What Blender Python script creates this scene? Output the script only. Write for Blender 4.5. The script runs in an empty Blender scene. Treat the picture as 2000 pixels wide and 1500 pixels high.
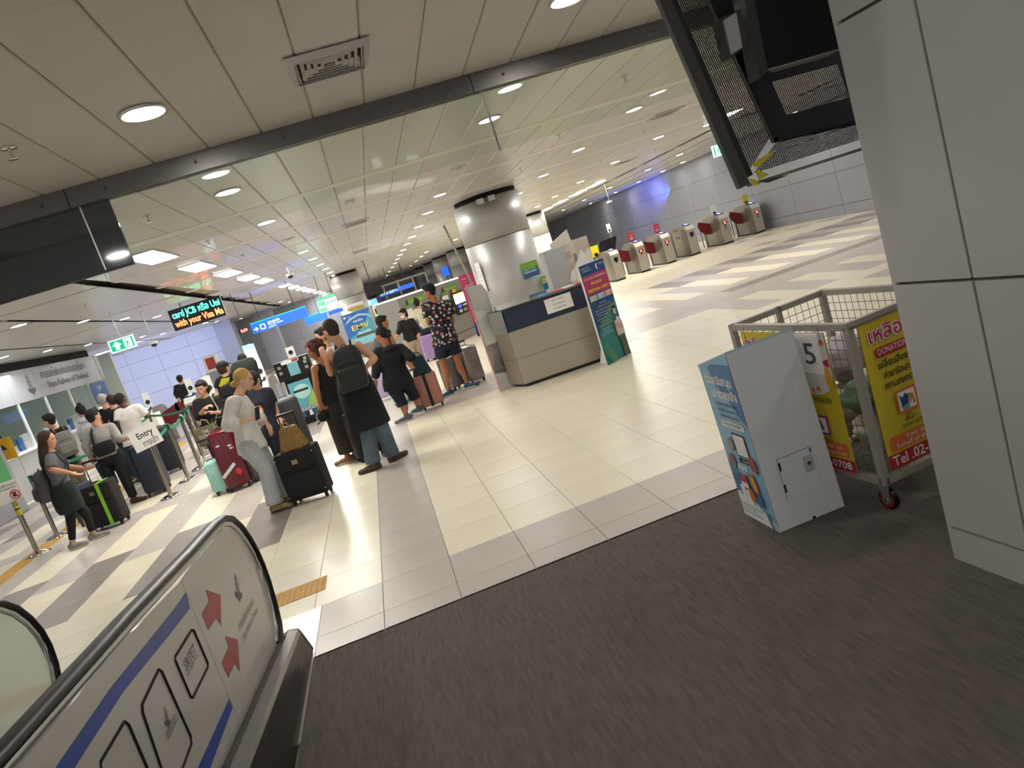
import bpy, bmesh, math, random
from mathutils import Vector as V, Matrix
random.seed(7)
SC = bpy.context.scene
COL = SC.collection

# ------------------------------------------------------------------ camera, world, exposure
CH = 1.85                                   # eye height in metres
FPX = 1400.0                                # focal length for a 2000 px wide frame
RW = ((0.93148799, -0.19520095, -0.30696371),      # image right in world X, Y, Z
      (-0.33184244, -0.1102577, -0.93686917),      # image down
      (0.14903263, 0.97454596, -0.16747969))       # view direction
cam_d = bpy.data.cameras.new('camera')
cam = bpy.data.objects.new('camera', cam_d)
COL.objects.link(cam)
cam_d.sensor_width = 36.0
cam_d.lens = FPX / 2000.0 * 36.0
cam_d.clip_start = 0.05
cam_d.clip_end = 300
r_, d_, f_ = (V(x) for x in RW)
m = Matrix((r_, -d_, -f_)).transposed().to_4x4()
m.translation = (0, 0, CH)
cam.matrix_world = m
SC.camera = cam

world = bpy.data.worlds.new('world')
SC.world = world
world.use_nodes = True
world.node_tree.nodes['Background'].inputs[0].default_value = (1.0, 0.97, 0.93, 1)
world.node_tree.nodes['Background'].inputs[1].default_value = 1.05
SC.view_settings.view_transform = 'Standard'
SC.view_settings.look = 'None'
SC.view_settings.gamma = 1.0
SC.view_settings.use_curve_mapping = False
SC.view_settings.exposure = 0.45
LAMP = 105.0                                 # radiance of a downlight
SC.cycles.max_bounces = 8
SC.cycles.sample_clamp_indirect = 6.0

def area_light(name, loc, size, power, color, aim, sy=None):
    d = bpy.data.lights.new(name, 'AREA')
    d.shape = 'RECTANGLE'; d.size = size; d.size_y = sy or size
    d.energy = power; d.color = color
    o = bpy.data.objects.new(name, d); COL.objects.link(o)
    o.location = loc
    o.rotation_euler = (V(aim) - V(loc)).to_track_quat('-Z', 'Y').to_euler()
    return o

# area lights for the blue washes on walls and ceiling, and the office tubes
area_light('blue_wall_lamp', (13.0, 31.0, 2.35), 6.5, 75, (0.02, 0.09, 1.0), (13.75, 31.5, 2.95), 0.3)
area_light('wall_wash_lamp', (-10.5, 30.0, 3.1), 3.5, 420, (0.42, 0.52, 1.0), (-11.2, 40.0, 1.6), 1.0)
area_light('blue_ceiling_fill', (-2.6, 22.06, 2.36), 1.5, 22, (0.10, 0.18, 1.0), (-2.6, 23.0, 3.2), 0.1)  # fill light added on top of the blue sign to tint the ceiling
area_light('office_lamp', (-9.6, 19.0, 2.9), 5.0, 110, (0.9, 0.97, 1.0), (-9.6, 19.0, 0.0), 1.2)

# ------------------------------------------------------------------ helpers
def ray(px, py):
    a = (px - 1000.0) / FPX; b = (py - 750.0) / FPX
    return r_ * a + d_ * b + f_
def at(px, py, Y):
    "point seen at (px, py) of the 2000 x 1500 photograph on the upright plane at depth Y"
    r = ray(px, py); return V((0, 0, CH)) + r * (Y / r.y)
def atx(px, py, X):
    r = ray(px, py); return V((0, 0, CH)) + r * (X / r.x)
def fl(px, py, z=0.0):
    "point seen at (px, py) on the level z"
    r = ray(px, py); return V((0, 0, CH)) + r * ((z - CH) / r.z)

def lin(c):
    if isinstance(c, str):
        c = [int(c[i:i + 2], 16) / 255.0 for i in (0, 2, 4)]
        c = [x / 12.92 if x <= 0.04045 else ((x + 0.055) / 1.055) ** 2.4 for x in c]
    return (c[0], c[1], c[2], 1.0)
MATS = {}
def mat(name, col, rough=0.5, metal=0.0, var=0.0, scale=8.0, bump=0.0, bscale=None, emit=0.0, spec=0.5, alpha=None, coat=0.0, trans=0.0, ior=1.45, aniso=0.0, stretch=None, sheen=0.0):
    if name in MATS: return MATS[name]
    m = bpy.data.materials.new(name); m.use_nodes = True
    nt = m.node_tree; b = nt.nodes['Principled BSDF']
    c = lin(col)
    b.inputs['Base Color'].default_value = c
    b.inputs['Roughness'].default_value = rough
    b.inputs['Metallic'].default_value = metal
    b.inputs['Specular IOR Level'].default_value = spec
    b.inputs['IOR'].default_value = ior
    b.inputs['Coat Weight'].default_value = coat
    b.inputs['Transmission Weight'].default_value = trans
    b.inputs['Anisotropic'].default_value = aniso
    b.inputs['Sheen Weight'].default_value = sheen
    if emit:
        b.inputs['Emission Color'].default_value = c
        b.inputs['Emission Strength'].default_value = emit
    if var or bump:
        tc = nt.nodes.new('ShaderNodeTexCoord'); src = tc.outputs['Object']
        if stretch:
            mp = nt.nodes.new('ShaderNodeMapping'); mp.inputs['Scale'].default_value = stretch
            nt.links.new(src, mp.inputs[0]); src = mp.outputs[0]
        if var:
            n = nt.nodes.new('ShaderNodeTexNoise'); n.inputs['Scale'].default_value = scale; n.inputs['Detail'].default_value = 4
            nt.links.new(src, n.inputs['Vector'])
            mr = nt.nodes.new('ShaderNodeMapRange')
            mr.inputs[1].default_value = 0.3; mr.inputs[2].default_value = 0.7
            mr.inputs[3].default_value = 1 - var; mr.inputs[4].default_value = 1 + var
            nt.links.new(n.outputs[0], mr.inputs[0])
            mx = nt.nodes.new('ShaderNodeVectorMath'); mx.operation = 'SCALE'
            mx.inputs[0].default_value = c[:3]
            nt.links.new(mr.outputs[0], mx.inputs['Scale'])
            nt.links.new(mx.outputs[0], b.inputs['Base Color'])
        if bump:
            n2 = nt.nodes.new('ShaderNodeTexNoise'); n2.inputs['Scale'].default_value = bscale or scale; n2.inputs['Detail'].default_value = 3
            nt.links.new(src, n2.inputs['Vector'])
            bp = nt.nodes.new('ShaderNodeBump'); bp.inputs['Strength'].default_value = bump; bp.inputs['Distance'].default_value = 0.02
            nt.links.new(n2.outputs[0], bp.inputs['Height']); nt.links.new(bp.outputs[0], b.inputs['Normal'])
    MATS[name] = m
    return m

def link(name, me, m=None, parent=None):
    o = bpy.data.objects.new(name, me); COL.objects.link(o)
    if m is not None and not me.materials:
        for x in (m if isinstance(m, (list, tuple)) else [m]): me.materials.append(x)
    if parent is not None:
        o.parent = parent
    return o
def root(name, loc, label=None, cat=None, group=None, rz=0.0):
    o = bpy.data.objects.new(name, None); o.empty_display_size = 0.1; COL.objects.link(o)
    o.location = loc; o.rotation_euler = (0, 0, rz)
    tag(o, label, cat, group)
    return o
def tag(o, label=None, cat=None, group=None, kind=None):
    if label: o['label'] = label
    if cat: o['category'] = cat
    if group: o['group'] = group
    if kind: o['kind'] = kind
    return o
def copytree(o, loc=None, rz=None, label=None, parent=None, group=None):
    c = o.copy(); COL.objects.link(c)
    if parent is not None: c.parent = parent
    for ch in o.children: copytree(ch, parent=c)
    if loc is not None: c.location = loc
    if rz is not None: c.rotation_euler = (0, 0, rz)
    if label: c['label'] = label
    if group: c['group'] = group
    return c

class MB:
    "mesh builder: everything in the coordinates of its object"
    def __init__(s): s.v = []; s.f = []; s.mi = []; s.k = 0; s.sm = []
    def add(s, vs, fs, smooth=False):
        n = len(s.v); s.v += [tuple(x) for x in vs]
        for f in fs: s.f.append([n + i for i in f]); s.mi.append(s.k); s.sm.append(smooth)
        return s
    def box(s, a, b):
        x0, y0, z0 = a; x1, y1, z1 = b
        vs = [(x0, y0, z0), (x1, y0, z0), (x1, y1, z0), (x0, y1, z0), (x0, y0, z1), (x1, y0, z1), (x1, y1, z1), (x0, y1, z1)]
        return s.add(vs, [(0, 3, 2, 1), (4, 5, 6, 7), (0, 1, 5, 4), (1, 2, 6, 5), (2, 3, 7, 6), (3, 0, 4, 7)])
    def hexa(s, p):
        return s.add(p, [(0, 3, 2, 1), (4, 5, 6, 7), (0, 1, 5, 4), (1, 2, 6, 5), (2, 3, 7, 6), (3, 0, 4, 7)])
    def prism(s, pts, off):
        "flat outline pts (3-D) extruded by off"
        n = len(pts); off = V(off)
        vs = [V(p) for p in pts] + [V(p) + off for p in pts]
        fs = [list(range(n))[::-1], list(range(n, 2 * n))] + [(i, (i + 1) % n, n + (i + 1) % n, n + i) for i in range(n)]
        return s.add(vs, fs)
    def tube(s, a, b, r, r2=None, n=12, cap=True, smooth=True):
        a = V(a); b = V(b); r2 = r if r2 is None else r2
        d = (b - a).normalized(); q = d.to_track_quat('Z', 'Y'); ux = q @ V((1, 0, 0)); uy = q @ V((0, 1, 0))
        vs = []
        for p, rr in ((a, r), (b, r2)):
            for i in range(n):
                t = 2 * math.pi * i / n; vs.append(p + ux * (rr * math.cos(t)) + uy * (rr * math.sin(t)))
        s.add(vs, [(i, (i + 1) % n, n + (i + 1) % n, n + i) for i in range(n)], smooth)
        if cap: s.add(vs, [list(range(n))[::-1], list(range(n, 2 * n))])
        return s
    def path(s, pts, r, n=8, closed=False, smooth=True):
        "round tube along a polyline, one piece"
        pts = [V(p) for p in pts]; m_ = len(pts); vs = []
        ref = V((0.13, 0.21, 1)).normalized()
        for i, p in enumerate(pts):
            a = pts[i - 1] if (i or closed) else p; b = pts[(i + 1) % m_] if (i < m_ - 1 or closed) else p
            d = (b - a).normalized(); ux = ref.cross(d)
            if ux.length < 0.1: ux = V((1, 0, 0)).cross(d)
            ux.normalize(); uy = d.cross(ux)
            rr = r[i] if isinstance(r, (list, tuple)) else r
            for k in range(n):
                t = 2 * math.pi * k / n; vs.append(p + ux * (rr * math.cos(t)) + uy * (rr * math.sin(t)))
        fs = []
        for i in range(m_ if closed else m_ - 1):
            j = (i + 1) % m_
            for k in range(n): fs.append((i * n + k, i * n + (k + 1) % n, j * n + (k + 1) % n, j * n + k))
        if not closed: fs += [list(range(n))[::-1], list(range((m_ - 1) * n, m_ * n))]
        return s.add(vs, fs, smooth)
    def lathe(s, prof, c=(0, 0, 0), n=24, smooth=True):
        "profile [(r, z)] about the upright axis through c"
        vs = []; c = V(c)
        for r, z in prof:
            for i in range(n):
                t = 2 * math.pi * i / n; vs.append(c + V((r * math.cos(t), r * math.sin(t), z)))
        fs = []
        for j in range(len(prof) - 1):
            for i in range(n): fs.append((j * n + i, j * n + (i + 1) % n, (j + 1) * n + (i + 1) % n, (j + 1) * n + i))
        fs += [list(range(n))[::-1], list(range((len(prof) - 1) * n, len(prof) * n))]
        return s.add(vs, fs, smooth)
    def ell(s, c, fr, rad, n=12, m_=8):
        "ellipsoid, frame fr = three axes, rad = three radii"
        c = V(c); vs = []
        for j in range(m_ + 1):
            ph = math.pi * j / m_
            for i in range(n):
                t = 2 * math.pi * i / n
                vs.append(c + fr[0] * (rad[0] * math.sin(ph) * math.cos(t)) + fr[1] * (rad[1] * math.sin(ph) * math.sin(t)) + fr[2] * (rad[2] * math.cos(ph)))
        fs = []
        for j in range(m_):
            for i in range(n):
                a, b, c2, d = j * n + i, j * n + (i + 1) % n, (j + 1) * n + (i + 1) % n, (j + 1) * n + i
                fs.append((a, d, c2, b))
        s.add(vs, fs, True)
        return s
    def mesh(s, name='m', weld=False):
        me = bpy.data.meshes.new(name); me.from_pydata(s.v, [], s.f)
        me.polygons.foreach_set('material_index', s.mi); me.polygons.foreach_set('use_smooth', s.sm)
        if weld:
            bm = bmesh.new(); bm.from_mesh(me); bmesh.ops.remove_doubles(bm, verts=bm.verts, dist=1e-5); bm.to_mesh(me); bm.free()
        me.update(); return me
    def obj(s, name, m, parent=None, **k):
        return link(name, s.mesh(name), m, parent)

def rbox(name, a, b, r, m, parent=None, seg=3, smooth=True):
    "box with rounded edges as one object"
    mb = MB().box(a, b); me = mb.mesh(name)
    bm = bmesh.new(); bm.from_mesh(me)
    bmesh.ops.bevel(bm, geom=bm.edges[:], offset=r, segments=seg, profile=0.5, affect='EDGES')
    bmesh.ops.recalc_face_normals(bm, faces=bm.faces)
    for f in bm.faces: f.smooth = smooth
    bm.to_mesh(me); bm.free()
    return link(name, me, m, parent)

def text(body, size, m, o, ux, uy, parent=None, w=None, align='LEFT', name='lettering', ext=0.0, bold=0.0, off=0.0015, sy=1.0):
    "lettering on a plane: o = start of the base line, ux along it, uy upwards; w = wanted width"
    c = bpy.data.curves.new('t', 'FONT'); c.body = body; c.size = size; c.align_x = align
    c.resolution_u = 2; c.extrude = ext; c.offset = bold
    t = bpy.data.objects.new('t', c); COL.objects.link(t)
    bpy.context.view_layer.update()
    me = bpy.data.meshes.new_from_object(t.evaluated_get(bpy.context.evaluated_depsgraph_get()))
    bpy.data.objects.remove(t); bpy.data.curves.remove(c)
    ux = V(ux).normalized(); uy = V(uy).normalized(); nz = ux.cross(uy).normalized(); o = V(o)
    if not len(me.vertices): return None
    xs = [v.co.x for v in me.vertices]; x0, x1 = min(xs), max(xs)
    k = (w / (x1 - x0)) if w else 1.0
    for v in me.vertices:
        x, y, z = v.co; v.co = o + ux * (x * k) + uy * (y * sy) + nz * (z + off)
    me.materials.clear()
    return link(name, me, m, parent)

class Sheet:
    "a printed flat face: origin at its lower left corner, width w along ux, height h along uy; marks lie a hair proud of it"
    def __init__(s, o, ux, uy, w, h, parent, lift=0.002):
        s.o = V(o); s.ux = V(ux).normalized(); s.uy = V(uy).normalized(); s.n = s.ux.cross(s.uy).normalized(); s.w = w; s.h = h; s.p = parent; s.k = 0; s.l = lift
    def pt(s, u, v, z=0): return s.o + s.ux * (u * s.w) + s.uy * (v * s.h) + s.n * z
    def poly(s, pts, m, name='print', t=0.0012):
        s.k += 1; z = s.l * (0.5 + 0.35 * s.k)
        return MB().prism([s.pt(u, v, z) for u, v in pts], s.n * t).obj(name, m, s.p)
    def rect(s, u0, v0, u1, v1, m, name='print'):
        return s.poly([(u0, v0), (u1, v0), (u1, v1), (u0, v1)], m, name)
    def rrect(s, u0, v0, u1, v1, r, m, name='print'):
        ru, rv = r / s.w, r / s.h; pts = []
        for cu, cv, a in ((u1 - ru, v0 + rv, -90), (u1 - ru, v1 - rv, 0), (u0 + ru, v1 - rv, 90), (u0 + ru, v0 + rv, 180)):
            for k in range(5):
                t = math.radians(a + k * 22.5); pts.append((cu + ru * math.cos(t), cv + rv * math.sin(t)))
        return s.poly(pts, m, name)
    def disc(s, u, v, r, m, name='print', n=20, r2=None):
        r2 = r if r2 is None else r2
        return s.poly([(u + r / s.w * math.cos(2 * math.pi * i / n), v + r2 / s.h * math.sin(2 * math.pi * i / n)) for i in range(n)], m, name)
    def text(s, u, v, body, size, m, w=None, align='LEFT', bold=0.0, name='lettering', sy=1.0):
        s.k += 1
        return text(body, size, m, s.pt(u, v), s.ux, s.uy, s.p, w=(w * s.w if w else None), align=align, bold=bold, off=s.l * (0.5 + 0.35 * s.k) + 0.001, name=name, sy=sy)

def struct(o, label=None): o['kind'] = 'structure'; return tag(o, label)

X3, Y3, Z3 = V((1, 0, 0)), V((0, 1, 0)), V((0, 0, 1))
def settle(o, loc):
    "move the thing's origin to loc, leaving what is built where it stands"
    loc = V(loc); done = set()
    def go(x):
        if x.type == 'MESH' and x.data.name not in done:
            done.add(x.data.name); x.data.transform(Matrix.Translation(-loc))
        for c in x.children: go(c)
    go(o); o.location = loc
    return o

# ------------------------------------------------------------------ materials
M_cream = mat('tile_cream', 'E7DFC8', 0.30, var=0.035, scale=1.1, spec=0.4)
M_lilac = mat('tile_light_grey', 'BDB5AE', 0.32, var=0.04, scale=1.3, spec=0.4)
M_dark = mat('tile_dark_grey', '8E8782', 0.32, var=0.05, scale=1.3, spec=0.4)
M_joint = mat('tile_joint', '8A8474', 0.7)
M_steel = mat('brushed_steel', 'A8A49C', 0.30, 0.9, var=0.06, scale=3, stretch=(1, 1, 30))
M_steelh = mat('brushed_steel_rail', '5C5855', 0.38, 0.85, var=0.10, scale=2, stretch=(0.8, 30, 30))
M_chrome = mat('chrome', 'D8D6D2', 0.10, 1.0)
M_column = mat('column_cladding', 'A8A7A4', 0.46, 0.35, var=0.03, scale=1)
M_black = mat('black_plastic', '101012', 0.35)
M_blackm = mat('black_matt', '0A0A0B', 0.75)
M_white = mat('white_paint', 'E4E3DF', 0.45)
M_paper = mat('paper', 'ECEBE6', 0.8)
M_ink = mat('ink', '23252B', 0.7)
M_glow = mat('lamp_glow', (1.0, 0.975, 0.935), 0.5, emit=LAMP)
M_lamprim = mat('lamp_rim', 'C9C7C0', 0.3, 0.6)
M_ceil = mat('ceiling_panel_metal', 'CBC8C2', 0.36, 0.15, var=0.025, scale=0.9, coat=0.15)
M_ceil2 = mat('ceiling_panel_near', 'CCC8C2', 0.5, 0.05, var=0.04, scale=1.5)
M_band = mat('ceiling_band', 'DEDACF', 0.4, 0.1)
M_groove = mat('ceiling_gap', '4A453C', 0.8)
M_wallg = mat('wall_panel_grey', '8F9199', 0.38, 0.1, var=0.03, scale=0.7)
M_wallw = mat('wall_panel_white', 'D4D7DE', 0.45, var=0.02, scale=0.7)
M_mat = mat('rubber_carpet', '5E5751', 0.95, var=0.22, scale=60, bump=0.5, bscale=150, stretch=(1, 0.15, 1))
M_yellow = mat('tactile_yellow', 'C79B4B', 0.6, var=0.05)
M_glass = mat('clear_glass', (0.93, 0.97, 0.95), 0.02, trans=1.0, ior=1.25, spec=0.5)

# ------------------------------------------------------------------ floor
GX0, G = -1.041, 0.4876
GY0 = 5.37
def tile_kind(i, j, xc, yc):
    "colour of the tile whose middle is at xc, yc"
    if yc < 4.90 and xc > -1.05: return 1
    if xc < -1.53:
        c = int(round((xc + 1.797) / G))                 # 0, -1, -2 ... going left from x = -1.8
        if yc < 6.6: return 0
        if c % 2 == 0:
            if yc < 8.55: return 2
            if yc < 10.5: return 0
            return (1, 2, 1, 0)[int((yc - 10.5) // 1.95) % 4]
        if yc < 8.1: return 0
        if yc < 11.0: return 1
        return (0, 1, 2, 1)[int((yc - 11.0) // 1.95) % 4]
    if -0.57 < xc < -0.07: return 1
    if xc < -0.5 and yc > 9.3: return 1
    if -0.6 < xc < 3.9 and yc > 10.75:
        return 1 if yc < 12.6 else (0 if yc < 14.6 or xc > 0.6 else 1)
    if xc < -0.5: return 0
    if xc > 3.9 and 11.45 < yc < 12.95:
        if xc > 6.4 and yc > 12.0: return 2 if yc < 12.8 else 1
        return 1
    if xc > 5.37 and 9.55 < yc < 11.5:
        return 0 if int(math.floor((xc - 5.87) / G)) % 2 == 0 else 1
    if xc > 5.37 and yc < 9.55:
        return 1 if int(math.floor((yc - 6) / G)) % 3 == 0 and xc > 7 else 0
    if xc > 4.85 and 12.95 < yc < 17.7:
        even = int(math.floor((xc - 5.85) / G)) % 2 == 0
        if yc < 15.5: return 0 if even else 1
        if xc > 6.7: return 2 if even else 1
        return 0
    if xc > 10.5 and 8 < yc < 22: return 1 if int(xc * 2 + yc) % 5 == 0 else 0
    return 0

floor = struct(MB().box((-16, -6, -0.12), (14.2, 62, -0.010)).obj('floor', M_joint), 'cream and grey stone tiled floor of the station hall')
def tile_mesh(mm):
    g = 0.0016
    mb = MB(); a = G / 2 - g; c = 0.0012
    mb.add([(-a, -a, -0.009), (a, -a, -0.009), (a, a, -0.009), (-a, a, -0.009),
            (-a, -a, -c), (a, -a, -c), (a, a, -c), (-a, a, -c),
            (-a + c, -a + c, 0), (a - c, -a + c, 0), (a - c, a - c, 0), (-a + c, a - c, 0)],
           [(0, 1, 5, 4), (1, 2, 6, 5), (2, 3, 7, 6), (3, 0, 4, 7), (4, 5, 9, 8), (5, 6, 10, 9), (6, 7, 11, 10), (7, 4, 8, 11), (8, 9, 10, 11)])
    me = mb.mesh('tile'); me.materials.append(mm); return me
TM = [tile_mesh(x) for x in (M_cream, M_lilac, M_dark)]
rest = MB(); ntile = 0; cells = []
for i in range(-26, 31):
    for j in range(-3, 100):
        xc = GX0 + (i + 0.5) * G; yc = GY0 + (j + 0.5) * G
        if yc < 4.13 or (xc < -1.0 and yc < 4.9 and xc > -2.7): continue
        d = math.hypot(xc, yc)
        # only what the picture can show gets a tile of its own
        vis = (-0.72 * yc < xc < 0.80 * yc)
        cells.append((d if vis else d + 100, i, j, xc, yc))
cells.sort()
for d, i, j, xc, yc in cells:
    k = tile_kind(i, j, xc, yc)
    if ntile < 300 and d < 100:
        o = bpy.data.objects.new('tile', TM[k]); COL.objects.link(o); o.location = (xc, yc, 0); o.parent = floor; ntile += 1
    else:
        a = G / 2 - 0.002; rest.k = k
        rest.add([(xc - a, yc - a, 0), (xc + a, yc - a, 0), (xc + a, yc + a, 0), (xc - a, yc + a, 0)], [(0, 1, 2, 3)])
ro = link('tile_field', rest.mesh('tile_field'), [M_cream, M_lilac, M_dark], floor); ro['kind'] = 'stuff'
# floor behind the tile grid and at the foot of the mat
MB().box((-1.0, 4.115, -0.009), (14.0, 4.152, 0.0)).obj('tile_strip', M_lilac, floor)

carpet = root('floor_mat', (0, 0, 0), 'dark grey ribbed floor mat covering the floor in front of the donation box', 'mat')
MB().box((-0.985, -5, -0.009), (14, 4.115, 0.006)).obj('mat_surface', M_mat, carpet)
MB().box((-0.985, 4.115, -0.009), (14, 4.128, 0.004)).obj('mat_edge', M_blackm, carpet)
plate = root('landing_plate', (-1.5, 4.4, 0), 'scuffed steel plate in the floor at the foot of the escalator', 'floor plate')
M_plate = mat('scuffed_steel', 'B9B6B0', 0.42, 0.8, var=0.12, scale=5)
MB().box((-1.2, -1.1, -0.008), (0.515, 0.48, 0.003)).obj('plate', M_plate, plate)
MB().box((0.503, -1.1, 0.003), (0.515, 0.48, 0.006)).obj('edge_strip', M_steel, plate)

def tactile(name, x0, y0, x1, y1, n, label, along='x'):
    t = root(name, (x0, y0, 0), label, 'tactile paving')
    MB().box((0, 0, -0.002), (x1 - x0, y1 - y0, 0.004)).obj('base', M_yellow, t)
    bm = MB(); s = 0.042
    if along == 'x':
        for a in range(int((x1 - x0) / s)):
            for b in range(int((y1 - y0) / s)):
                c = (0.02 + a * s, 0.02 + b * s); r = 0.011
                bm.add([(c[0] - r, c[1] - r, 0.004), (c[0] + r, c[1] - r, 0.004), (c[0] + r, c[1] + r, 0.004), (c[0] - r, c[1] + r, 0.004),
                        (c[0] - r * .5, c[1] - r * .5, 0.008), (c[0] + r * .5, c[1] - r * .5, 0.008), (c[0] + r * .5, c[1] + r * .5, 0.008), (c[0] - r * .5, c[1] + r * .5, 0.008)],
                       [(4, 5, 6, 7), (0, 1, 5, 4), (1, 2, 6, 5), (2, 3, 7, 6), (3, 0, 4, 7)])
    else:
        for a in range(6):
            x = 0.03 + a * (x1 - x0 - 0.03) / 6
            bm.box((x, 0, 0.004), (x + 0.022, y1 - y0, 0.008))
    o = bm.obj('stud', M_yellow, t); o['kind'] = 'stuff'
    return t
tactile('tactile_strip', -1.95, 5.165, -0.98, 5.44, 0, 'short yellow studded tactile strip beside the end of the escalator')
tactile('tactile_strip', -5.62, 7.0, -5.33, 19.0, 0, 'long yellow ribbed tactile line on the floor by the queue posts', 'y')

# ------------------------------------------------------------------ ceiling
CZ = 3.2
ceiling = struct(MB().box((-16, -4, CZ + 0.10), (14.2, 5.30, CZ + 0.4)).box((-16, 5.30, CZ + 0.11), (14.2, 62, CZ + 0.4)).obj('ceiling', M_groove), 'suspended ceiling of grey metal panels')
PW = 0.3625
M_cjoint = mat('ceiling_joint', '8F897C', 0.7)
TL_ = 0.05                                  # the part in front of the rail slopes down a little
MB().prism([(-8, 3.1, CZ + .063 + .007), (10.3, 3.1, CZ + .063 + .007), (10.3, 5.29, CZ - .046 + .007), (-8, 5.29, CZ - .046 + .007)], (0, 0, 0.02)).obj('ceiling_backing', M_cjoint, ceiling)
MB().prism([(-2.95, 5.36, CZ + 0.008), (10.3, 5.36, CZ + 0.008), (10.3, 15, CZ + 0.008), (8.95, 15, CZ + 0.008), (8.95, 61, CZ + 0.008), (-5.3, 61, CZ + 0.008), (-2.95, 6, CZ + 0.008)], (0, 0, 0.003)).obj('ceiling_backing', M_cjoint, ceiling)
bands = [-1.9, 0.6, 3.1] + [5.95 + 2.5 * k for k in range(0, 23)]
def panel_mesh(L, mm, g=0.006, th=0.02):
    a = PW / 2 - g / 2; c = 0.008
    mb = MB().add([(-a, 0, th), (a, 0, th), (a, L, th), (-a, L, th), (-a, 0, c), (a, 0, c), (a, L, c), (-a, L, c), (-a + c, 0.004, 0), (a - c, 0.004, 0), (a - c, L - 0.004, 0), (-a + c, L - 0.004, 0)],
                  [(0, 4, 5, 1), (1, 5, 6, 2), (2, 6, 7, 3), (3, 7, 4, 0), (4, 8, 9, 5), (5, 9, 10, 6), (6, 10, 11, 7), (7, 11, 8, 4), (8, 11, 10, 9)])
    me = mb.mesh('ceiling_panel'); me.materials.append(mm); return me
PM = {}
spots = []
for bi in range(len(bands) - 1):
    y0 = bands[bi] + (0.12 if bi > 2 else 0.0); y1 = bands[bi + 1] - (0.12 if bi > 1 else 0.004)
    if bi == 2: y1 = 5.27
    if bi < 2: continue
    for i in range(-44, 38):
        xc = 0.252 + i * PW
        if xc > 13.4 or xc < -15.5: continue
        if xc < -2.80 - 0.045 * max(0, y0 + 2.5 - 6) : continue       # the wing with the dark gaps
        if xc > 8.9 and y0 > 15 : continue
        if xc > 10.2: continue
        L = round(y1 - y0, 3); yc = (y0 + y1) / 2
        vis = -0.75 * y1 < xc < 0.85 * y1
        spots.append((yc + (0 if vis else 100), L, xc, y0, bi))
spots.sort(); n = 0; restp = MB()
for d, L, xc, y0, bi in spots:
    near = bi <= 2
    key = (L, near)
    if key not in PM: PM[key] = panel_mesh(L, M_ceil2 if near else M_ceil)
    if n < 290 and d < 100:
        o = bpy.data.objects.new('ceiling_panel', PM[key]); COL.objects.link(o); o.location = (xc, y0, CZ + (.063 if near else 0)); o.parent = ceiling; n += 1
        if near: o.rotation_euler = (-0.05, 0, 0)
    else:
        a = PW / 2 - 0.003
        za, zb = (CZ + .063, CZ - .046) if near else (CZ, CZ)
        restp.add([(xc - a, y0, za), (xc - a, y0 + L, zb), (xc + a, y0 + L, zb), (xc + a, y0, za)], [(0, 1, 2, 3)])
o = restp.obj('ceiling_panel_field', M_ceil, ceiling); o['kind'] = 'stuff'
for y in bands[3:20]:
    MB().box((-2.98 - 0.045 * max(0, y - 6), y - 0.115, CZ - 0.002), (10.4 if y < 15 else 9.1, y + 0.115, CZ + 0.011)).obj('ceiling_band', M_band, ceiling)
MB().box((-8, -4, CZ + 0.055), (10.3, 3.09, CZ + 0.08)).obj('ceiling_board', M_ceil2, ceiling)
# wing ceilings: long boards with dark gaps between them, running at a slight angle
def wing(x_in, x_out, y0, y1, slope, n, crossing, name='wing_panel'):
    "boards between guide lines x_in..x_out (at y0), drifting outward by slope per metre"
    for k in range(n):
        a0 = x_in + (x_out - x_in) * k / n; a1 = x_in + (x_out - x_in) * (k + 1) / n
        sg = 1 if x_out > x_in else -1
        ys = [y0 + (y1 - y0) * ((c + 0.37 * (k % 3) ) / crossing) for c in range(crossing + 1)]
        ys = [y0] + [y for y in ys if y0 + 0.5 < y < y1 - 0.5] + [y1]
        for j in range(len(ys) - 1):
            ya, yb = ys[j] + 0.04, ys[j + 1] - 0.04
            g = 0.05
            def px(a, y): kk = k + (1 if a == a1 and a0 != a1 else 0); return a + slope * (y - y0) * min(3.2, 1 + 0.8 * kk)
            gi = 0.12 if k == 0 else g
            p = [(px(a0, ya) + gi * sg, ya), (px(a1, ya) - g * sg, ya), (px(a1, yb) - g * sg, yb), (px(a0, yb) + gi * sg, yb)]
            skew = 0.16 * sg
            p[1] = (p[1][0], p[1][1] - skew * 0); 
            if sg < 0: p = p[::-1]
            MB().prism([(u, v, CZ) for u, v in p], (0, 0, 0.012)).obj(name, M_ceil, ceiling)
wing(-3.05, -15.9, 6.0, 50.0, -0.045, 9, 9)
wing(8.95, 13.7, 15.0, 60.0, 0.0, 4, 12)
wing(10.35, 13.7, 4.0, 14.9, 0.0, 3, 3)

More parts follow.
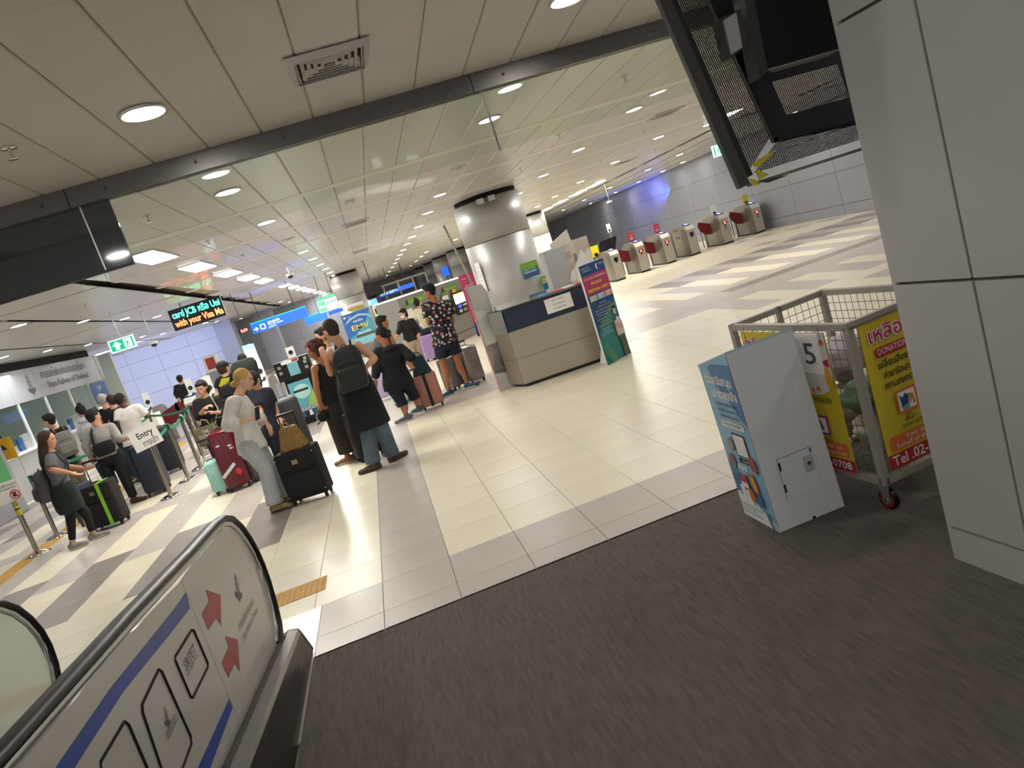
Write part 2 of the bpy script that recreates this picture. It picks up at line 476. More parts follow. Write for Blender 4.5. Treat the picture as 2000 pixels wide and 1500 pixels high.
# ------------------------------------------------------------------ round downlights and light panels
def disc_mesh(r, n=24):
    return None
dl = root('downlight', (-0.80, 4.36, CZ), 'large round white downlight in front of the steel rail, above the escalator', 'downlight')
MB().lathe([(0.128, 0.004), (0.128, -0.012), (0.112, -0.012), (0.112, -0.004)], n=28).obj('rim', M_lamprim, dl)
MB().lathe([(0.0005, -0.0045), (0.110, -0.0045), (0.110, -0.007), (0.0005, -0.008)], n=28).obj('diffuser', M_glow, dl)
rows = {-0.86: [7.09, 9.63, 14.9, 17.35, 19.9, 22.4, 24.9, 27.4],
        1.73: [4.39, 7.31, 12.44, 14.9, 17.6, 20.3, 22.8, 25.4, 28.0, 30.6],
        4.2: [9.5, 12.12, 14.65, 17.2, 22.3, 24.8, 27.3, 29.9],
        6.62: [14.2, 16.84, 19.7, 22.5, 25.0, 27.6],
        10.5: [13.0, 16.5, 21.4, 24.0, 28.0, 31.5, 35.0],
        12.95: [15.0, 19.0, 26.3, 28.2, 30.9, 34.0, 38.0],
        -5.2: [10.0, 12.5, 15.1, 17.5, 20.0, 22.6],
        -7.88: [12.6, 15.1, 17.6, 19.85, 22.5, 25.0, 27.6, 30.2],
        -6.8: [32.8, 35.2, 37.8, 41.5, 46.0],
        3.2: [33, 36, 40, 45], -3.9: [36, 40, 45, 50], -0.9: [30, 33, 36.5, 41, 46, 52], 1.75: [34, 38, 43, 49, 55], -11.5: [16, 20, 24, 28, 33], 10.9: [5.0, 9.0], 6.6: [4.4, 9.4], 4.22: [1.9, 4.4], 0.4: [-1.2], -2.4: [-0.6, 1.9], 2.9: [-0.8], 9.2: [40, 46, 52]}
ORD = ['first', 'second', 'third', 'fourth', 'fifth', 'sixth', 'seventh', 'eighth', 'ninth', 'tenth', 'eleventh', 'twelfth']
RD = {-0.86: 'between the oblong lights and thick column', 1.73: 'running towards the thick column', 4.2: 'passing over the sign board', 6.62: 'over the patterned floor', 10.5: 'one in from the grey wall row', 12.95: 'next along the grey wall',
      -5.2: 'over the queue beside the exit sign', -7.88: 'in front of the ticket office', -6.8: 'far beyond the message board', 3.2: 'over the far columns', -3.9: 'far behind the blue direction sign', -0.9: 'above the yellow-noticed column', 1.75: 'over the ticket machine', -11.5: 'inside beyond the office fascia',
      10.9: 'before the steel rail by the pillar', 6.6: 'over the near pillar', 4.22: 'above the donation trolley', 0.4: 'above the floor mat', -2.4: 'above the second escalator', 2.9: 'beside the near pillar', 9.2: 'far over the gates'}
for x, ys in rows.items():
    for i_, y in enumerate(ys):
        c = copytree(dl, (x, y, CZ), group='round ceiling downlights')
        if (x, y) == (1.73, 4.39): c['label'] = 'large round white downlight at the top edge of the picture'
        elif (x, y) == (1.73, 7.31): c['label'] = 'round downlight seen through the glass behind its joint post'
        elif (x, y) == (-0.86, 7.09): c['label'] = 'round downlight seen through the hanging glass panel next to the dark glass'
        else: c['label'] = 'round downlight, %s in the ceiling row %s' % (ORD[i_], RD[x])
lp = root('light_panel', (-2.3, 9.65, CZ), 'oblong bright light panel next to the dark glass in the line over the queue', 'ceiling light', 'oblong light panels over the queue')
MB().box((-0.19, -0.6, -0.012), (0.19, 0.6, 0.004)).obj('frame', M_lamprim, lp)
M_glow2 = mat('panel_glow', (1.0, 0.96, 0.86), 0.5, emit=LAMP * 0.55)
MB().box((-0.165, -0.57, -0.016), (0.165, 0.57, -0.012)).obj('diffuser', M_glow2, lp)
for i_, y in enumerate((12.1, 14.6, 17.0, 19.45, 24.3, 27.0, 29.7, 32.4, 35.1, 39.0, 43.0)): copytree(lp, (-2.3, y, CZ), label='oblong bright light panel, %s from the dark glass in the line over the queue' % ORD[i_ + 1])
for i, (x, y) in enumerate(((8.1, 14.2), (8.15, 22.9), (8.05, 24.6), (8.0, 26.8), (8.0, 29.0), (5.6, 31))):
    c = copytree(lp, (x, y, CZ), label='thin oblong light panel, %s of the line above the ticket gates' % ORD[i], group='oblong light panels above the gates')

# ------------------------------------------------------------------ steel rail and hanging glass
rail = root('steel_rail', (0.4, 5.32, 3.03), 'long brushed steel rail fixed under the ceiling, holding the hanging glass', 'rail')
for x0, x1 in ((-4.2, -1.615), (-1.609, 1.20), (1.206, 4.6)):
    MB().box((x0 - 0.4, -0.05, 0.0), (x1 - 0.4, 0.05, 0.125)).obj('rail_section', M_steelh, rail)
    n_ = int((x1 - x0) / 0.52)
    for k in range(n_):
        xx = x0 - 0.4 + 0.24 + k * (x1 - x0 - 0.4) / max(1, n_ - 1)
        MB().tube((xx, -0.05, 0.062), (xx, -0.056, 0.062), 0.011, n=10).obj('screw', M_groove, rail)
MB().box((-5, -0.03, 0.125), (4.3, 0.05, 0.18)).obj('rail_top', M_groove, rail)
M_tint = mat('tinted_glass', (0.86, 0.93, 0.86), 0.01, trans=1.0, ior=1.22)
gp = MB().box((-1.383, 5.312, 2.605), (1.262, 5.324, 3.03)).obj('hanging_glass', M_tint)
tag(gp, 'clear hanging glass panel under the steel rail, between the dark glass and the joint post', 'glass')
gp2 = MB().box((1.272, 5.312, 2.60), (4.6, 5.324, 3.03)).obj('hanging_glass', M_tint)
tag(gp2, 'clear hanging glass panel under the steel rail, from the joint post to the screen housing', 'glass')
gj = MB().box((1.260, 5.306, 2.60), (1.274, 5.330, 3.03)).obj('glass_joint', M_chrome); tag(gj, 'thin shiny joint post between two hanging glass panels', 'joint')
dg = root('dark_glass_panel', (-1.9, 5.32, 2.6), 'dark reflecting glass panel hanging at the end of the steel rail', 'dark glass')
M_dglass = mat('dark_glass', '202326', 0.06, spec=0.8, coat=0.5)
MB().box((0.335, -0.01, 0.0), (0.517, 0.012, 0.43)).obj('pane', M_dglass, dg)
MB().box((-1.9, -0.01, 0.0), (0.325, 0.012, 0.43)).obj('pane', M_dglass, dg)
MB().box((0.325, -0.008, 0.0), (0.335, 0.010, 0.43)).obj('joint', M_lamprim, dg)
MB().box((-1.9, -0.014, -0.018), (0.517, 0.016, 0.0)).obj('edge', M_black, dg)

# ------------------------------------------------------------------ walls
def panel_wall(name, label, o, ux, length, h, cols, rows_, m_, seam=0.012, th=0.25):
    o = V(o); ux = V(ux).normalized(); nz = Z3.cross(ux)          # nz points away from the hall
    back = MB().prism([o + nz * 0.03, o + ux * length + nz * 0.03, o + ux * length + nz * 0.03 + Z3 * h, o + nz * 0.03 + Z3 * h], nz * th).obj(name, M_groove)
    struct(back, label)
    zs = rows_ ; cs = [length * c / cols for c in range(cols + 1)]
    for a in range(cols):
        for b in range(len(zs) - 1):
            p = [o + ux * (cs[a] + seam / 2) + Z3 * (zs[b] + seam / 2), o + ux * (cs[a + 1] - seam / 2) + Z3 * (zs[b] + seam / 2), o + ux * (cs[a + 1] - seam / 2) + Z3 * (zs[b + 1] - seam / 2), o + ux * (cs[a] + seam / 2) + Z3 * (zs[b + 1] - seam / 2)]
            MB().prism(p, nz * 0.03).obj('wall_panel', m_, back)
    return back
panel_wall('wall_right', 'long grey panelled wall behind the ticket gates', (13.75, 62, 0), (0, -1, 0), 68, 3.6, 30, [0, 0.3, 1.25, 2.35, 3.6], M_wallg)
panel_wall('wall_left', 'blue-lit white panelled wall behind the ticket office', (-16.5, 38.0, 0), (1, 0, 0), 9.0, 3.6, 6, [0, 0.95, 1.85, 2.6, 3.6], M_wallw)
panel_wall('wall_back', 'grey far end wall of the hall', (-8, 60, 0), (1, 0, 0), 22, 3.6, 10, [0, 1.2, 2.4, 3.6], M_wallg)
pw = MB().box((-7.45, 37.2, 0), (-6.6, 38.2, 3.2)).obj('column', M_wallg); struct(pw, 'square grey pillar at the end of the blue-lit wall')
pw = MB().box((-5.9, 40.0, 0), (-5.0, 41.0, 3.2)).obj('column', M_wallg); struct(pw, 'second square grey pillar beyond the blue-lit wall')
panel_wall('wall_rear', 'grey wall section behind the blue direction sign', (-12.0, 44.0, 0), (1, 0, 0), 11.6, 3.4, 6, [0, 1.1, 2.2, 3.4], M_wallg)

# ------------------------------------------------------------------ round columns
def column(x, y, r, label, seam=2.28):
    c = root('column', (x, y, 0), label); c['kind'] = 'structure'
    MB().lathe([(r, 0.0), (r, seam - 0.008)], n=56).obj('cladding_lower', M_column, c)
    MB().lathe([(r - 0.02, seam - 0.008), (r - 0.02, seam + 0.008)], n=40).obj('seam', M_groove, c)
    MB().lathe([(r, seam + 0.008), (r, 3.10)], n=56).obj('cladding_upper', M_column, c)
    MB().lathe([(r - 0.06, 3.10), (r - 0.06, 3.21)], n=40).obj('neck', M_blackm, c)
    MB().lathe([(r + 0.015, 0.0), (r + 0.015, 0.10)], n=48).obj('plinth', M_steel, c)
    return c
bigcol = column(2.99, 15.15, 0.72, 'thick round metal-clad column behind the counter')
column(7.12, 28.6, 0.62, 'round metal column further back behind the thick one')
column(-0.52, 27.7, 0.56, 'round metal column with the yellow notice and blue poster')
for i, (x, y, r) in enumerate(((5.6, 41, .62), (5.1, 45, .62), (5.0, 51, .62), (4.7, 56, .62), (6.9, 38, .62))):
    column(x, y, r, 'round metal column in the far line beyond the ticket machines')

# near pillar of grey cladding, right beside the camera
np_ = root('pillar', (2.03, 2.59, 0), 'big grey clad pillar close to the camera beside the donation trolley', 'pillar'); np_['kind'] = 'structure'; del np_['category']
M_pillar = mat('pillar_cladding', 'B2B0AC', 0.5, 0.05, var=0.02, scale=1.2)
dirx = V((0.06, -1, 0)).normalized(); face_n = V((-1, -0.06, 0))
MB().prism([V((0.015, -0.01, 0)), V((0.015, -0.01, 0)) + dirx * 2.2, V((0.9, 0, 0)) + dirx * 2.2, V((0.9, -0.01, 0))], (0, 0, 3.2)).obj('core', M_groove, np_)
zsp = [0.0, 0.165, 1.262, 2.30, 3.2]; ysp = [0.0, 0.36, 2.1]
for a in range(4):
    for b in range(2):
        g = 0.006
        p0 = dirx * (ysp[b] + (g if b else 0)); p1 = dirx * (ysp[b + 1] - g)
        q = [p0 + Z3 * (zsp[a] + (g if a else 0)), p1 + Z3 * (zsp[a] + (g if a else 0)), p1 + Z3 * (zsp[a + 1] - g), p0 + Z3 * (zsp[a + 1] - g)]
        MB().prism(q, (0.02, 0, 0)).obj('cladding_panel', M_pillar, np_)
MB().box((0.0, -0.0, 0.0), (0.9, 0.02, 3.2)).obj('back_panel', M_pillar, np_)
# ------------------------------------------------------------------ escalators
M_rubber = mat('handrail_rubber', '0C0C0E', 0.36, spec=0.35)
M_balw = mat('balustrade_white', 'B9B4AC', 0.30, coat=0.3)
M_alu = mat('aluminium', 'B8B8B5', 0.28, 0.8)
M_blue = mat('print_blue', '2F4A9A', 0.4)
M_redp = mat('print_red', 'A34442', 0.45)
M_grayp = mat('print_grey', '5C5A5C', 0.5)
M_fglass = mat('frosted_glass', 'CBD3C6', 0.15, coat=0.6, spec=0.6)
def esc_outline(inset=0.0, y_back=-1.4):
    "newel outline (y, z) from the deck round the front end and back along the top"
    pts = [(4.17, 0.16), (4.27, 0.22), (4.34, 0.32), (4.40, 0.45), (4.42, 0.56), (4.41, 0.66), (4.37, 0.76), (4.30, 0.86), (4.20, 0.94), (4.07, 0.985), (3.9, 1.005), (3.4, 1.03), (2.6, 1.085), (1.8, 1.125), (y_back, 1.30)]
    if not inset: return pts
    cy, cz = 3.6, 0.45; out = []
    for y, z in pts:
        if y > 3.95:
            d = math.hypot(y - cy, z - cz); out.append((cy + (y - cy) * (d - inset) / d, cz + (z - cz) * (d - inset) / d))
        else: out.append((y, z - inset))
    return out
def balustrade(t, x, th, mp, dy=0.0, deck=True):
    out = esc_outline(0.0); P = lambda a, yy, zz: V((a, yy + dy, zz))
    # panel in two sheets with a joint at y = 3.2
    ins = esc_outline(0.055)
    deckz = lambda y: 0.155 + 0.112 * (4.2 - y)
    front = [(y, z) for y, z in ins if y > 3.22]; back = [(y, z) for y, z in ins if y <= 3.22]
    zt = 0.985
    a = front + [(3.185, zt - 0.01), (3.155, deckz(3.155))] + [(4.14, deckz(4.14))]
    MB().prism([P(x - th / 2, y, z) for y, z in a], (th, 0, 0)).obj('panel_front', mp, t)
    b = [(3.18, zt - 0.01)] + back + [(-1.4, deckz(-1.4)), (3.148, deckz(3.148))]
    MB().prism([P(x - th / 2, y, z) for y, z in b], (th, 0, 0)).obj('panel_back', mp, t)
    mb = MB(); mb.path([P(x, y, z) for y, z in esc_outline(0.028)], 0.020, n=8); mb.obj('guide_profile', M_alu, t)
    # handrail with a flattened round section
    pts = esc_outline(0.0); vs = []; n = 10
    for i, (y, z) in enumerate(pts):
        a_ = pts[max(0, i - 1)]; b_ = pts[min(len(pts) - 1, i + 1)]
        d = V((0, b_[0] - a_[0], b_[1] - a_[1])).normalized(); nn = V((0, -d.z, d.y))
        if nn.dot(V((0, y - 3.4, z - 0.4))) < 0: nn = -nn
        for k in range(n):
            tt = 2 * math.pi * k / n
            vs.append(P(x, y, z) + V((0.040 * math.cos(tt), 0, 0)) + nn * (0.020 * math.sin(tt)))
    fs = [(i * n + k, i * n + (k + 1) % n, (i + 1) * n + (k + 1) % n, (i + 1) * n + k) for i in range(len(pts) - 1) for k in range(n)]
    MB().add(vs, fs + [list(range(n)), list(range(len(vs) - n, len(vs)))], True).obj('handrail', M_rubber, t)
    if deck:
        ys = [4.25, 3.2, 1.5, -1.4]
        def strip(x0, z0, x1, z1, m_, nm, tk=0.004):
            vs = []
            for y in ys:
                for xx, zz in ((x0, z0), (x1, z1)): vs.append(P(xx, y, (deckz(y) + zz) if zz > -0.5 else 0.0))
            MB().add(vs, [(2 * i, 2 * i + 1, 2 * i + 3, 2 * i + 2) for i in range(len(ys) - 1)]).obj(nm, m_, t)
        strip(x + th / 2, 0.0, x + 0.022, 0.012, M_black, 'deck_seal')
        strip(x + 0.022, 0.012, x + 0.060, 0.020, M_steelh, 'deck_inner')
        strip(x + 0.060, 0.020, x + 0.112, 0.006, M_steelh, 'deck_top')
        strip(x + 0.112, 0.006, x + 0.120, -0.02, M_steel, 'deck_edge')
        strip(x + 0.120, -0.02, x + 0.150, -1, mat('skirt_steel', '4A4642', 0.35, 0.7), 'skirt')
        MB().prism([P(x + th / 2, 4.25, 0.15), P(x + 0.06, 4.25, 0.168), P(x + 0.112, 4.25, 0.156), P(x + 0.122, 4.25, 0.13), P(x + 0.152, 4.25, 0.0), P(x - 0.03, 4.25, 0.0), P(x - 0.03, 4.25, 0.15)], (0, 0.02, 0)).obj('end_plate', M_black, t)
        MB().box((x - 0.05, -1.4 + dy, 0.0), (x + 0.02, 4.25 + dy, 0.14)).obj('base_block', M_black, t)
esc = root('escalator', (0, 0, 0), 'escalator side with white panel, blue stripes and red arrows under a black handrail', 'escalator')
balustrade(esc, -1.15, 0.012, M_balw)
px_ = -1.15 + 0.0065
def deco(pts, m_, nm='print', k=1, th=0.0008):
    MB().prism([V((px_ + 0.0006 * k, y, z)) for y, z in pts], (th, 0, 0)).obj(nm, m_, esc)
def dpx(pts, m_, nm='print', k=1):
    q = []
    for x, y in pts:
        v = atx(x, y, px_); q.append((v.y, v.z))
    deco(q, m_, nm, k)
    return q
dpx([(363, 1157), (371, 1188), (340, 1228), (240, 1352), (145, 1500), (20, 1700), (-60, 1700), (108, 1500), (215, 1345), (340, 1190)], M_blue, 'stripe')
dpx([(447, 1365), (454, 1382), (438, 1425), (405, 1515), (360, 1620), (330, 1620), (386, 1500), (425, 1415)], M_blue, 'stripe')
dpx([(402, 1152), (430.4, 1162), (431.6, 1221.5), (422.7, 1206), (406.9, 1230), (393.9, 1198.6), (408.8, 1173.5)], M_redp, 'arrow')
dpx([(439.5, 1242.6), (464.4, 1249), (468, 1311), (458.7, 1294.6), (446, 1324), (432.8, 1294), (446, 1263.5)], M_redp, 'arrow')
def frame_line(q):
    pts = [atx(x, y, px_ + 0.0015) for x, y in q]; n = len(q)
    MB().path([p for i in range(n) for p in (pts[i].lerp(pts[(i + 1) % n], 0.06), pts[i].lerp(pts[(i + 1) % n], 0.94))], 0.005, n=6, closed=True).obj('frame_outline', M_blackm, esc)
frame_line([(376.4, 1227), (407.7, 1299.5), (374.7, 1366.7), (340.5, 1285.6)])
frame_line([(312, 1303), (376, 1447), (335, 1560), (275, 1382)])
frame_line([(246, 1404), (330, 1600), (270, 1680), (193, 1494)])
def emblem(c, s, par, ux, uy, m_, lift=0.001):
    "winged pointed emblem: slim pointed arch with a wheel and two wings"
    c = V(c); ux = V(ux).normalized(); uy = V(uy).normalized(); nz = ux.cross(uy).normalized(); z = nz * lift
    def q(pts, nm='emblem'): MB().prism([c + ux * (a * s) + uy * (b * s) + z for a, b in pts], nz * 0.0006).obj(nm, m_, par)
    for sgn in (1, -1):
        q([(0, 1.0), (sgn * 0.14, 0.72), (sgn * 0.2, 0.35), (sgn * 0.17, 0.0), (sgn * 0.11, 0.0), (sgn * 0.13, 0.35), (sgn * 0.08, 0.65), (0, 0.88)])
        q([(sgn * 0.05, -0.02), (sgn * 0.48, 0.12), (sgn * 0.46, -0.06), (sgn * 0.33, -0.18), (sgn * 0.12, -0.25), (0, -0.40), (0, -0.2)])
        for k in range(3): q([(0, 0.55 - k * 0.2), (sgn * 0.10, 0.46 - k * 0.2), (sgn * 0.10, 0.42 - k * 0.2), (0, 0.50 - k * 0.2)])
    q([(0.09 * math.cos(t * math.pi / 6), -0.02 + 0.09 * math.sin(t * math.pi / 6)) for t in range(12)])
emblem(atx(466, 1160, px_ + 0.001), 0.115, esc, (0, 0.84, -0.42), (0, 0.62, 0.78), M_grayp)
text('การรถไฟแห่งประเทศไทย', 0.05, M_grayp, atx(469, 1232, px_ + 0.001), (0, 1, -0.07), (0, 0.07, 1), esc, w=0.40, name='lettering')
text('State Railway of Thailand', 0.045, M_grayp, atx(477, 1251, px_ + 0.001), (0, 1, -0.05), (0, 0.07, 1), esc, w=0.40, name='lettering')
text('SRTET', 0.055, M_grayp, atx(364, 1312, px_ + 0.001), (0, 1, 0), (0, 0, 1), esc, w=0.17, name='lettering')
text('ELECTRIFIED TRAIN', 0.02, M_grayp, atx(368, 1320, px_ + 0.001), (0, 1, 0), (0, 0, 1), esc, w=0.16, name='lettering')
emblem(atx(327, 1410, px_ + 0.001), 0.05, esc, (0, 0.84, -0.42), (0, 0.5, 0.85), M_grayp)
text('การรถไฟแห่งประเทศไทย', 0.022, M_grayp, atx(325, 1440, px_ + 0.001), (0, 1, 0), (0, 0, 1), esc, w=0.13, name='lettering')
text('State Railway of Thailand', 0.02, M_grayp, atx(328, 1447, px_ + 0.001), (0, 1, 0), (0, 0, 1), esc, w=0.13, name='lettering')
settle(esc, (-1.1, 4.2, 0))
esc2 = root('escalator', (0, 0, 0), 'second escalator side with a pale frosted glass panel and black handrail', 'escalator')
balustrade(esc2, -2.40, 0.012, M_fglass, dy=-0.02, deck=False)
MB().box((-2.46, -1.4, 0.0), (-2.30, 4.2, 0.12)).obj('deck', M_steelh, esc2)
settle(esc2, (-2.4, 4.2, 0))
# comb floor between the two sides
steps = root('escalator_steps', (-1.8, 2.5, 0), 'grooved metal steps between the two escalator sides', 'escalator')
for k in range(6): MB().box((-0.5, -0.6 - 0.4 * k, -0.02 ), (0.56, -0.205 - 0.4 * k, 0.008 + 0.03 * k)).obj('step', mat('step_metal', '6B6A68', 0.4, 0.7), steps)

# ------------------------------------------------------------------ donation box
M_box = mat('box_white', 'C6C8CB', 0.42)
dbox = root('donation_box', (0, 0, 0), 'white floor-standing donation box with a blue printed front and a small locked door', 'donation box')
bx0, bx1, by0, by1 = 1.662, 2.050, 3.40, 3.765
zt0, zt1, zf = 1.035, 0.99, 0.925
bq = ((1.66, by0, 0.006), (2.063, by0, 0.006), (2.063, by1, 0.006), (1.66, by1, 0.006), (1.624, by0, 1.036), (2.015, by0, 1.040), (2.015, by1, 0.950), (1.624, by1, 0.935))
MB().hexa([V(p) for p in bq]).obj('body', M_box, dbox)
MB().hexa([V(p) + V(((-.003 if i in (0, 3, 4, 7) else .003), (-.003 if i in (0, 1, 4, 5) else .003), 0)) for i, p in enumerate((bq[4], bq[5], bq[6], bq[7], tuple(V(bq[4]) + Z3 * .012), tuple(V(bq[5]) + Z3 * .012), tuple(V(bq[6]) + Z3 * .012), tuple(V(bq[7]) + Z3 * .012)))]).obj('lid', mat('box_lid', '9DBBD2', 0.4), dbox)
# side door
dx0, dx1, dz0, dz1 = bx0 + 0.085, bx1 - 0.085, 0.165, 0.40
MB().box((dx0, by0 - 0.003, dz0), (dx1, by0, dz1)).obj('door', M_box, dbox)
for a in ((dx0 - .002, dz0, dx0, dz1), (dx1, dz0, dx1 + .002, dz1), (dx0, dz1, dx1, dz1 + .002), (dx0, dz0 - .002, dx1, dz0)):
    MB().box((a[0], by0 - 0.0012, a[1]), (a[2], by0, a[3])).obj('door_gap', M_groove, dbox)
for z in (0.21, 0.335): MB().tube((dx0 + .004, by0 - .007, z), (dx0 + .004, by0 - .007, z + .045), 0.005, n=8).obj('hinge', M_black, dbox)
MB().box((dx1 - .075, by0 - 0.0045, 0.27), (dx1 - .015, by0 - .003, 0.36)).obj('lock_plate', mat('lock_plate', 'B4B6BA', 0.3, 0.3), dbox)
MB().tube((dx1 - .045, by0 - .003, .318), (dx1 - .045, by0 - .012, .318), 0.010, n=14).obj('lock', M_groove, dbox)
MB().box((dx1 - .025, by0 - .007, 0.372), (dx1 - .017, by0 - .003, 0.395)).obj('tag', M_blue, dbox)
MB().tube((bx0 + .21, by0 - .002, .012), (bx0 + .21, by0 + .01, .012), 0.010, n=12).obj('foot', M_black, dbox)
# printed front: the face looking to -x; height varies, so the sheet is cut to the shape
M_sky = mat('print_sky', '86B2CE', 0.45); M_sky2 = mat('print_skydeep', '3F74A6', 0.45); M_cloud = mat('print_cloud', 'E6EBEE', 0.5)
S = Sheet((1.66 - 0.0005, by1, 0.006), -Y3, V((-.036, 0, 1)), by1 - by0, 1.0, dbox, lift=0.0012)
S.poly([(0, 0), (1, 0), (1, 1.026), (0, .928)], M_sky, 'print_ground')
S.poly([(0.3, .94), (.45, .962), (1, .97), (1, .62), (.86, .66), (.74, .72), (.6, .78), (.42, .80), (.36, .86)], M_sky2)
S.poly([(0, 0.36), (.3, .30), (.55, .22), (.55, .1), (0, .1)], M_sky2)
S.poly([(0, 0), (1, 0), (1, .02), (.93, .06), (.86, .045), (.78, .1), (.66, .085), (.55, .14), (.4, .115), (.3, .16), (.15, .14), (.1, .165), (0, .15)], M_cloud)
S.text(.10, .842, 'ร่วมสนับสนุน', .07, M_white, w=.80, bold=.0025)
S.text(.17, .762, 'และช่วยเหลือ', .07, M_white, w=.78, bold=.0025)
for k, (w_, b_) in enumerate(((.62, 'ผ่านสินค้าจากแรงใจของน้องๆ'), (.60, 'ซึ่งรายได้จะนำไปช่วยการศึกษา'), (.58, 'เด็กผู้พิการด้อยโอกาสในไทย'))): S.text(.22 + .03 * k, .715 - .036 * k, b_, .03, M_ink, w=w_)
S.rrect(.22, .585, .90, .622, .012, M_white); S.text(.28, .597, 'สนับสนุนผลงานน้องผู้พิการ', .03, M_ink, w=.56)
S.text(.36, .565, 'Charity shop', .02, M_white, w=.4)
S.rrect(.44, .415, .80, .555, .004, M_ink, 'code_frame'); S.rrect(.46, .422, .78, .548, .003, M_white, 'code_ground')
S.rrect(.44, .375, .80, .405, .01, M_ink); S.text(.55, .383, 'SCAN ME', .022, M_white, w=.2)
ph = [mat('photo_a', '7B6552', 0.5, var=.35, scale=40), mat('photo_b', 'A04A42', 0.5, var=.4, scale=35), mat('photo_c', '8E8C7A', 0.5, var=.4, scale=40), mat('photo_d', 'C46A33', 0.5, var=.35, scale=40)]
S.disc(.32, .475, .030, ph[2], r2=.042); S.disc(.20, .365, .034, ph[0], r2=.047); S.disc(.84, .385, .036, ph[1], r2=.05)
for u in (.38, .48, .58): S.disc(u, .345, .012, M_white, r2=.017)
S.text(.66, .338, 'cildcharity', .016, M_white, w=.2)
S.poly([(.60, .315), (.74, .325), (.80, .215), (.66, .20)], ph[3]); S.poly([(.63, .30), (.72, .307), (.765, .225), (.68, .217)], mat('print_yellow', 'D9A93A', .5))
S.poly([(.32, .29), (.50, .30), (.53, .20), (.36, .19)], mat('print_red2', 'B33A36', .5)); S.rect(.30, .215, .50, .248, M_white)
S.poly([(.22, .22), (.34, .23), (.36, .14), (.25, .13)], M_cloud); S.poly([(.36, .20), (.47, .205), (.52, .12), (.42, .11)], M_cloud)
S.disc(.55, .18, .030, ph[3], r2=.045); S.disc(.74, .165, .030, mat('photo_e', '3E6C9E', .5, var=.4, scale=40), r2=.045)
S.poly([(.80, .12), (.88, .10), (.97, .0), (.90, .01)], mat('print_leaf', '4C6B52', .6)); S.poly([(.12, .26), (.18, .3), (.16, .2)], MATS['print_leaf'])
for k in range(3): S.text(.05 + .03 * k, .085 - .025 * k, ('มูลนิธิเพื่อเด็กพิการ เขตลาดกระบัง กรุงเทพ', '02-360-7650  092-708-0708', 'www.charity-shop'), .018, M_ink, w=.6) if False else S.text(.06, .088 - .022 * k, ('มูลนิธิเพื่อเด็กพิการ เขตลาดกระบัง', 'กรุงเทพมหานคร 10520', 'โทร 02-360-7650, 092-708-0708')[k], .018, M_ink, w=(.7, .45, .62)[k])
settle(dbox, ((bx0 + bx1) / 2, (by0 + by1) / 2, 0))

# ------------------------------------------------------------------ donation trolley: wire cage on castors
M_cage = mat('cage_grey', '9B978D', 0.4, 0.2)
M_wire = mat('wire_grey', '7E7B73', 0.35, 0.6)
M_yel = mat('banner_yellow', 'C8B42E', 0.55, var=.05, scale=4); M_pink = mat('print_magenta', 'B8265E', 0.5); M_red = mat('print_banner_red', 'A82A33', 0.5); M_or = mat('print_orange', 'D2703A', 0.5); M_green = mat('print_green', '3C8247', 0.5); M_purple = mat('print_purple', '8C2F82', .5)
cx0, cx1, cy0, cy1, cz0, cz1 = 2.165, 2.86, 3.16, 4.13, 0.16, 1.03
cart = root('donation_trolley', (0, 0, 0), 'grey wire cage trolley with yellow donation banners tied to it, standing beside the white box', 'trolley')
b = 0.018
for x, y in ((cx0, cy0), (cx1, cy0), (cx0, cy1), (cx1, cy1)): MB().box((x - b, y - b, cz0), (x + b, y + b, cz1)).obj('post', M_cage, cart)
for z in (cz0 + b, cz1 - b):
    for y in (cy0, cy1): MB().box((cx0, y - b, z - b), (cx1, y + b, z + b)).obj('rail', M_cage, cart)
    for x in (cx0, cx1): MB().box((x - b, cy0, z - b), (x + b, cy1, z + b)).obj('rail', M_cage, cart)
MB().box(((cx0 + cx1) / 2 - .012, cy1 - b, cz0), ((cx0 + cx1) / 2 + .012, cy1 + b, cz1)).obj('middle_post', M_cage, cart)
MB().box((cx0 - 0.05, cy0 - .045, cz1 - .012), (cx0 + .30, cy0 - .018, cz1 + .012)).obj('push_bar', M_cage, cart)
def wires(o, ux, L, uy, H, nm, pitch=0.052):
    o, ux, uy = V(o), V(ux), V(uy); mb = MB(); r = 0.0022
    for k in range(1, int(L / pitch)): mb.tube(o + ux * (k * pitch), o + ux * (k * pitch) + uy * H, r, n=4, cap=False)
    for k in range(1, int(H / pitch)): mb.tube(o + uy * (k * pitch), o + uy * (k * pitch) + ux * L, r, n=4, cap=False)
    mb.obj('wire_mesh', M_wire, cart)
wires((cx0, cy0, cz0), X3, cx1 - cx0, Z3, cz1 - cz0, 'a'); wires((cx0, cy1, cz0), X3, cx1 - cx0, Z3, cz1 - cz0, 'b')
wires((cx0, cy0, cz0), Y3, cy1 - cy0, Z3, cz1 - cz0, 'c'); wires((cx1, cy0, cz0), Y3, cy1 - cy0, Z3, cz1 - cz0, 'd')
wires((cx0, cy0, cz0 + .03), X3, cx1 - cx0, Y3, cy1 - cy0, 'e')
